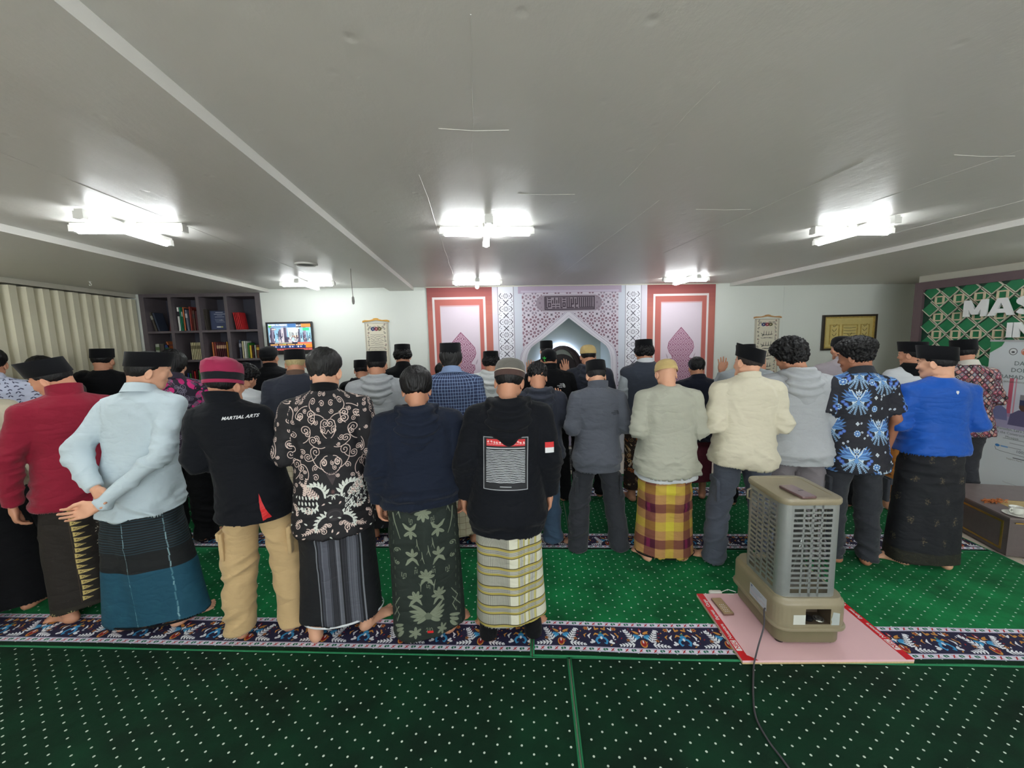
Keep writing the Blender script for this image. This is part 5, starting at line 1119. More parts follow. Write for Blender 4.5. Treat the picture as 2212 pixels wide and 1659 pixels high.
man(824, 3.46, 829, 757, 'person in a light grey hooded sweatshirt and black cap with a black streaked sarong', head=(-8, 10, 0), upper=[UP(K['lgrey'], .84, name='hoodie', rib=1, hood=True, collar=None, th=.014)], lower=SR(T['streak'], .10), arms='low', cap=PC(), bw=1.05, stance=.12, feet=(15, 30), skin=1)
man(880, 4.38, 880, 742, 'person in a black polo shirt, black cap over thick hair, left of the mural', upper=[UP(K['jet'], .84, name='polo_shirt', collar='shirt')], lower=TR(K['jet']), cap=PC(), hair='capcurly', lod=3)
man(985, 3.32, 970, 740, 'person in a navy checked shirt and black cap over long hair', lean=(-.02, 0), upper=[UP(T['check'], .80, name='checked_shirt', collar='shirt')], lower=SR(T['cream'], .09), arms='front', cap=PC(), hair='caplong', hairmat=H_GREY, bw=1.04, stance=.14, feet=(30, 30), head=(-4, 6, 0))
man(962, 4.28, 962, 782, 'person in a green and yellow batik shirt, hidden behind the checked shirt except the shoulders', upper=[UP(T['camo'], .84, name='batik_shirt')], lower=SR(K['jet']), hair='short', lod=3, bw=1.16)
man(1066, 4.24, 1067, 757, 'person in a white puffer jacket with a hood and a dark cap', upper=[UP(K['puffer'], .84, name='puffer_jacket', hood=True, collar=None, th=.022, wrinkle=.012)], lower=TR(K['jet']), cap=PC(), hair='capcurly', lod=2, bw=1.05)
p = man(1165, 3.30, 1162, 780, 'bare-headed person in a charcoal hooded top and blue jeans, hands at the shoulders', head=(0, 28, 0), upper=[UP(K['charcoal'], .84, name='hoodie', hood=True, collar=None, th=.010)], lower=TR(K['jeans'], cr=.085), arms=((.285, -.03, 1.12), (.190, .035, 1.300), (-.1, -.3, 1), (-.4, 1, .2), 'open'), hair='fade', bw=1.0, stance=.11, feet=(48, 30))
TNF = man(1188, 4.22, 1184, 752, 'person in a black jacket and ball cap with green emblem, both hands raised', upper=[UP(K['jet'], .80, name='jacket', collar='stand', th=.012)], lower=TR(K['jet']), arms='raised', cap=dict(kind='ballcap', mat=M_PECI, name='ball_cap', tilt=.1), bw=1.14, head=(-4, 8, 0), feet=(40, 20), stance=.16)
man(1184, 5.46, 1184, 735, 'person leading the prayer in a dark robe and tall black cap at the niche opening', upper=[UP(K['jet'], .30, name='robe', collar='crew')], lower=SR(K['jet'], .12), cap=PC(h=.10), lod=3)
man(1272, 4.34, 1279, 744, 'person in a charcoal hooded top with a tan knitted cap in front of the niche', upper=[UP(K['charcoal'], .84, name='hoodie', hood=True, collar=None, th=.012)], lower=TR(K['jet']), cap=dict(kind='kufi', mat=K['tan'], name='tan_cap'), hair='cap', bw=1.0, arms='down')
GT = man(1290, 3.22, 1290, 775, 'person in a slate grey high-neck sweatshirt with black cargo trousers and a black cap', head=(0, 22, 0), upper=[UP(K['slate'], .745, name='sweatshirt', collar='stand', rib=1, th=.012, blouse=.004)], lower=TR(K['dgrey'], cr=.082, kr=.086, cuff=.012, pocket=1), arms='front', cap=PC(), hairmat=H_GREY, bw=.92, stance=.19, feet=(30, 30), skin=0)
man(1440, 3.06, 1443, 775, 'person in a pale sage sweater, tan skullcap and yellow and maroon plaid sarong', head=(0, 22, 0), upper=[UP(K['white'], .715, name='undershirt', loose=1.02), UP(K['sage'], .76, name='sweater', th=.014, wrinkle=.012, loose=1.02)], lower=SR(T['yplaid'], .065, edge=K['jet'], crumple=.010), arms='front', hair=None,
    cap=dict(kind='kufi', mat=K['tan'], name='tan_cap', tilt=.05), bw=1.06, stance=.165, feet=(42, 20), skin=0, deep=1.1)
man(1606, 3.02, 1632, 740, 'person in a cream high-neck sweater and tilted black cap with blue-grey jeans', lean=(.02, .02), head=(24, 8, 14), upper=[UP(K['cream'], .80, name='sweater', collar='mock', th=.016, wrinkle=.010)], lower=TR(K['bgrey'], cr=.078, kr=.084, cuff=.02, pocket=1), arms='front', cap=PC(h=.098, tilt=.62), hairmat=H_BROWN, bw=1.0, stance=.20, feet=(15, 50), skin=0)
man(1720, 3.12, 1706, 724, 'person in a light grey hooded sweatshirt with tousled black hair, behind the heater', lean=(-.05, .03), head=(34, 20, 0), upper=[UP(K['lgrey'], .775, name='hoodie', hood=True, collar=None, th=.016, rib=1, blouse=.006)], lower=TR(K['pgrey'], cr=.085, kr=.095), arms='down', hair='wavy', bw=1.04, stance=.14)
man(1848, 3.04, 1862, 723, 'person in a short-sleeved blue batik shirt with a thick mop of black hair', lean=(-.02, .02), head=(40, 10, 0), upper=[UP(T['blue'], .735, name='batik_shirt', collar='shirt', cmat=K['dgrey'], sleeve='short')], lower=TR(K['dgrey'], cr=.066, kr=.08, cuff=.05, pocket=1), arms=((.238, -.03, 1.12), (.245, .06, .88), (-.05, .2, -1), (-1, 0, 0), 'relaxed'), hair='mushroom', bw=.96, stance=.12, feet=(25, 50), skin=2, eyes=1)
BLU = man(2012, 3.00, 2032, 745, 'person in a royal blue long-sleeved top and black sarong with gold motifs', head=(42, 8, 6), upper=[UP(K['royal'], .905, name='top', wrinkle=.008)], lower=SR(T['gold'], .05, flare=1.05), arms='front', cap=PC(h=.098, tilt=.34), bw=1.0, stance=.15, feet=(15, 55), skin=0, eyes=1)
# third row, right half
man(1390, 4.22, 1390, 732, 'person in a slate quilted vest over a white shirt, tall black cap, brown batik sarong', upper=[UP(K['gsh'], .84, name='shirt', collar=None), UP(K['vest'], .80, name='quilted_vest', sleeve='none', th=.020, collar='mock', cmat=K['white'])], lower=SR(T['brown'], .14), cap=PC(h=.098), hair='capcurly', arms='front', bw=1.02, stance=.13)
man(1502, 4.28, 1491, 770, 'person in a dark navy blazer with a maroon sarong, bare-headed', upper=[UP(K['blazer'], .72, name='blazer', collar='shirt', th=.010)], lower=SR(T['maroons'], .22), arms='front', hair='short', bw=1.0, stance=.09)
man(1606, 4.12, 1597, 743, 'person in a grey shirt with both hands raised, behind the cream sweater', upper=[UP(K['gsh'], .84, name='shirt')], lower=TR(K['jet']), arms='raised', cap=PC(), bw=1.15, lod=3)
man(1808, 4.10, 1804, 726, 'person in a mauve-grey shirt and low black cap, below the gold frame', upper=[UP(K['mauve'], .80, name='shirt', collar='mock')], lower=TR(K['jet'], cr=.08), arms='low', cap=dict(kind='kufi', mat=M_PECI, name='black_cap'), hair='cap', head=(10, 6, 0), bw=1.05)
p = man(1957, 3.96, 1968, 738, 'person in a white shirt with a black fringed scarf, black cap and orange batik sarong', head=(36, 6, 0), upper=[UP(K['white'], .70, name='shirt', collar=None)], lower=SR(T['orange'], .14), arms='front', cap=PC(), bw=1.05, extra=[lambda P, hx: ['scarf', np.array(band([(1.375, .155, .125, -.02), (1.42, .135, .125, -.03), (1.47, .105, .105, -.035), (1.495, .085, .085, -.035), (1.48, .074, .074, -.03), (1.44, .07, .07, -.03)], 40).v), band([(0, 1, 1, 0)]*6, 40).f, K['jet'], None, None, None, None]])
man(2066, 4.0, 2053, 733, 'person in a woven diamond-pattern maroon shirt and tall black cap behind the royal blue top', upper=[UP(T['tenun'], .78, name='woven_shirt', collar='shirt')], lower=TR(K['dgrey'], cr=.08), arms='low', cap=PC(h=.1), bw=1.15)

# ------------------------------------------------------------------ prints and badges on the clothes
M_WPRINT = plain('white_print', rgb(222, 224, 226), .6, .02, bump=0); M_REDP = plain('red_print', rgb(204, 30, 34), .6, .05, bump=0); M_DPRINT = plain('dark_print', rgb(30, 32, 38), .6, .02, bump=0)
decal(MA, text_mesh('MARTIAL ARTS', .024, bold=.0008, shear=.35, space=1.05), .005, 1.375*MA['_s'], M_WPRINT, 'lettering', 'jacket')
gm = bpy.data.meshes.new('g'); n = 10; V = []; F = []
for i in range(n+1):
    t = i/n; w_ = .040*t; V += [(-.016*(1-t)-.0*t, -.16*t, 0), (-.016*(1-t)+w_, -.16*t+.012*t, 0)]
for i in range(n): F.append((2*i, 2*i+1, 2*i+3, 2*i+2)[::-1])
gm.from_pydata(V, [], F); decal(MA, gm, .092, .935*MA['_s'], M_REDP, 'red_gusset', 'jacket')
def t_back():
    c = Canvas(-.125, -.15, .125, .15, 1700, (20, 22, 28)); rd = random.Random(1); GR = (176, 180, 184)
    c.line([(-.12, -.145), (.12, -.145), (.12, .145), (-.12, .145), (-.12, -.145)], .0035, GR); c.rect(-.105, .096, .105, .135, (206, 52, 56))
    for x in np.arange(-.095, .1, .016): c.curl(x, .118+.003*math.sin(x*300), .006, 1.1, rd.uniform(0, 6), .0026, (236, 226, 224)); c.line([(x-.006, .106), (x+.007, .108)], .002, (236, 226, 224))
    c.rect(-.105, .080, .105, .087, GR); z = .070
    while z > -.105:
        x = -.105
        while x < .105: L = rd.uniform(.02, .06); e = min(x+L, .105); P = np.linspace(x, e, 6); c.line([(a, z+.0012*math.sin(a*90+z*50)+rd.uniform(-.0006, .0006)) for a in P], .0046, (186, 190, 194)); x = e+.0035
        z -= .0092
    c.line([(-.03, -.128), (.03, -.129)], .004, GR); return printed('back_panel_print', c.a, .7, ext='EXTEND')
decal(HD, grid_mesh(.25, .30, 20, 24), -.005, 1.13*HD['_s'], t_back(), 'back_print', 'hoodie', ang=-.03)
for i, (w_, h_, m, dz) in enumerate(((.05, .03, M_REDP, .015), (.05, .03, M_WPRINT, -.015))): decal(HD, grid_mesh(w_, h_, 6, 4), .245*HD['_s'], 1.20*HD['_s']+dz, m, 'flag_patch', 'hoodie')
def logo(P, cx, cz, mat, s, on):
    """badge: three nested quarter arcs with lettering beside them"""
    V = []; F = []
    for r0, r1 in ((.30, .46), (.56, .72), (.82, 1.0)):
        n = 10; o = len(V)
        for i in range(n+1): a = math.pi/2*i/n; V += [(r0*math.cos(a)*s*.55, r0*math.sin(a)*s*.9, 0), (r1*math.cos(a)*s*.55, r1*math.sin(a)*s*.9, 0)]
        F += [(o+2*i, o+2*i+1, o+2*i+3, o+2*i+2) for i in range(n)]
    me = bpy.data.meshes.new('l'); me.from_pydata(V, [], F); decal(P, me, cx+s*.15, cz-s*.45, mat, 'badge', on)
    for k, w in enumerate(('THE', 'NORTH', 'FACE')): decal(P, text_mesh(w, s*.30, 'RIGHT', bold=.0004), cx+s*.08, cz+s*(.28-.32*k), mat, 'badge_lettering', on)
logo(TNF, .115, 1.305*TNF['_s'], M_WPRINT, .052, 'jacket'); logo(GT, .125, 1.265*GT['_s'], M_DPRINT, .040, 'sweatshirt')
me = bpy.data.meshes.new('l'); me.from_pydata([(-.008, .012, 0), (.008, .012, 0), (.009, 0, 0), (0, -.014, 0), (-.009, 0, 0), (-.003, .004, 0)], [], [(0, 5, 4), (0, 1, 2, 5), (5, 2, 3, 4)]); decal(BLU, me, .03, 1.375*BLU['_s'], M_WPRINT, 'collar_badge', 'top')
decal(NV, grid_mesh(.034, .014, 4, 2), .012, .095, M_REDP, 'red_label', 'sarong', part='sarong')
me = bpy.data.meshes.new('l'); a = [(.022*(1 if i % 2 else .5)*math.cos(i*math.pi/6), .03*(1 if i % 2 else .5)*math.sin(i*math.pi/6), 0) for i in range(12)]; me.from_pydata([(0, 0, 0)]+a, [], [(0, 1+i, 1+(i+1) % 12) for i in range(12)])
decal(TNF, me, -.055, TNF['top']-.11, plain('green_emblem', rgb(40, 190, 70), .5, .05, bump=0), 'green_emblem', 'ball_cap', part='ball_cap')
# ------------------------------------------------------------------ the printed mural around the prayer niche
def W(px, py, Y=D): p = ony(px, py, Y); return (p[0], p[2])
MX0, MX1, MZ1 = W(921, 621)[0], W(1545, 612)[0], CEIL-.012
AX, AZ = W(1228, 687); AL = .745; AR = AX*2-AL; ASH = 1.42
def arch_pts(off=0.0, n=10, base=0.0):
    """outline of the niche opening, left foot to right foot, grown by off"""
    xl, xr, zs, zt = AL-off, AR+off, ASH, AZ+off*1.25; L = [(xl, base), (xl, zs)]
    for i in range(1, n+1):
        t = i/n; 
        if t < .38: a = t/.38; L.append((xl+(.17)*(1-math.cos(a*1.05)), zs+.30*math.sin(a*1.05)))
        else:
            x0, z0 = xl+.17*(1-math.cos(1.05)), zs+.30*math.sin(1.05); a = (t-.38)/.62; L.append((x0+(AX-x0)*a, z0+(zt-z0)*(a**1.05)))
    return L+[(2*AX-x, z) for x, z in L[-2::-1]]
def t_mural():
    c = Canvas(MX0, 0, MX1, MZ1, 440, (222, 216, 226)); MV, MV2 = (146, 112, 128), (104, 92, 106); RD, WH = (200, 104, 98), (236, 228, 228)
    def px(a, b_): return W(a, b_)
    n = 60
    for i in range(n): # faded print, darker at the foot and the head of the hanging
        z0, z1 = MZ1*i/n, MZ1*(i+1)/n
    for (xa, xb) in ((921, 1063), (1397, 1545)):
        X0, X1 = px(xa, 650)[0], px(xb, 650)[0]; w = X1-X0
        for i in range(40):
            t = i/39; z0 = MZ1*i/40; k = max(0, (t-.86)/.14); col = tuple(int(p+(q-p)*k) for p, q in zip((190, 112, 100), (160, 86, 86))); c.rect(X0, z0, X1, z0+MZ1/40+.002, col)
        zt = MZ1-.145; c.rect(X0+w*.088, 0, X0+w*.895, zt+.012, WH); c.rect(X0+w*.088+.032, 0, X0+w*.895-.032, zt-.02, (192, 108, 100)); c.rect(X0+w*.088+.032, 0, X0+w*.088+.038, zt-.02, (150, 72, 76), .5)
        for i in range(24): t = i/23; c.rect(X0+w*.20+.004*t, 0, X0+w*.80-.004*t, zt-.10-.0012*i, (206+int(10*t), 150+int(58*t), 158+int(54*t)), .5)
        c.rect(X0+w*.215, 0, X0+w*.785, zt-.125, (222, 208, 220)); c.rect(X0+w*.24, 0, X0+w*.76, 1.3, (220, 190, 208), .6)
        cx = (X0+X1)/2; zt2 = 1.905  # minaret silhouette
        out = [(0, zt2), (.10, zt2-.11), (.19, zt2-.22), (.205, zt2-.30), (.185, zt2-.36), (.14, zt2-.42), (.125, zt2-.46), (.18, zt2-.47), (.185, zt2-.53), (.16, zt2-.56), (.16, .05)]
        P = [(cx+x, z) for x, z in out]+[(cx-x, z) for x, z in out[::-1]]; c.poly(P, (206, 170, 190)); L = Canvas(MX0, 0, MX1, MZ1, 440, (0, 0, 0)); L.poly(P, (255, 255, 255)); c.clip = L.a[..., 0]
        DK = (134, 72, 104)
        for j in range(-1, 24):
            for i in range(-3, 4):
                x = cx+i*.082+(.041 if j % 2 else 0); z = zt2-.05-j*.082
                for k in range(8): a = k*math.pi/4+.2; c.ell(x+.031*math.cos(a), z+.031*math.sin(a), .0115, .0055, DK, a)
                c.star(x, z, .011, 8, DK)
                for k in range(4): a = k*math.pi/2+.785; c.ell(x+.055*math.cos(a), z+.055*math.sin(a), .007, .007, DK)
        c.clip = None; c.line(P, .008, (150, 84, 112))
        for s in (-1, 1): c.leaf(cx+s*.20, 1.44, .09, .02, 1.2 if s > 0 else math.pi-1.2, (190, 170, 184))
    X0, X1 = px(1063, 650)[0], px(1397, 650)[0]; c.rect(X0, 0, X1, MZ1, (220, 214, 226)); c.rect(px(1110, 650)[0], 0, px(1350, 650)[0], MZ1, (212, 216, 228)); c.rect(px(1110, 650)[0]+.06, MZ1-.10, px(1350, 650)[0]-.06, MZ1, (190, 172, 194)); c.rect(px(1110, 650)[0]+.10, MZ1-.085, px(1350, 650)[0]-.10, MZ1-.06, (206, 196, 214))
    for xa, xb in ((1077, 1110), (1350, 1383)):   # ornament columns
        a, b_ = px(xa, 700)[0], px(xb, 700)[0]; c.rect(a, 0, b_, MZ1, (234, 234, 242)); c.rect(a-.006, 0, a, MZ1, (96, 96, 110)); c.rect(b_, 0, b_+.006, MZ1, (96, 96, 110)); m = (a+b_)/2; K_ = (78, 74, 88); z = MZ1-.22; pit = .183
        while z > -.1:
            for s in (-1, 1): c.line([(m-.034, z-s*.034), (m+.034, z+s*.034)], .011, K_)
            for s in (-1, 1):
                c.line([(m+s*.068, z+pit/2+.034), (m+s*.094, z+pit/2), (m+s*.068, z+pit/2-.034)], .010, K_)
                for (dx, dz) in ((.072, .0), (.088, .035), (.088, -.035), (.050, .055), (.050, -.055), (.098, .015)): c.ell(m+s*dx, z+dz, .006, .006, K_)
            for k in range(8): t = k*math.pi/4+.39; c.ell(m+.028*math.cos(t), z+pit/2+.028*math.sin(t), .009, .0055, K_, t)
            c.ell(m, z+pit/2, .005, .005, K_); 
            for s in (-1, 1): c.ell(m+s*.052, z+pit/2, .007, .005, K_)
            z -= pit
    # pierced star lattice over the arch
    gx0, gx1, gz1 = px(1127, 650)[0], px(1335, 650)[0], W(1228, 632)[1]; L = Canvas(MX0, 0, MX1, MZ1, 440, (0, 0, 0)); L.rect(gx0, 1.05, gx1, gz1, (255, 255, 255)); o = arch_pts(.10); L.poly(o, (0, 0, 0)); c.clip = L.a[..., 0]
    c.rect(gx0, 0, gx1, MZ1, (214, 206, 218)); P_ = .168
    for j in range(0, 10):
        for i in range(-6, 7):
            x = AX+i*P_; z = gz1-.06-j*P_
            c.star(x, z, .030, 8, MV, .5)
            for k in range(8):
                a = k*math.pi/4+math.pi/8; c.ell(x+.058*math.cos(a), z+.058*math.sin(a), .021, .0165, (220, 212, 224), a); c.ell(x+.058*math.cos(a), z+.058*math.sin(a), .019, .0145, MV if (j > 1 or abs(i) < 3) else (170, 156, 172), a)
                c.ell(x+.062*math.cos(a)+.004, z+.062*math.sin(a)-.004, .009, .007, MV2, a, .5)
            c.star(x+P_/2, z+P_/2, .024, 4, MV2, .5, math.pi/4); 
            for k in range(4): a = k*math.pi/2; c.star(x+P_/2*math.cos(a), z+P_/2*math.sin(a), .015, 5, MV, .5)
    c.clip = None
    for s in (-1, 1): c.rect(AX+s*(AR-AX+.13)-.012, 0, AX+s*(AR-AX+.13)+.012, 1.12, (150, 140, 160))
    c.line(arch_pts(.10), .010, (176, 168, 188)); c.line(arch_pts(.052), .085, (226, 222, 232)); c.line(arch_pts(.085), .006, (170, 160, 182)); c.line(arch_pts(.03), .005, (190, 184, 200))
    a, b_ = W(1174, 640), W(1283, 669); c.rect(a[0]-.03, b_[1]-.03, b_[0]+.03, a[1]+.03, (208, 200, 212))
    for i, w_ in enumerate((.05, .10)): c.line([(a[0], (a[1]+b_[1])/2), (b_[0], (a[1]+b_[1])/2)], a[1]-b_[1]+.02, (150, 134, 148), .5)
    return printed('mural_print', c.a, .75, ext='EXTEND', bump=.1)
M_MUR = t_mural(); M_MURBACK = plain('mural_cloth_edge', rgb(210, 200, 206), .8)
# flat cloth with the arch cut out: quads from the arch line outwards to the border
q = MB(); A = arch_pts(0, 12, .02); YM = D-.018
def uvm(x, z): return ((x-MX0)/(MX1-MX0), z/MZ1)
n = len(A); half = n//2
outer = []
for i, (x, z) in enumerate(A):
    if i == 0: outer.append((MX0, .02))
    elif i == n-1: outer.append((MX1, .02))
    elif i < half: t = (i-1)/(half-1); outer.append((MX0, .02+(MZ1-.02)*min(1, .55+t*.45)) if i < half-1 else (MX0, MZ1))
    elif i == half: outer.append((AX, MZ1))
    else: t = (n-2-i)/(half-1); outer.append((MX1, .02+(MZ1-.02)*min(1, .55+t*.45)) if i > half+1 else (MX1, MZ1))
for i in range(n-1):
    for y, fl in ((YM, 0), (YM+.006, 1)):
        P = [A[i], outer[i], outer[i+1], A[i+1]]; P = P[::-1] if not fl else P
        q.add([(x, y, z) for x, z in P], [(0, 1, 2, 3)], 0, [[uvm(x, z) for x, z in P]])
q.add([(x, YM, z) for x, z in A]+[(x, YM+.006, z) for x, z in A], [(i, i+1, i+1+n, i+n) for i in range(n-1)], 1)
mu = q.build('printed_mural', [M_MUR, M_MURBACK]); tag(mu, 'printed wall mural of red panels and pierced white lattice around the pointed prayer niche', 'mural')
q = MB(); q.tube([(MX0-.02, YM-.01, MZ1+.004), (AX, YM-.01, MZ1+.008), (MX1+.03, YM-.01, MZ1+.004)], .007, 8); tag(q.build('hanging_rod', plain('white_plastic_pipe', rgb(226, 224, 210), .4), smooth=True), 'thin white rod along the top edge of the mural', 'rod')
# calligraphy plaque
t = empty('calligraphy_plaque', (0, 0, 0), 'mauve plaque of square calligraphy above the niche point', 'plaque'); a, b_ = W(1175, 641), W(1283, 668); X0, X1, Z0, Z1 = a[0], b_[0], b_[1], a[1]
q = MB(); q.box(X0, YM-.016, Z0, X1, YM-.001, Z1); q.build('board', plain('plaque_mauve', rgb(168, 154, 166), .6), t)
q = MB(); f = .014; q.box(X0, YM-.022, Z1-f, X1, YM-.016, Z1); q.box(X0, YM-.022, Z0, X1, YM-.016, Z0+f); q.box(X0, YM-.022, Z0+f, X0+f, YM-.016, Z1-f); q.box(X1-f, YM-.022, Z0+f, X1, YM-.016, Z1-f); M_DM = plain('plaque_dark', rgb(74, 60, 74), .6); q.build('border', M_DM, t)
q = MB(); rd = random.Random(12); gh = (Z1-Z0-2*f-.01)/9; gw = (X1-X0-2*f-.01)/46; gx = X0+f+.005; gz = Z0+f+.005
def cell(i, j, w_, h_): q.box(gx+i*gw, YM-.022, gz+j*gh, gx+(i+w_)*gw, YM-.0165, gz+(j+h_)*gh)
i = 0
for k, g in enumerate('LMSRLOLLTHLLALALLAIL'):      # square-kufic strokes: uprights tied by a base bar, small eyes between
    if i > 44: break
    if g in 'LAI': cell(i, 1, 1, 8); cell(i, 0, 2, 1); i += 2
    elif g in 'MO': cell(i, 1, 3, 1); cell(i, 4, 3, 1); cell(i, 2, 1, 2); cell(i+2, 2, 1, 2); cell(i, 6, 3, 1); cell(i, 8, 3, 1); i += 4
    elif g in 'SR': cell(i, 0, 3, 1); cell(i, 2, 3, 1); cell(i, 4, 1, 3); cell(i+2, 4, 1, 5); i += 4
    else: cell(i, 0, 3, 1); cell(i, 1, 1, 7); cell(i+2, 3, 1, 6); cell(i+1, 3, 1, 1); i += 4
tag(q.build('lettering', M_DM, t), kind=None)
# ------------------------------------------------------------------ inside the niche
tp = ony(1213, 746, ND-.06); hw = abs(ony(1258, 850, ND-.06)[0]-tp[0])
def ogee(hw_, zt, zs, n=8):
    L = [(-hw_, 0.0), (-hw_, zs)]
    for i in range(1, n+1): t = i/n; L.append((-hw_*(1-t)-.10*hw_*math.sin(math.pi*t), zs+(zt-zs)*math.sin(t*math.pi/2)**(.9)))
    return L+[(-x, z) for x, z in L[-2::-1]]
tz = tp[2]; tx = tp[0]
t = empty('mihrab_arch', (tx, ND, .18), 'dark wooden pointed arch with stepped edges inside the niche, lit round its rim', 'arch'); M_DW = plain('dark_wood', rgb(54, 34, 34), .4, .2, 20, .1)
for k, (h_, d_) in enumerate(((1.0, .10), (.90, .075), (.80, .05))):
    P = ogee(hw*h_, (tz-.18)*(.93+.07*h_)-(1-h_)*.12, 1.15); n = len(P); q = MB(); Q_ = ogee(hw*(h_-.10), (tz-.18)*(.93+.07*(h_-.1))-(1.1-h_)*.12, 1.15)
    V = [(x, -.13-(.03 if k == 0 else 0)+k*.018, z) for x, z in P]+[(x, -.13-(.03 if k == 0 else 0)+k*.018, z) for x, z in Q_]+[(x, -.02, z) for x, z in P]+[(x, -.02, z) for x, z in Q_]
    F = []
    for i in range(n-1): F += [(i, i+n, i+1+n, i+1), (i+2*n, i, i+1, i+1+2*n), (i+n, i+3*n, i+1+3*n, i+1+n)]
    q.add(V, F); q.build('moulding', M_DW, t)
q = MB(); P = ogee(hw*.72, (tz-.18)*.90, 1.15); q.prism(P, -.05, -.02); q.build('panel', plain('dark_wood_panel', rgb(40, 26, 28), .5, .2, 14, .1), t)
P = ogee(hw*1.015, (tz-.18)*1.0+.012, 1.15); q = MB(); q.tube([(x, -.045, z) for x, z in P], .010, 6); q.build('led_strip', plain('led_glow', rgb(190, 205, 255), .5, 0, bump=0, emis=(.55, .65, 1.0), estr=12.0), t)
q = MB(); q.rbox(NX0+.02, ND-.42, .012, NX1-.02, ND-.02, .19, .02, 2, bev=.006); tag(q.build('niche_step', plain('lavender_step', rgb(206, 200, 220), .5)), 'pale lavender step at the back of the prayer niche', 'step')
c = Canvas(-.38, -.6, .38, .6, 420, (36, 34, 36)); rd = random.Random(5)
for _ in range(420): c.curl(rd.uniform(-.36, .36), rd.uniform(-.58, .58), rd.uniform(.015, .035), 1.2, rd.uniform(0, 6), .005, rd.choice(((170, 168, 160), (120, 118, 116))))
for e in (.30, .34): c.line([(-e, -.52), (e, -.52), (e, .52), (-e, .52), (-e, -.52)], .01, (190, 186, 176))
mr = printed('black_white_prayer_rug', c.a, .9); t = empty('prayer_rug', (1.22, 5.62, .014), 'black and white patterned prayer rug with fringes reaching into the niche', 'rug', -.02)
q = MB(); q.add([(-.36, -.58, .008), (.36, -.58, .008), (.36, .40, .008), (-.36, .40, .008)], [(0, 1, 2, 3)], 0, [[(0, 0), (1, 0), (1, 1), (0, 1)]]); q.add([(-.36, -.58, 0), (.36, -.58, 0), (.36, .40, 0), (-.36, .40, 0), (-.36, -.58, .008), (.36, -.58, .008), (.36, .40, .008), (-.36, .40, .008)], [(0, 1, 5, 4), (1, 2, 6, 5), (2, 3, 7, 6), (3, 0, 4, 7)]); q.build('pile', mr, t)
q = MB(); 
for i in range(72): x = -.355+i*.01; q.box(x, -.64, .001, x+.005, -.58, .005)
q.build('fringe', plain('cream_fringe', rgb(220, 214, 196), .9), t)['kind'] = 'stuff'

# ------------------------------------------------------------------ bookcase and books
M_SH = plain('dark_taupe_laminate', rgb(98, 90, 94), .5, .08, 18, .1); M_SHB = plain('bookcase_back', rgb(66, 66, 78), .6, .1, 10, .05)
t = empty('bookcase', (0, 0, 0), 'tall dark taupe bookcase recessed in the back wall beside the curtain', 'bookcase'); SD = .36
cx = [ony(x, 690, D-.01)[0] for x in (307, 371, 431, 491.5, 556)]; cx[0] = SX0+.03; cx[-1] = SX1-.03
q = MB(); q.box(SX0+.002, D-.02, 0, SX0+.06, D+SD, CEIL-.002); q.build('side_panel', M_SH, t); q = MB(); q.box(SX1-.06, D-.02, 0, SX1-.002, D+SD, CEIL-.002); q.build('side_panel', M_SH, t)
q = MB(); q.box(SX0+.002, D+SD, 0, SX1-.002, D+SD+.02, CEIL-.002); q.build('back_panel', M_SHB, t); q = MB(); q.box(SX0+.06, D-.02, CEIL-.09, SX1-.06, D+SD, CEIL-.004); q.build('top_panel', M_SH, t)
zrow = [W(440, 716)[1], W(440, 779)[1]]; dz = zrow[0]-zrow[1]; zs = [zrow[0]-dz*k for k in range(5)]
for x in cx[1:-1]: q = MB(); q.box(x-.02, D-.018, .06, x+.02, D+SD, CEIL-.09); q.build('divider', M_SH, t)
for z in zs:
    for k in range(4): q = MB(); q.box((cx[k]+.02) if k else SX0+.06, D-.016, z-.014, cx[k+1]-.02 if k < 3 else SX1-.06, D+SD, z+.014); q.build('shelf_board', M_SH, t)
q = MB(); q.box(SX0+.06, D-.01, 0, SX1-.06, D+SD, .06); q.build('plinth', M_SH, t)
def book_mat(c): return plain('book_cover_%02x%02x%02x' % c, rgb(*c), .55, .08, 30, .05)
M_PAGE = plain('book_pages', rgb(216, 208, 188), .8, .05, 90, .2)
def book(x, z, w, h_, d, c, lean, label, group, band_c=None, y=None):
    y = D+.05 if y is None else y; t = empty('book', (x, y, z), label, 'book', 0, group); t.rotation_euler = (0, lean, 0); cv = .003
    q = MB(); q.box(0, 0, 0, w, cv, h_); q.box(0, 0, 0, cv, d, h_); q.box(w-cv, 0, 0, w, d, h_); q.build('cover', book_mat(c), t)
    q = MB(); q.box(cv, cv, .004, w-cv, d-.006, h_-.004); q.build('pages', M_PAGE, t)
    if band_c: q = MB(); q.box(-.0004, -.0008, h_*.62, w+.0004, .0, h_*.82); q.build('spine_label', book_mat(band_c), t)
    return t
pxm = lambda p_, z: ony(300+p_/8.508, 700, D+.05)[0]
CN = {(236, 236, 228): 'white', (30, 130, 96): 'green', (196, 112, 66): 'orange-brown', (120, 122, 138): 'grey', (52, 44, 66): 'dark purple', (170, 70, 60): 'brick red', (96, 60, 50): 'brown', (90, 36, 44): 'dark red', (206, 44, 48): 'bright red', (222, 214, 170): 'cream', (130, 50, 44): 'red-brown', (214, 150, 50): 'amber', (60, 140, 60): 'leaf green', (58, 66, 84): 'slate', (220, 184, 60): 'yellow', (60, 20, 24): 'black-red', (120, 66, 26): 'gold-brown', (80, 74, 66): 'olive grey', (40, 60, 120): 'blue', (180, 186, 170): 'pale grey'}
shelf_txt = {0: 'top shelf of the bookcase', 1: 'second shelf of the bookcase', 2: 'third shelf of the bookcase', 3: 'fourth shelf'}
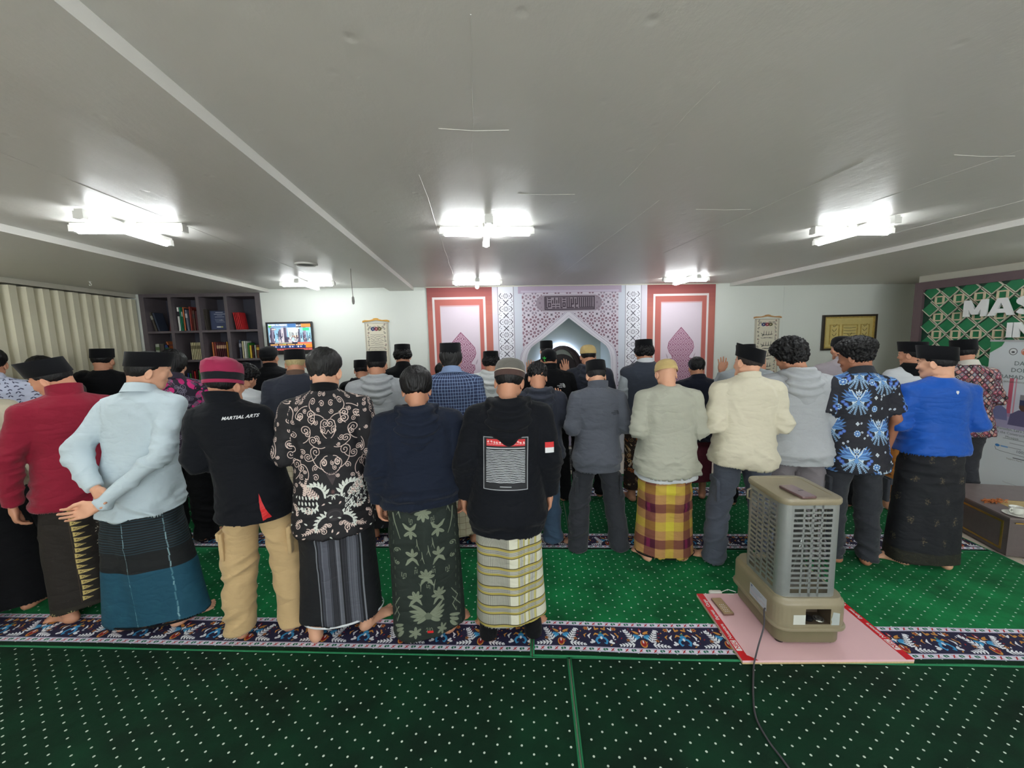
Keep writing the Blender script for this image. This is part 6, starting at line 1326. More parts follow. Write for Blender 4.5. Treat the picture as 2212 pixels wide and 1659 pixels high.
def row(r, lst, where, group):
    z = zs[r]+.0145
    for (p0, p1, top, c, lean, bc) in lst:
        x0, x1 = pxm(p0, z), pxm(p1, z); h_ = top; book(x0, z+(abs(math.sin(lean))*(x1-x0) if lean > 0 else 0)+.0, max(.012, (x1-x0)*.94), h_, .15, c, lean, f'{CN[c]} book {where}' if 'book in' not in where else f'{CN[c]} {where}', group, bc)
row(0, [(290, 335, .255, (80, 74, 66), -.22, (140, 140, 130)), (345, 385, .25, (58, 66, 84), -.22, None)], 'leaning right in the top left cell of the bookcase', 'books leaning in the top left cell'); row(0, [(545, 575, .24, (90, 36, 44), .16, (210, 200, 190))], 'leaning left against the first divider, top left cell', None)
row(0, [(725, 768, .315, (236, 236, 228), 0, (40, 40, 44)), (770, 800, .315, (30, 130, 96), 0, None)], 'at the left end of the second cell, top shelf', None); row(0, [(802, 824, .31, (30, 130, 96), 0, (200, 200, 190)), (828, 862, .315, (196, 112, 66), 0, None), (866, 884, .30, (52, 44, 66), -.02, None), (886, 925, .28, (120, 122, 138), -.05, (200, 200, 205))], 'in the middle of the second cell, top shelf', None)
row(0, [(946, 975, .32, (170, 70, 60), 0, None), (978, 1000, .30, (130, 50, 44), 0, None), (1003, 1045, .27, (96, 60, 50), 0, (60, 50, 50)), (1050, 1090, .26, (90, 36, 44), 0, None)], 'at the right end of the second cell, top shelf', None)
row(0, [(1225, 1250, .285, (80, 74, 66), -.06, None)], 'standing left of the dark framed certificate', None)
for k in range(4): row(0, [(1785+k*30, 1812+k*30, .235, (206, 44, 48), -.13, None)], ('leftmost of the four', 'second of the four', 'third of the four', 'rightmost of the four')[k]+' bright red books in the top right cell', 'bright red books in the top right cell')
row(1, [(250, 330, .225, (180, 186, 170), -.0, (90, 110, 70)), (335, 420, .22, (80, 74, 66), 0, None), (425, 510, .21, (40, 60, 120), 0, (30, 90, 60))], 'in the left cell of the second shelf', None); row(1, [(560, 592, .26, (196, 112, 66), -.28, None)], 'leaning and taller than its neighbours, left cell of the second shelf', None)
NTH = ('first', 'second', 'third', 'fourth', 'fifth', 'sixth', 'seventh', 'eighth')
for k in range(8): row(1, [(905+k*31, 932+k*31, .232, (222, 214, 170), 0, (120, 110, 80))], NTH[k]+' from the left of the cream set, second shelf', 'cream book set on the second shelf')
row(1, [(1298, 1335, .232, (196, 112, 66), 0, None), (1338, 1380, .232, (130, 50, 44), 0, None)], 'at the left of the third cell, second shelf', None)
for k in range(5): row(1, [(1384+k*36, 1416+k*36, .228, (90, 36, 44), 0, (190, 150, 120))], NTH[k]+' from the left of the banded set, second shelf', 'dark red banded book set on the second shelf')
row(1, [(1566, 1596, .232, (214, 150, 50), 0, None), (1600, 1628, .23, (220, 184, 60), 0, None), (1632, 1662, .232, (60, 140, 60), 0, None)], 'at the right of the third cell, second shelf', None)
row(1, [(1800, 1846, .25, (58, 66, 84), 0, (150, 150, 160)), (1852, 1884, .235, (222, 214, 170), 0, None), (1888, 1920, .235, (236, 236, 228), 0, None), (1960, 1984, .21, (60, 140, 60), 0, None), (1988, 2030, .175, (220, 184, 60), 0, None), (2034, 2072, .175, (60, 20, 24), 0, None), (2078, 2112, .178, (180, 186, 170), 0, None), (2116, 2170, .178, (120, 66, 26), 0, (220, 184, 60))], 'in the right cell of the second shelf', None)
rd = random.Random(8)
for r in (2,):
    for cell_ in range(4):
        x = 260+cell_*520
        for k in range(7): col = rd.choice(list(CN)); row(r, [(x+k*42, x+k*42+36, rd.uniform(.2, .26), col, 0, None)], NTH[k]+' book in the '+NTH[cell_]+' cell of the third shelf', 'books low on the third shelf')
t = empty('framed_certificate', (pxm(1285, 0), D+.09, zs[0]+.02), 'dark blue framed certificate standing on the top shelf of the bookcase', 'certificate'); wd = pxm(1640, 0)-pxm(1285, 0)-.01
q = MB(); q.box(0, 0, 0, wd, .012, .262); q.build('frame', plain('navy_frame', rgb(40, 48, 74), .4), t)
c = Canvas(0, 0, .4, .26, 900, (58, 70, 104))
for z, a, b_, h_ in ((.24, .12, .30, .008), (.215, .08, .38, .007), (.198, .15, .28, .004), (.175, .10, .32, .006), (.14, .09, .3, .003), (.12, .1, .3, .003), (.10, .12, .33, .003)): c.rect(a, z, b_, z+h_, (196, 204, 220))
c.line([(.2, .13), (.25, .12), (.24, .14), (.3, .115)], .003, (220, 220, 226)); c.rect(.12, .02, .22, .04, (214, 218, 224)); c.rect(.225, .02, .27, .04, (196, 200, 110))
q = MB(); q.add([(.012, -.001, .012), (wd-.012, -.001, .012), (wd-.012, -.001, .25), (.012, -.001, .25)], [(0, 1, 2, 3)], 0, [[(0, 0), (1, 0), (1, 1), (0, 1)]]); q.build('sheet', printed('certificate_print', c.a, .3), t)

# ------------------------------------------------------------------ television
t = empty('television', (0, 0, 0), 'wall-hung flat television showing a prayer timetable, beside the bookcase', 'television'); a = W(580, 697); b_ = W(679, 695); X0, X1 = a[0], b_[0]; Z1 = a[1]; Z0 = W(630, 765)[1]; yt = D-.085
M_TVB = plain('black_gloss_plastic', rgb(20, 21, 27), .25, .05, bump=0); q = MB(); q.rbox(X0, 0, 0, X1, .05, 1, .01, 2); q = MB(); fr = .022
for bx in ((X0, Z1-fr, X1, Z1), (X0, Z0, X1, Z0+.055), (X0, Z0+.055, X0+fr, Z1-fr), (X1-fr, Z0+.055, X1, Z1-fr)): q.box(bx[0], yt, bx[1], bx[2], yt+.02, bx[3])
q.build('bezel', M_TVB, t); q = MB(); q.box(X0+.01, yt+.02, Z0+.01, X1-.01, yt+.06, Z1-.01); q.build('housing', M_TVB, t); q = MB(); q.box((X0+X1)/2-.1, yt+.06, (Z0+Z1)/2-.1, (X0+X1)/2+.1, D-.002, (Z0+Z1)/2+.1); q.build('wall_bracket', M_TVB, t)
c = Canvas(0, 0, 1.6, .9, 480, (120, 124, 150)); rd = random.Random(3)
c.rect(0, .27, 1.6, .9, (150, 200, 225)); c.poly([(.75, .35), (1.1, .35), (1.15, .8), (.7, .8)], (214, 226, 220)); c.rect(.85, .3, 1.1, .5, (236, 206, 180))
for i in range(26):
    x = rd.uniform(0, 1.5); h_ = rd.uniform(.1, .5)*(1.2 if x < .6 or x > 1.1 else .4); c.rect(x, .27, x+rd.uniform(.05, .14), .27+h_, rd.choice(((196, 186, 200), (150, 140, 165), (110, 104, 130), (214, 206, 214), (84, 80, 104))))
for i in range(60): x = rd.uniform(0, 1.6); c.rect(x, rd.uniform(.3, .6), x+.02, rd.uniform(.3, .6)+.03, (60, 58, 84))
for i in range(30): x = rd.uniform(.15, 1.55); z = rd.uniform(.28, .34); c.ell(x, z+.04, .016, .05, rd.choice(((40, 40, 60), (70, 66, 96), (226, 222, 230)))); c.ell(x, z+.1, .012, .014, (60, 50, 60))
c.ell(.9, .37, .05, .07, (190, 218, 240)); c.rect(0, .76, .72, .9, (120, 150, 190), .7); c.rect(.72, .77, 1.04, .9, (70, 120, 180)); c.rect(1.04, .77, 1.6, .9, (30, 28, 44)); c.rect(1.22, .78, 1.58, .89, (244, 140, 60)); c.ell(.07, .83, .055, .06, (96, 190, 80)); c.rect(1.28, .66, 1.52, .75, (60, 210, 140)); c.rect(.12, .69, .29, .74, (120, 96, 96)); c.rect(.13, .70, .28, .73, (240, 226, 220))
c.rect(0, .0, 1.6, .27, (40, 36, 58)); c.rect(.2, .235, .85, .262, (220, 206, 190)); c.rect(1.05, .2, 1.6, .27, (226, 120, 96)); c.rect(.5, .215, .62, .235, (70, 150, 80))
for i in range(5): x = .04+i*.312; c.rect(x, .17, x+.28, .21, (240, 176, 96)); c.rect(x, .085, x+.28, .165, (36, 70, 140)); c.ell(x+.09, .125, .03, .028, (236, 226, 232)); c.ell(x+.19, .125, .03, .022, (206, 206, 226))
c.rect(1.35, .08, 1.6, .2, (246, 140, 50)); c.rect(0, 0, 1.6, .062, (196, 92, 88)); 
for i in range(14): c.rect(.1+i*.1, .02, .16+i*.1, .045, (150, 54, 58))
q = MB(); q.add([(X0+fr, yt+.012, Z0+.055), (X1-fr, yt+.012, Z0+.055), (X1-fr, yt+.012, Z1-fr), (X0+fr, yt+.012, Z1-fr)], [(0, 1, 2, 3)], 0, [[(0, 0), (1, 0), (1, 1), (0, 1)]]); scr = q.build('screen', printed('tv_picture', c.a, .2, emis=.30, bump=0, ext='EXTEND'), t)
sw = X1-X0-2*fr
for s_, sz, ax_, az_, col in (('MASJID AL-HIKMAH', .037, .37, .855, (245, 240, 245)), ('20:31', .046, 1.14, .83, (250, 250, 252))):
    me = text_mesh(s_, sz*sw/.75, bold=.0006); me.transform(Matrix.Rotation(R(90), 4, 'X')); o = link('lettering', me, scr, (X0+fr+ax_/1.6*sw, yt+.009, Z0+.055+az_/.9*(Z1-fr-Z0-.055))); me.materials.append(plain('screen_text', (1, 1, 1), .4, 0, bump=0, emis=(1, 1, 1), estr=.4))
me = text_mesh('Toshiba'[:0] or 'TV', .012); bpy.data.meshes.remove(me)

# ------------------------------------------------------------------ hanging scrolls
def scroll_print(arab, seed):
    c = Canvas(0, 0, .30, .86, 1100, (222, 216, 196)); rd = random.Random(seed); K_ = (44, 42, 44)
    for x in (.012, .288):
        for z in np.arange(0, .86, .011): c.line([(x-.006, z), (x+.006, z+.006)], .0028, K_)
    for z in np.arange(0, .84, .055):
        for x in (.045, .255): c.curl(x, z, .013, 1.3, rd.uniform(0, 6), .0032, K_, rd.choice((-1, 1))); c.leaf(x, z+.02, .02, .008, rd.uniform(0, 6), rd.choice((K_, (130, 34, 50))))
    for x in np.arange(0, .3, .011): c.line([(x, .846), (x+.006, .856)], .0028, K_)
    for (x, col) in ((.105, (40, 60, 110)), (.15, (140, 40, 66)), (.19, (96, 90, 60))):
        for k in range(7): c.petal(x, .775, .030, .018, k*.9, col)
        c.ell(x, .775, .008, .008, (210, 190, 160))
    for x in (.07, .23, .12, .18): c.curl(x, .80, .02, 1.3, rd.uniform(0, 6), .004, K_, rd.choice((-1, 1)))
    if arab:
        for z in (.63, .47, .31, .15):
            for k in range(4): x = .205-.03*k; c.line([(x, z+.055-rd.uniform(0, .02)), (x-.003, z-.01)], [.003, .007], K_)
            c.line([(.22, z), (.17, z-.012), (.12, z-.01), (.085, z+.006), (.08, z+.02)], [.006, .008, .007, .006, .003], K_); c.curl(.10, z-.02, .014, 1.1, 0, .005, K_)
            for k in range(8): c.line([(rd.uniform(.07, .23), z-.06), (rd.uniform(.07, .23), z-.05)], .0035, K_)
    else:
        for z in np.arange(.05, .70, .028):
            x = .07
            while x < .22: L = rd.uniform(.008, .024); c.line([(x, z+rd.uniform(-.004, .004)), (x+L/2, z+rd.uniform(-.008, .010)), (x+L, z+rd.uniform(-.004, .004))], .0035, K_, .85); x += L+.004
        for z in (.52, .34, .18): c.rect(.06, z, .24, z+.004, (150, 146, 130)); c.rect(.06, z+.012, .24, z+.020, (226, 222, 204))
    return c.a
def hscroll(xa, xb, ztop, arab, label):
    t = empty('hanging_scroll', ((xa+xb)/2, D, ztop), label, 'wall hanging'); w = xb-xa
    q = MB(); q.box(-w/2+.01, -.012, -.92, w/2-.01, -.008, -.045, 1); q.add([(-w/2+.01, -.0125, -.92), (w/2-.01, -.0125, -.92), (w/2-.01, -.0125, -.045), (-w/2+.01, -.0125, -.045)], [(0, 1, 2, 3)], 0, [[(0, 0), (1, 0), (1, 1), (0, 1)]])
    q.build('cloth_panel', [printed('woven_scroll_'+('b' if arab else 'a'), scroll_print(arab, 3+arab), .85, ext='EXTEND'), plain('scroll_backing', rgb(214, 208, 190), .9)], t)
    pts = [(-w/2-.012, -.052), (-w/2-.012, -.030), (-w/2+.02, -.020), (-w*.25, -.022), (-w*.12, -.010), (-.03, .002), (0, .006), (.03, .002), (w*.12, -.010), (w*.25, -.022), (w/2-.02, -.020), (w/2+.012, -.030), (w/2+.012, -.052), (w/2-.01, -.046), (w*.2, -.036), (0, -.024), (-w*.2, -.036), (-w/2+.01, -.046)]
    q = MB(); q.prism([(x, z+.012) for x, z in pts], -.022, -.004); q.build('wooden_hanger', plain('golden_wood' if not arab else 'pale_wood', rgb(214, 160, 62) if not arab else rgb(196, 150, 100), .4, .1, 30), t)
hscroll(W(785, 690)[0], W(839, 690)[0], W(812, 690)[1], False, 'woven cream wall scroll on a golden hanger between television and mural')
hscroll(W(1629, 684)[0], W(1685, 684)[0], W(1656, 682)[1], True, 'woven cream wall scroll with large black calligraphy right of the mural')
# gold framed picture
t = empty('framed_picture', (0, 0, 0), 'gold relief picture in a dark and gold frame on the back wall', 'picture'); a = W(1776, 681); b_ = W(1892, 681); X0, X1, Z1 = a[0], b_[0], a[1]; Z0 = W(1776, 757)[1]
M_GO = plain('antique_gold', rgb(196, 170, 96), .4, .25, 30, .3, metal=.2); M_DGO = plain('dark_bronze', rgb(58, 50, 42), .4, .2, 30, .1)
def ring_frame(q, X0, Z0, X1, Z1, w, y0, y1):
    for bx in ((X0, Z1-w, X1, Z1), (X0, Z0, X1, Z0+w), (X0, Z0+w, X0+w, Z1-w), (X1-w, Z0+w, X1, Z1-w)): q.box(bx[0], y0, bx[1], bx[2], y1, bx[3])
q = MB(); ring_frame(q, X0, Z0, X1, Z1, .03, D-.035, D-.002); q.build('outer_frame', M_DGO, t); q = MB(); ring_frame(q, X0+.03, Z0+.03, X1-.03, Z1-.03, .022, D-.028, D-.004); q.build('inner_frame', M_GO, t)
q = MB(); q.box(X0+.05, D-.012, Z0+.05, X1-.05, D-.004, Z1-.05); q.build('relief_sheet', plain('gold_leaf_sheet', rgb(216, 198, 128), .5, .12, 8, .1), t)
for k, (f0, f1) in enumerate(((.14, .32), (.37, .66), (.71, .88))):
    q = MB(); xa, xb = X0+(X1-X0)*f0, X0+(X1-X0)*f1; ring_frame(q, xa, Z0+.09, xb, Z1-.15, .014, D-.02, D-.012); q.build('relief_panel', M_GO, t)
    c_ = (xa+xb)/2; q = MB()
    for j in range(2 if k == 1 else 4):
        zz = Z0+.16+j*.07; q.tube([(c_-.035, D-.014, zz+.02), (c_-.01, D-.014, zz-.01), (c_+.02, D-.014, zz+.005), (c_+.035, D-.014, zz+.035)], .003, 5)
    if k == 1:
        for j in range(5): q.tube([(xa+.03, D-.013, Z1-.2-j*.045), (c_, D-.013, Z1-.205-j*.045), (xb-.03, D-.013, Z1-.2-j*.045)], .0028, 5)
    q.build('calligraphy', plain('calligraphy_dark', rgb(80, 66, 34), .5), t)

# ------------------------------------------------------------------ small ceiling fittings
t = empty('pull_cord', tuple(onz(757, 577, CEIL)), 'thin grey pull cord with a small handle hanging from the ceiling near the television', 'cord'); 
L = (637-577)/850*4.9; q = MB(); q.tube([(0, 0, 0), (0, 0, -L*.5), (.004, 0, -L*.82)], .003, 6); M_CORD = plain('grey_cord', rgb(120, 116, 106), .6); q.build('cord', M_CORD, t); q = MB(); q.lathe([(.004, 0), (.012, -.012), (.014, -.05), (.010, -.075), (.004, -.08)], (.004, 0, -L*.82), 10); q.build('handle', plain('grey_handle', rgb(130, 128, 124), .5), t, smooth=True)
t = empty('ceiling_vent', tuple(onz(661, 570, CEIL)), 'round grey ceiling vent left of the beam', 'vent'); q = MB(); q.lathe([(.10, -.0), (.098, -.012), (.080, -.016), (.078, -.006)], (0, 0, 0), 28, 0, False, False); q.build('ring', M_BAT, t, smooth=True); q = MB(); q.lathe([(.078, -.004), (.07, -.008), (.0, -.009)], (0, 0, 0), 24); q.build('grille', plain('vent_grey', rgb(96, 98, 96), .6), t)
p_ = onz(194, 608, LOW); t = empty('ceiling_hook', tuple(p_), 'small white hook on the ceiling above the curtain', 'hook'); q = MB(); q.lathe([(.014, 0), (.014, -.004), (.005, -.006), (.005, -.018)], (0, 0, 0), 10); q.tube([(0, 0, -.018), (.012, 0, -.026), (.010, 0, -.04), (-.006, 0, -.042), (-.010, 0, -.032)], .003, 6); q.build('hook_body', M_BAT, t, smooth=True)

# ------------------------------------------------------------------ green feature panel on the right
PXX = 6.0; PY1 = onx(1978, 612, PXX)[1]; PZ1 = onx(1978, 612, PXX)[2]; PY0 = 2.0; PZ0 = .25
t = empty('feature_panel', (0, 0, 0), 'green wall panel of raised diamonds and beige squares in a mauve-brown frame', 'panel'); M_FRB = plain('mauve_brown_frame', rgb(104, 86, 90), .5, .06)
q = MB(); FW = .10
q.box(PXX-.005, PY0, PZ1-FW, 6.059, PY1, PZ1); q.box(PXX-.005, PY0, 0, 6.059, PY1, PZ0); q.box(PXX-.005, PY1-FW, PZ0, 6.059, PY1, PZ1-FW); q.box(PXX-.005, PY0, PZ0, 6.059, PY0+FW, PZ1-FW); q.build('frame', M_FRB, t)
q = MB(); q.box(PXX+.035, PY0+FW, PZ0, 6.058, PY1-FW, PZ1-FW); q.build('backboard', plain('deep_green_board', rgb(8, 64, 44), .5, .15), t)
a = onx(2010, 640, PXX); b_ = onx(2071, 636, PXX); GP = abs(a[1]-b_[1])/2*1.0; GP = .205; y0_ = 4.638; z0_ = 2.156
M_DG = plain('emerald_tile', rgb(18, 122, 76), .35, .08); M_WE = plain('ivory_edge', rgb(224, 218, 200), .45); M_BG = plain('beige_square', rgb(216, 200, 170), .5)
GV = .222
def diamond_meshes():
    r = .094; q = MB(); P = [(-r, 0), (0, r), (r, 0), (0, -r)]; q.add([(0, a_, b2) for a_, b2 in P]+[(-.02, a_*.93, b2*.93) for a_, b2 in P], [(4, 5, 6, 7), (0, 1, 5, 4), (1, 2, 6, 5), (2, 3, 7, 6), (3, 0, 4, 7)]); o1 = q.build('diamond_tile', M_DG, t)
    q = MB(); w = .0065
    for (p1, p2) in (((-r, 0), (0, r)), ((-r, 0), (0, -r)), ((0, -r), (r, 0))): 
        d = Vector((0, p2[0]-p1[0], p2[1]-p1[1])).normalized(); nn = Vector((0, -d.z, d.y))*w*.5; A1 = Vector((-.001, *p1)); B1_ = Vector((-.001, *p2)); V = []
        for xx in (-.001, -.026): V += [Vector((xx, A1.y, A1.z))+nn, Vector((xx, A1.y, A1.z))-nn, Vector((xx, B1_.y, B1_.z))-nn, Vector((xx, B1_.y, B1_.z))+nn]
        q.add(V, [(0, 1, 2, 3), (7, 6, 5, 4), (0, 4, 5, 1), (1, 5, 6, 2), (2, 6, 7, 3), (3, 7, 4, 0)])
    return o1, q.build('ivory_strip', M_WE, t)
def square_mesh():
    q = MB(); s = .050; w = .016
    for bx in ((-s, s-w, s, s), (-s, -s, s, -s+w), (-s, -s+w, -s+w, s-w), (s-w, -s+w, s, s-w)): q.box(-.036, bx[0], bx[1], -.018, bx[2], bx[3])
    return q.build('beige_square', M_BG, t)
d0, e0 = diamond_meshes(); s0 = square_mesh(); first = True
def put(o, y, z, use): 
    c_ = o if use else o.copy(); 
    if not use: COL.objects.link(c_)
    c_.location = (PXX+.035, y, z); return c_
us_d = us_s = True
for j in range(-18, 6):
    for i in range(-2, 14):
        z = z0_+j*GV/2; 
        if j % 2 == 0: y = y0_-i*GP; kind = 's'
        else: y = y0_+GP/2-i*GP; kind = 'd'
        if not (PY0+FW+.10 < y < PY1-FW-.05 and PZ0+.10 < z < PZ1-FW-.04): continue
        if kind == 's': put(s0, y, z, us_s); us_s = False
        put(d0, y, z, us_d); put(e0, y, z, us_d); us_d = False
M_LET = plain('white_letter', rgb(236, 238, 238), .35, .02)
def fat_letter(ch, size):
    """heavy block letter, cap height .70*size: strokes given as broken lines in a 1 x 1 box, drawn .24 wide"""
    H_ = .70*size; w = .24; arc = lambda cx, cy, rx, ry, a0, a1, n=10: [(cx+rx*math.cos(R(a0+(a1-a0)*i/n)), cy+ry*math.sin(R(a0+(a1-a0)*i/n))) for i in range(n+1)]
    ST_ = {'M': [[(.12, 0), (.12, 1)], [(.12, .98), (.5, .12)], [(.88, .98), (.5, .12)], [(.88, 0), (.88, 1)]], 'A': [[(.12, 0), (.46, 1)], [(.88, 0), (.54, 1)], [(.3, .27), (.7, .27)]],
          'S': [arc(.5, .74, .28, .15, 30, 270, 12)[:-1]+arc(.5, .27, .30, .17, 90, -150, 12)], 'J': [[(.62, 1), (.62, .32)]+arc(.37, .32, .25, .20, 0, -170, 8)], 'I': [[(.14, 0), (.14, 1)]], 'D': [[(.13, 0), (.13, 1)], [(.13, .88), (.38, .88)]+arc(.38, .5, .36, .38, 88, -88, 10)+[(.13, .12)]],
          'N': [[(.12, 0), (.12, 1)], [(.12, .98), (.74, .02)], [(.74, 0), (.74, 1)]], 'O': [arc(.5, .5, .36, .38, 0, 360, 20)], 'E': [[(.13, 0), (.13, 1)], [(.13, .88), (.62, .88)], [(.13, .5), (.58, .5)], [(.13, .12), (.62, .12)]]}[ch]
    V = []; F = []; k = 0
    for P in ST_:
        for i in range(len(P)-1):
            (x0, y0), (x1, y1) = P[i], P[i+1]; dx, dy = x1-x0, y1-y0; L = math.hypot(dx, dy) or 1; e = .06 if len(P) > 2 else 0; dx /= L; dy /= L; x0 -= dx*e; y0 -= dy*e; x1 += dx*e; y1 += dy*e; nx, ny = -dy*w/2, dx*w/2
            if len(P) == 2 and dx and dy: nx, ny = -w/2*1.05, 0
            z = .014+.00012*k; k += 1; o = len(V)
            for zz in (-z, z): V += [((x0+nx)*H_, (y0+ny)*H_, zz), ((x1+nx)*H_, (y1+ny)*H_, zz), ((x1-nx)*H_, (y1-ny)*H_, zz), ((x0-nx)*H_, (y0-ny)*H_, zz)]
            F += [(o+3, o+2, o+1, o), (o+4, o+5, o+6, o+7), (o, o+1, o+5, o+4), (o+1, o+2, o+6, o+5), (o+2, o+3, o+7, o+6), (o+3, o, o+4, o+7)]
    m = bpy.data.meshes.new('letter'); m.from_pydata(V, [], F); return m
def wall_word(word, px, pyt, pyb, size_fix=1.0):
    p_ = onx(px, pyt, PXX-.09); p2 = onx(px, pyb, PXX-.09); h_ = p_[2]-p2[2]
    y = p_[1]; nn_ = 0
    for ch in word:
        me = fat_letter(ch, h_/.70); xs = [v.co.x for v in me.vertices]; zs_ = [v.co.y for v in me.vertices]; x0 = min(xs); w = max(xs)-x0; zb = min(zs_)
        for v in me.vertices: X, Y_, Z = v.co; v.co = (Z, -(X-x0)*1.12, (Y_-zb))
        me.materials.append(M_LET); o = link('wall_letter', me, None, (PXX-.055, y, p2[2])); nn_ += 1; tag(o, f'thick white letter {ch}, '+('first', 'second', 'third', 'fourth', 'fifth', 'sixth', 'seventh', 'eighth', 'ninth')[nn_-1]+f' of the word {word} on the green panel', 'letter', f'white letters of {word}')
        y -= w*1.12+h_*.07
wall_word('MASJID', 2079, 650, 685); wall_word('INDONESIA', 2172, 697, 729)

# ------------------------------------------------------------------ roll-up banner
bl = onz(2105, 1054, .02); br_dir = Vector((-.12, -.99, 0)).normalized(); BWD = .85; BH = 1.64
t = empty('roll_up_banner', (bl[0], bl[1], 0), 'white roll-up banner with a printed gathering scene and green corner, right edge', 'banner', math.atan2(br_dir.y, br_dir.x))
q = MB(); q.rbox(-.02, -.05, .012, BWD+.02, .06, .075, .02, 3, bev=.01); q.build('base_cassette', plain('brushed_silver', rgb(176, 180, 184), .35, .05, 40, .1, metal=.5), t); q = MB(); q.lathe([(.012, 0), (.035, .004), (.035, .03), (.012, .034)], (-.025, 0, .03), 14); q.build('end_cap', M_BAT, t, smooth=True)
q = MB(); q.rbox(-.004, -.008, BH, BWD+.004, .010, BH+.018, .004, 2); q.build('top_rail', plain('silver_rail', rgb(190, 192, 194), .4, metal=.4), t); q = MB(); q.tube([(BWD/2, .03, .07), (BWD/2, .03, BH)], .009, 8); q.build('pole', plain('dark_pole', rgb(50, 50, 54), .4), t)
c = Canvas(0, 0, BWD, BH, 620, (216, 224, 228)); rd = random.Random(4)
for i in range(30): z = BH*.45+i*BH*.01; c.rect(0, z, BWD, z+BH*.012, (206, 206, 226), .5*math.sin(i/30*math.pi))
c.poly([(0, BH), (.12, BH), (.10, BH-.045), (.04, BH-.09), (0, BH-.12)], (52, 146, 90))
for x, kcol in ((.20, (84, 88, 92)), (.30, (206, 110, 84))): c.ell(x, BH-.10, .035, .035, kcol); c.ell(x, BH-.10, .029, .029, (222, 228, 230)); c.ell(x, BH-.105, .014, .010, kcol)
c.poly([(.272, BH-.10), (.30, BH-.07), (.328, BH-.10), (.32, BH-.128), (.28, BH-.128)], (206, 120, 90)); c.ell(.30, BH-.10, .014, .012, (226, 228, 228))
zt = BH*.53
for x, w_, col in ((.02, .10, (150, 130, 190)), (.20, .035, (196, 70, 96)), (.25, .012, (214, 140, 160)), (.33, .09, (190, 186, 214))): c.rect(x, zt, x+w_, zt+.40, col, .85)
c.ell(.07, zt+.40, .05, .06, (150, 130, 190)); c.poly([(.02, zt+.4), (.07, zt+.47), (.12, zt+.4)], (150, 130, 190))
for i in range(9):
    for k in range(2): c.ell(.355+k*.035, zt+.04+i*.04, .008, .008, (130, 124, 160))
c.poly([(.46, zt), (.46, zt+.27), (.55, zt+.34), (.72, zt+.40), (.85, zt+.42), (.85, zt)], (196, 206, 150)); c.line([(.44, zt), (.44, zt+.29), (.54, zt+.38), (.72, zt+.46)], .012, (206, 200, 226))
def sitter(x, z, s, body, hat): c.poly([(x-.09*s, z-.02), (x-.08*s, z+.07*s), (x-.03*s, z+.11*s), (x+.03*s, z+.11*s), (x+.08*s, z+.07*s), (x+.09*s, z-.02)], body); c.ell(x, z+.14*s, .030*s, .036*s, (90, 62, 52)); c.rect(x-.03*s, z+.15*s, x+.03*s, z+.19*s, hat)
sitter(.60, zt+.10, 1.0, (226, 228, 232), (30, 30, 40)); sitter(.36, zt+.12, .6, (236, 234, 230), (214, 206, 180)); c.rect(.30, zt+.18, .42, zt+.24, (70, 60, 60), .5)
c.poly([(0, zt-.12), (0, zt+.02), (.5, zt+.06), (.85, zt+.04), (.85, zt-.12)], (160, 150, 190), .8); sitter(.10, zt-.02, 1.3, (120, 124, 170), (28, 28, 36)); sitter(.34, zt-.06, 1.3, (96, 92, 130), (52, 60, 96)); sitter(.66, zt-.06, 1.5, (70, 66, 100), (26, 26, 36)); c.rect(.38, zt-.03, .62, zt+.05, (232, 232, 238))
for i in range(24): c.rect(0, zt-.14-i*.004, BWD, zt-.136-i*.004, (196, 192, 214), .5*(1-i/24))
for z, a, b_ in ((.64, .20, .85), (.60, .26, .7), (.555, .16, .36)): c.rect(a, z, b_, z+.006, (120, 126, 134), .7)
c.line([(.14, .54), (.15, .51), (.20, .50), (.85, .47)], .004, (110, 116, 124)); c.ell(.16, .555, .020, .014, (60, 130, 200)); c.rect(.19, .548, .25, .562, (110, 160, 214)); c.line([(.30, .14), (.85, .12)], .003, (140, 146, 150)); c.line([(.24, .19), (.26, .185), (.85, .17)], .004, (180, 186, 190)); c.rect(.30, .455, .52, .462, (70, 74, 80))
q = MB(); N_ = 10
for sgn in (0, 1):
    for i in range(N_):
        x0, x1 = BWD*i/N_, BWD*(i+1)/N_; yb = .006*sgn; P = [(x0, yb, .07), (x1, yb, .07), (x1, yb, BH), (x0, yb, BH)]; U = [(x0/BWD, .07/BH), (x1/BWD, .07/BH), (x1/BWD, 1), (x0/BWD, 1)]
        if sgn: P, U = P[::-1], U[::-1]
        q.add(P, [(0, 1, 2, 3)], 0, [U])
q.add([(0, 0, .07), (0, .006, .07), (0, .006, BH), (0, 0, BH)], [(0, 1, 2, 3)], 0, [[(0, 0)]*4]); sheet = q.build('printed_sheet', printed('banner_print', c.a, .45, ext='EXTEND', bump=0), t)
M_TX = plain('grey_text', rgb(92, 112, 112), .5, .02, bump=0)
for s_, sz, x, z in (('DAI AMBASSADOR', .060, .22, BH-.22), ('DOMPET DHUAFA', .060, .20, BH-.29), ('RAMADAN', .056, .115, BH-.36), ('BRINGING GOODNESS', .022, .15, BH-.41), ('This Ramadan, Let\'s Share', .034, .07, .74), ('Support the Construction', .034, .05, .70), ('Mosque', .034, .22, .66), ('10055903', .040, .32, .53), ('Support Here!', .022, .25, .44)):
    if s_ == 'RAMADAN': s_ = 'RAMADAN'
    me = text_mesh(s_, sz, 'LEFT', space=1.02); me.transform(Matrix.Rotation(R(90), 4, 'X')); me.materials.append(M_TX if sz > .03 else M_CORD); link('banner_lettering', me, sheet, (x, -.0015, z))

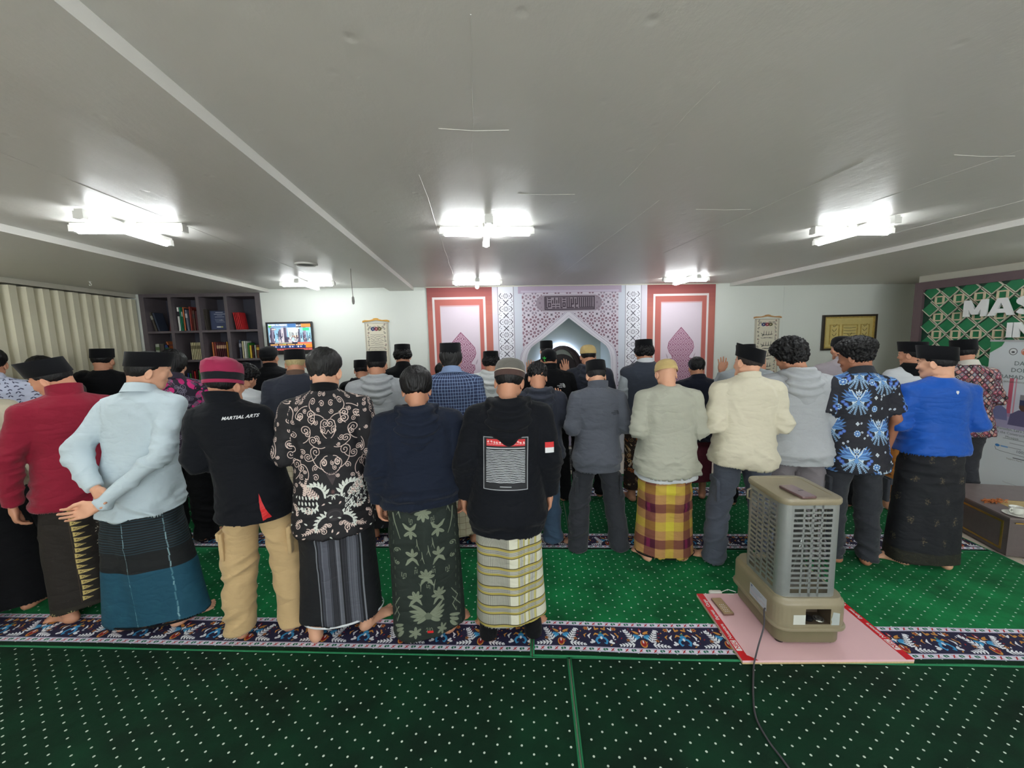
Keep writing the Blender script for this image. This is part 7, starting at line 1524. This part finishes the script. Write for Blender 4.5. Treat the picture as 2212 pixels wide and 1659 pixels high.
# ------------------------------------------------------------------ low cabinet with cup, snacks and flowers
cb = onz(2172, 1204); t = empty('low_cabinet', (cb[0], cb[1], 0), 'low taupe cabinet with gold trim at the right edge, carrying cup and snacks', 'cabinet', -R(20)); CL, CW_, CHt = .80, .75, .325
M_CB = plain('taupe_leatherette', rgb(100, 90, 88), .45, .08, 30, .1); M_GT = plain('brass_trim', rgb(196, 160, 84), .3, .1, metal=.8, bump=0)
q = MB(); q.box(0, 0, .014, CW_, CL, CHt-.03); q.build('body', M_CB, t); q = MB(); q.box(-.006, -.006, CHt-.03, CW_, CL, CHt-.012); q.build('lid_edge', M_CB, t); q = MB(); q.box(.16, .055, CHt-.014, CW_-.05, .40, CHt-.004); q.build('tray', plain('amber_tray', rgb(196, 170, 110), .2, .1), t); q = MB(); ring = [(-.006, -.006), (.055, -.006)]
for bx in ((-.006, -.006, .16, CL), (.16, -.006, CW_, .055), (.16, .40, CW_, CL)): q.box(bx[0], bx[1], CHt-.012, bx[2], bx[3], CHt)
q.build('lid_border', plain('taupe_lid', rgb(124, 112, 110), .3, .1, 14), t)
q = MB(); e = .016
for bx in ((-.004, .045, .05, .0, .045+e, CHt-.05), (-.004, CL-.07, .05, 0, CL-.07+e, CHt-.05), (-.004, .045, CHt-.062, 0, CL-.055, CHt-.046), (-.004, .045, .045, 0, CL-.055, .06)): q.box(*bx)
q.build('gold_moulding', M_GT, t); q = MB(); q.box(.03, -.008, CHt-.045, CW_, -.004, CHt-.035); q.build('gold_moulding', M_GT, t)
Mx = t.matrix_basis.copy() if False else (Matrix.Translation(t.location) @ Matrix.Rotation(-R(20), 4, 'Z'))
def oncab(x, y, z=CHt): return tuple(Mx @ Vector((x, y, z)))
M_CER = plain('white_ceramic', rgb(232, 232, 224), .15, .02, bump=0)
pc = onz(2195, 1112, CHt); t2 = empty('tea_cup', (pc[0], pc[1], CHt-.003), 'white tea cup on the right edge of the low cabinet', 'cup'); q = MB(); q.lathe([(.018, .012), (.024, .014), (.036, .03), (.042, .055), (.043, .068), (.040, .068), (.038, .055), (.030, .028), (.0, .020)], (0, 0, 0), 28); q.build('bowl', M_CER, t2, smooth=True); q = MB(); q.tube([(-.040, 0, .058), (-.058, 0, .062), (-.066, 0, .046), (-.056, 0, .030), (-.036, 0, .030)], .0045, 8); q.build('handle', M_CER, t2, smooth=True)
t3 = empty('saucer', (pc[0], pc[1], CHt-.003), 'white saucer under the tea cup', 'saucer'); q = MB(); q.lathe([(.03, 0), (.034, .002), (.062, .009), (.075, .013), (.074, .015), (.05, .010), (.0, .008)], (0, 0, 0), 28); q.build('dish', M_CER, t3, smooth=True)
pc2 = onz(2145, 1084, CHt); rd = random.Random(3); q = MB()
for i in range(90):
    x, y, a = rd.gauss(0, .05), rd.gauss(0, .018), rd.uniform(-.5, .5)+.3; P = [Vector((x+math.cos(a)*(k-1.5)*.010, y+math.sin(a)*(k-1.5)*.010+rd.uniform(-.002, .002), .004+.004*(i % 4)+.002*math.sin(k))) for k in range(4)]; q.tube(P, .0028, 5)
o = q.build('snack_sticks', plain('orange_snack', rgb(190, 110, 56), .6, .2, 60)); o.location = (pc2[0], pc2[1], CHt); tag(o, 'pile of thin orange-brown snack sticks on the low cabinet', 'snack', kind='stuff')
pf = onz(2078, 1050, .30); t4 = empty('flower_pot', (pf[0]+.05, pf[1]+.12, .012), 'small pot of yellow artificial flowers behind the low cabinet', 'flowers'); q = MB(); q.lathe([(.045, 0), (.05, .01), (.062, .22), (.066, .24), (.058, .24), (.05, .2)], (0, 0, 0), 18, cap1=False); q.build('pot', plain('grey_pot', rgb(90, 90, 96), .5), t4, smooth=True)
M_YF = plain('yellow_petal', rgb(226, 206, 50), .5, .1); M_GF = plain('green_leaf', rgb(60, 150, 60), .5, .2)
for k in range(9):
    a, z, r = k*2.4, .25+.022*k, .04*(1-.06*k)+.01; q = MB(); c0 = Vector((r*math.cos(a), r*math.sin(a), z))
    q.lathe([(.001, -.012), (.016, -.008), (.022, .004), (.016, .014), (.001, .016)], tuple(c0), 10); q.build('blossom', M_YF if k % 3 else plain('pale_petal', rgb(222, 226, 190), .5), t4, smooth=True)
    q = MB(); q.tube([(0, 0, .2), tuple(c0*.6+Vector((0, 0, .08))), tuple(c0)], .0025, 5); q.add([tuple(c0+Vector((0, 0, -.01))), tuple(c0+Vector((.03*math.cos(a+1), .03*math.sin(a+1), -.02))), tuple(c0+Vector((.045*math.cos(a+.6), .045*math.sin(a+.6), .0))), tuple(c0+Vector((.03*math.cos(a+.2), .03*math.sin(a+.2), .01)))], [(0, 1, 2, 3)]); q.build('leafy_stem', M_GF, t4)
t5 = empty('side_rug', (4.55, 1.9, .001), 'grey and white marbled mat on the floor in front of the low cabinet', 'mat'); q = MB(); q.rbox(-.42, -.5, 0, .8, .58, .01, .02, 2); mm = NT('marbled_mat'); mm.base(mm.mix(mm.math('GREATER_THAN', mm.noise(5, 6), .56), rgb(206, 208, 214), rgb(84, 84, 92))); mm.set(Roughness=.6); q.build('mat_sheet', mm.m, t5)
pp = onz(1928, 1096); q = MB(); rd = random.Random(2)
t6 = empty('paper_stack', (pp[0], pp[1], .013), 'loose white papers on the carpet beside the royal blue top', 'papers', .2)
for k in range(4): q = MB(); q.box(-.13+rd.uniform(-.03, .03), -.10+rd.uniform(-.03, .03), k*.012, .13, .09, k*.012+.009); q.build('sheets', plain('paper_white', rgb(226, 228, 232), .8), t6)
# carton with lettering behind the maroon cap
t = empty('cardboard_carton', (ony(440, 850, 5.28)[0], 5.28, 0), 'pale cardboard carton lettered MI K in front of the bookcase', 'carton', .12); zc_ = ony(440, 822, 5.28)[2]
q = MB(); q.box(-.05, 0, zc_-.35, .42, .3, zc_-.012); M_CDB = plain('cardboard', rgb(176, 166, 146), .8, .05, 20, .1); q.build('box_body', M_CDB, t); q = MB(); q.box(-.05, -.004, zc_-.012, .42, .3, zc_); q.build('lid', M_CDB, t)
me = text_mesh('MI KARDUS'[:4], .075, 'LEFT', bold=.003); me.transform(Matrix.Rotation(R(90), 4, 'X')); me.materials.append(plain('brown_ink', rgb(70, 58, 50), .7)); link('lettering', me, t, (-.03, -.006, zc_-.07))
t = empty('side_table', (ony(440, 850, 5.28)[0]-.15, 5.24, .001), 'low dark table carrying the carton by the bookcase', 'table', .12); q = MB(); q.box(-.05, 0, zc_-.40, .66, .4, zc_-.365); q.build('table_top', M_SH, t)
for x in (0, .57):
    for y in (.02, .34): q = MB(); q.box(x, y, .0, x+.04, y+.04, zc_-.40); q.build('leg', M_SH, t)
# things lying on the carpet behind the front row
def phone(name, p_, w, h_, rz, mat, z, label, extra=None):
    t = empty(name, (p_[0], p_[1], z), label, 'phone', rz); q = MB(); q.rbox(-w/2, -h_/2, 0, w/2, h_/2, .010, .008, 3, bev=.002); q.build('case', mat, t)
    if extra: extra(t, w, h_)
    return t
M_PB = plain('phone_black', rgb(22, 22, 26), .2, .03, bump=0)
p_ = onz(622, 1262); t = empty('clear_phone_case', (p_[0]+.05, p_[1], .013), 'phone in a pale clear case on the carpet behind the striped sarong', 'phone', .3); q = MB(); q.rbox(-.045, -.085, 0, .045, .085, .014, .012, 3); q.build('body', M_PB, t); q = MB(); q.rbox(-.045, -.085, .0142, .045, .085, .019, .012, 3); q.build('back_cover', plain('pale_grey_cover', rgb(176, 174, 164), .4), t); q = MB(); q.lathe([(.026, .0192), (.026, .021), (.020, .021), (.020, .0192)], (.0, .02, 0), 20, 0, False, False); q.build('ring', plain('ring_blue_grey', rgb(90, 98, 120), .4), t)
p_ = onz(797, 1263); t = empty('small_pouch', (p_[0]-.03, p_[1], .013), 'corner of a small dark pouch right of the striped sarong', 'pouch'); q = MB(); q.rbox(-.06, -.04, 0, .05, .05, .03, .02, 3, bev=.008); q.build('pouch_body', M_PB, t, smooth=True); q = MB(); q.tube([(.05, -.01, .02), (.075, .0, .016), (.055, .02, .02)], .004, 6); q.build('strap', plain('grey_strap', rgb(150, 148, 146), .6), t)

# ------------------------------------------------------------------ pink board with tape
A1, B1_, C1 = onz(1604, 1432, .025), onz(1975, 1430, .025), onz(1519, 1297, .025); ux = Vector((B1_[0]-A1[0], B1_[1]-A1[1], 0)); bw_ = ux.length; ux.normalize(); rzb = math.atan2(ux.y, ux.x); bd_ = .62
t = empty('pink_board', (A1[0], A1[1], .013), 'pink board edged with red printed tape, lying under the heater', 'board', rzb); bd_ = .56; zb = .014
M_PK = plain('pink_board_face', rgb(238, 196, 200), .4, .02, 5, .03); q = MB(); q.box(0, 0, zb, bw_, bd_, zb+.012, 0); q.build('panel', M_PK, t); q = MB(); q.box(.0005, .0005, zb-.010, bw_-.0005, bd_-.0005, zb-.0002); q.build('core', plain('chipboard_core', rgb(206, 180, 130), .8, .15, 90, .2), t)
M_RT = plain('red_tape', rgb(216, 26, 36), .4, .04, bump=0)
for (xa, xb) in ((0, .042), (bw_-.042, bw_)):
    q = MB(); q.box(xa-.0008 if xa == 0 else xa, .0, zb+.0122, xb if xa == 0 else xb+.0008, bd_, zb+.0130); q.build('tape', M_RT, t)
q = MB(); q.poly = None; q.add([(.0, -.001, zb+.0134), (.085, -.001, zb+.0134), (.05, .03, zb+.0134), (.02, .045, zb+.0134), (.0, .045, zb+.0134)], [(0, 1, 2, 3, 4)]); q.build('tape_corner', M_RT, t)
M_LT = plain('tape_lettering', rgb(240, 236, 236), .5, 0, bump=0)
for (xa, y0, flip) in ((.021, .52, 1), (bw_-.021, .44, 1)):
    for s_, yy in (('NEC', -.0), ('Nusantara', -.10), ('Express', -.25), ('Cargo', -.365)):
        me = text_mesh(s_, .029 if s_ != 'NEC' else .030, 'LEFT', bold=.0006, shear=.15); me.materials.append(M_LT if s_ != 'NEC' else M_RT)
        me.transform(Matrix.Rotation(R(90), 4, 'Z')); o = link('tape_lettering', me, t, (xa, {'NEC': .075, 'Nusantara': .150, 'Express': .305, 'Cargo': .425}[s_], zb+.0142))
    q = MB(); q.box(xa-.015, .066, zb+.0130, xa+.015, .142, zb+.0136); q.build('tape_label', M_LT, t)
ZB = .013+zb+.012
# ------------------------------------------------------------------ the heater
hl = onz(1690, 1402, ZB); ang = -R(7.5); H_T = empty('gas_heater', (hl[0], hl[1], ZB), 'square olive-beige heater with a slotted silver cage standing on the pink board', 'heater', ang)
M_OL = plain('olive_enamel', rgb(146, 136, 112), .35, .04, 9, .03); M_OLD = plain('olive_enamel_dark', rgb(116, 110, 84), .4, .05, 9, .03); M_SIL = plain('silver_cage_metal', rgb(166, 170, 168), .34, .05, 25, .05, metal=.55)
BWI, BDE = .390, .50
x0, x1, y0, y1 = -.035, -.035+BWI, 0.0, BDE
q = MB(); q.rbox(x0+.015, y0+.02, .018, x1-.015, y1-.02, .115, .06, 6, bev=.012); q.build('lower_base', M_OLD, H_T, smooth=True)
zc0, zc1 = .115, .275   # upper base is a shell with a real opening at the front
OX0, OX1, OZ0, OZ1 = x0+.150, x1-.105, .150, .240
def rr(x0, y0, x1, y1, r, z, n=6):
    o = []
    for cx_, cy_, a in ((x1-r, y1-r, 0), (x0+r, y1-r, 90), (x0+r, y0+r, 180), (x1-r, y0+r, 270)):
        for k in range(n+1): t_ = R(a+90*k/n); o.append((cx_+r*math.cos(t_), cy_+r*math.sin(t_), z))
    return o
q = MB(); rings = [rr(x0-.008, y0-.008, x1+.008, y1+.008, .075, .112), rr(x0-.010, y0-.010, x1+.010, y1+.010, .075, .120), rr(x0-.008, y0-.008, x1+.008, y1+.008, .075, .128), rr(x0, y0, x1, y1, .07, .132)]; q.loft(rings); q.build('lip', M_OL, H_T, smooth=True)
Pz = [.132, OZ0, OZ1, .268]; q = MB(); n = 28
base = rr(x0, y0, x1, y1, .07, 0); fi = [k for k in range(len(base)) if base[k][1] < y0+.0005]
ringpts = base
q.loft([[(p[0], p[1], z) for p in ringpts] for z in (.132, OZ0)], 0, False, False); q.loft([[(p[0]+(x0+BWI/2-p[0])*k, p[1]+(BDE/2-p[1])*k, z) for p in ringpts] for z, k in ((OZ1, 0), (.256, 0), (.268, .015), (.276, .05), (.282, .06), (.292, .07))], 0, False, True)
m = len(ringpts)
for i in range(m):
    a, b_ = ringpts[i], ringpts[(i+1) % m]
    if abs(a[1]-y0) < 1e-6 and abs(b_[1]-y0) < 1e-6 and abs(a[0]-b_[0]) > .05:
        xs = sorted((a[0], b_[0])); q.add([(xs[0], y0, OZ0), (OX0, y0, OZ0), (OX0, y0, OZ1), (xs[0], y0, OZ1)], [(0, 1, 2, 3)]); q.add([(min(OX1, xs[1]), y0, OZ0), (xs[1], y0, OZ0), (xs[1], y0, OZ1), (min(OX1, xs[1]), y0, OZ1)], [(0, 1, 2, 3)])
    else: q.add([(a[0], a[1], OZ0), (b_[0], b_[1], OZ0), (b_[0], b_[1], OZ1), (a[0], a[1], OZ1)], [(0, 1, 2, 3)])
q.build('upper_base', M_OL, H_T, smooth=35)
q = MB(); d = .10; V = [(OX0, y0, OZ0), (OX1, y0, OZ0), (OX1, y0, OZ1), (OX0, y0, OZ1), (OX0, y0+d, OZ0), (OX1, y0+d, OZ0), (OX1, y0+d, OZ1), (OX0, y0+d, OZ1)]; q.add(V, [(0, 1, 5, 4), (3, 7, 6, 2), (0, 4, 7, 3), (1, 2, 6, 5), (4, 5, 6, 7)]); q.build('recess', plain('recess_brown', rgb(84, 72, 58), .5), H_T)
q = MB(); q.lathe([(.014, 0), (.026, .004), (.028, .014), (.020, .020), (.001, .021)], (OX0+.035, y0+.035, OZ0+.004), 12); q.build('knob', plain('black_knob', rgb(26, 26, 28), .2), H_T, smooth=True)
q = MB(); q.lathe([(.022, 0), (.028, .004), (.026, .010), (.020, .008)], (OX0+.095, y0+.035, OZ0+.002), 20, 0, False, False); q.lathe([(.016, 0), (.016, .012), (.001, .013)], (OX0+.095, y0+.035, OZ0+.002), 14); q.build('chrome_dial', plain('chrome', rgb(200, 200, 196), .12, .02, metal=.9, bump=0), H_T, smooth=True)
q = MB(); q.box(x0+.085, y0-.0012, .148, x0+.150, y0-.0002, .205); q.build('sticker', plain('white_sticker', rgb(206, 208, 200), .5), H_T)
q = MB(); k_ = x1-.058; P = [(OX1+.004, .146), (k_, .146), (k_, .215), (OX1+.012, .222), (OX1+.008, .195), (OX1+.003, .18), (OX1+.008, .165)]; q.prism(P, y0-.0012, y0-.0002); q.build('torn_sticker', plain('torn_sticker_grey', rgb(176, 184, 182), .5, .1), H_T)
c = Canvas(0, 0, .2, .1, 1400, (196, 204, 216)); rd = random.Random(3)
for z in np.arange(.01, .09, .0065): x = .008; e = rd.uniform(.08, .19); c.rect(x, z, e, z+.002, rd.choice(((96, 104, 130), (190, 90, 100), (80, 90, 120))), .7)
c.ell(.02, .085, .008, .008, (40, 60, 110))
q = MB(); q.add([(x0-.0012, .27, .150), (x0-.0012, .10, .150), (x0-.0012, .10, .225), (x0-.0012, .27, .225)], [(0, 1, 2, 3)], 0, [[(0, 0), (1, 0), (1, 1), (0, 1)]]); q.build('rating_plate', printed('rating_plate_print', c.a, .4, bump=0), H_T)
for x in (x0+.06, x1-.06):
    for y in (.07, BDE-.07): q = MB(); q.lathe([(.022, 0), (.024, .006), (.022, .020)], (x, y, 0), 14); q.build('foot', plain('rubber_foot', rgb(40, 30, 32), .6), H_T, smooth=True)
# cage: slats and stiles are real pieces with open slots between
gx0, gx1, gy0, gy1 = x0+.020, x1-.052, y0+.03, y0+.03+.36; gz0, gz1 = .292, .835; nz = 17; pitch = (gz1-gz0-.05)/nz
def side(P0, P1, name_n):
    """one flat side of the cage between two corner posts"""
    P0, P1 = Vector((*P0, 0)), Vector((*P1, 0)); d = (P1-P0); L = d.length; d.normalize(); nn = Vector((d.y, -d.x, 0)); Mx_ = Matrix(((d.x, -nn.x, 0, P0.x), (d.y, -nn.y, 0, P0.y), (0, 0, 1, 0), (0, 0, 0, 1)))
    cols = [0, .055, .27, .315, .47, .53, .685, .73, .945, 1.0] if L < .34 else [0, .06, .25, .30, .47, .53, .70, .75, .94, 1.0]
    for k in range(0, 10, 2):
        q = MB(); q.M = Mx_; q.box(cols[k]*L, 0, gz0, cols[k+1]*L, .002, gz1); q.build('stile', M_SIL, H_T)
    for j in range(nz+1):
        z = gz0+.006+j*pitch; hh = pitch*.44 if 0 < j < nz else pitch*.8
        if j == 0: q = MB(); q.M = Mx_; q.box(cols[1]*L, 0, gz0, cols[8]*L, .0018, gz0+.022); q.build('slat', M_SIL, H_T); continue
        q = MB(); q.M = Mx_
        za = z+.012; q.loft([[(cols[1]*L, 0, za), (cols[1]*L, .0018, za), (cols[1]*L, .0018, za+hh), (cols[1]*L, 0, za+hh)], [(cols[8]*L, 0, za), (cols[8]*L, .0018, za), (cols[8]*L, .0018, za+hh), (cols[8]*L, 0, za+hh)]]); q.build('slat', M_SIL, H_T)
    q = MB(); q.M = Mx_
    for j in (1, 6, 11, 16):
        for f_ in (.5, .29, .71): q.lathe([(.0035, 0), (.003, .002), (.0005, .0025)], (0, 0, 0), 8) if False else q.cube((f_*L, -.001, gz0+.02+j*pitch), (.005, .003, .005))
    q.build('rivets', M_SIL, H_T)
ch = .045
side((gx0+ch, gy0), (gx1-ch, gy0), 0); side((gx0, gy1-ch), (gx0, gy0+ch), 1); side((gx1, gy0+ch), (gx1, gy1-ch), 2); side((gx1-ch, gy1), (gx0+ch, gy1), 3)
for cx_, cy_, a in ((gx1-ch, gy1-ch, 0), (gx0+ch, gy1-ch, 90), (gx0+ch, gy0+ch, 180), (gx1-ch, gy0+ch, 270)):
    q = MB(); n = 6; In = []; Ou = []
    for k in range(n+1): t_ = R(a+90*k/n); Ou.append((cx_+ch*math.cos(t_), cy_+ch*math.sin(t_))); In.append((cx_+(ch-.002)*math.cos(t_), cy_+(ch-.002)*math.sin(t_)))
    V = [(x, y, z) for z in (gz0, gz1) for x, y in Ou]+[(x, y, z) for z in (gz0, gz1) for x, y in In]; m = n+1; F = [(k, k+1, m+k+1, m+k) for k in range(n)]+[(2*m+k+1, 2*m+k, 3*m+k, 3*m+k+1) for k in range(n)]; q.add(V, F); q.build('corner_post', M_SIL, H_T, smooth='all')
q = MB(); rings = [rr(gx0-.006, gy0-.006, gx1+.006, gy1+.006, .05, .826), rr(gx0-.010, gy0-.010, gx1+.010, gy1+.010, .054, .836), rr(gx0-.010, gy0-.010, gx1+.010, gy1+.010, .054, .852), rr(gx0-.006, gy0-.006, gx1+.006, gy1+.006, .05, .859), rr(gx0+.004, gy0+.004, gx1-.004, gy1-.004, .045, .862), rr(gx0+.03, gy0+.03, gx1-.03, gy1-.03, .03, .862), rr(gx0+.034, gy0+.034, gx1-.034, gy1-.034, .028, .859)]; q.loft(rings); q.build('top_plate', M_OL, H_T, smooth=30)
q = MB(); q.tube([(gx0-.002, gy1-.05, .80), (gx0-.022, gy1-.05, .79), (gx0-.022, gy1-.05, .74), (gx0-.002, gy1-.05, .73)], .006, 8); q.build('side_handle', M_OL, H_T, smooth=True)
q = MB(); q.lathe([(.085, .292), (.085, .34), (.078, .345), (.078, .60), (.085, .605), (.085, .62), (.001, .63)], ((gx0+gx1)/2, (gy0+gy1)/2, 0), 24); q.build('burner_drum', plain('burner_metal', rgb(150, 148, 146), .3, .1, metal=.7), H_T, smooth=30)
q = MB()
for k in range(6): a = k*math.pi/3; q.tube([((gx0+gx1)/2+.10*math.cos(a), (gy0+gy1)/2+.10*math.sin(a), .30), ((gx0+gx1)/2+.11*math.cos(a+.4), (gy0+gy1)/2+.11*math.sin(a+.4), .55), ((gx0+gx1)/2+.09*math.cos(a+.8), (gy0+gy1)/2+.09*math.sin(a+.8), .66)], .004, 6)
q.build('inner_wires', M_SIL, H_T)
q = MB(); q.box(gx0+.02, gy0+.02, .80, gx1-.02, gy1-.02, .812); q.build('heat_shield', plain('scorched_shield', rgb(120, 104, 70), .4, .25, 8, metal=.5), H_T)
HM = Matrix.Translation(H_T.location) @ Matrix.Rotation(ang, 4, 'Z')
# phone on top
hp_ = onz(1722, 1064, .862+ZB); t = empty('smartphone', (hp_[0], hp_[1], ZB+.8625), 'mauve-brown smartphone in a case lying on top of the heater', 'phone', ang+R(6)); q = MB(); q.rbox(-.042, -.088, 0, .042, .088, .011, .008, 3, bev=.002); q.build('case', plain('mauve_case', rgb(110, 84, 84), .3), t, smooth=35); q = MB(); q.rbox(-.038, -.084, .0112, .038, .084, .0120, .006, 3); q.build('screen', plain('mauve_screen', rgb(140, 118, 122), .12, .05, bump=0), t); q = MB(); q.box(.004, -.004, .0122, .034, .0, .0128); q.build('strap_slot', M_PB, t)
# remote control and charger
rp = onz(1560, 1312, ZB); t = empty('remote_control', (rp[0], rp[1], ZB+.0005), 'gold-brown keypad handset lying at the left edge of the pink board', 'remote', rzb+R(3)); q = MB(); q.rbox(-.034, -.078, 0, .034, .078, .012, .007, 3, bev=.002); q.build('body', plain('bronze_body', rgb(112, 82, 70), .3), t, smooth=35); q = MB(); q.rbox(-.031, -.075, .0122, .031, .075, .0130, .005, 3); q.build('face', plain('gold_face', rgb(176, 150, 116), .25, .1, 60), t)
for j in range(5):
    for i in range(3): 
        q = MB(); q.lathe([(.003, 0), (.0025, .0008), (.0005, .001)], (-.012+i*.012, -.055+j*.016, .013), 8); q.build('key', M_WPRINT, t)
wp = onz(1545, 1285, .013); t = empty('power_adapter', (wp[0], wp[1], .013), 'white power adapter on the carpet at the back edge of the pink board', 'adapter', rzb); q = MB(); q.rbox(-.042, -.016, 0, .042, .016, .028, .010, 4, bev=.006); q.build('body', M_CER, t, smooth=35)
q = MB(); q.tube([(wp[0]+.042, wp[1], .03), (wp[0]+.09, wp[1]+.0, .045), (wp[0]+.13, wp[1]-.03, ZB+.004), (wp[0]+.10, wp[1]-.05, ZB+.003), (wp[0]+.06, wp[1]-.04, ZB+.003)], .0025, 6); tag(q.build('charger_cable', M_CER, smooth=True), 'thin white cable looping from the power adapter', 'cable')
# black power cord of the heater
st = HM @ Vector((x0-.002, .11, .165)); P = [st, st+Vector((-.016, -.012, -.006))]
for (a, b_, z) in ((1650, 1352, ZB+.11), (1639, 1392, ZB+.045), (1630, 1428, ZB+.006), (1628, 1445, .02), (1627, 1500, .018), (1633, 1550, .018), (1660, 1600, .018), (1690, 1640, .018), (1725, 1690, .018), (1760, 1760, .018)): w_ = onz(a, b_, z); P.append(Vector((w_[0], w_[1], z)))
def smooth_path(P, k=6):
    o = []
    for i in range(len(P)-1):
        a, b_, c_, d_ = P[max(i-1, 0)], P[i], P[i+1], P[min(i+2, len(P)-1)]
        for j in range(k): t_ = j/k; o.append(.5*((2*b_)+(-a+c_)*t_+(2*a-5*b_+4*c_-d_)*t_*t_+(-a+3*b_-3*c_+d_)*t_**3))
    return o+[P[-1]]
q = MB(); q.tube(smooth_path(P), .0042, 8); tag(q.build('electric_cable', plain('dark_grey_cord', rgb(74, 70, 76), .5), smooth=True), 'dark power cord running from the heater over the board and carpet', 'cord')
SC.render.film_transparent = False
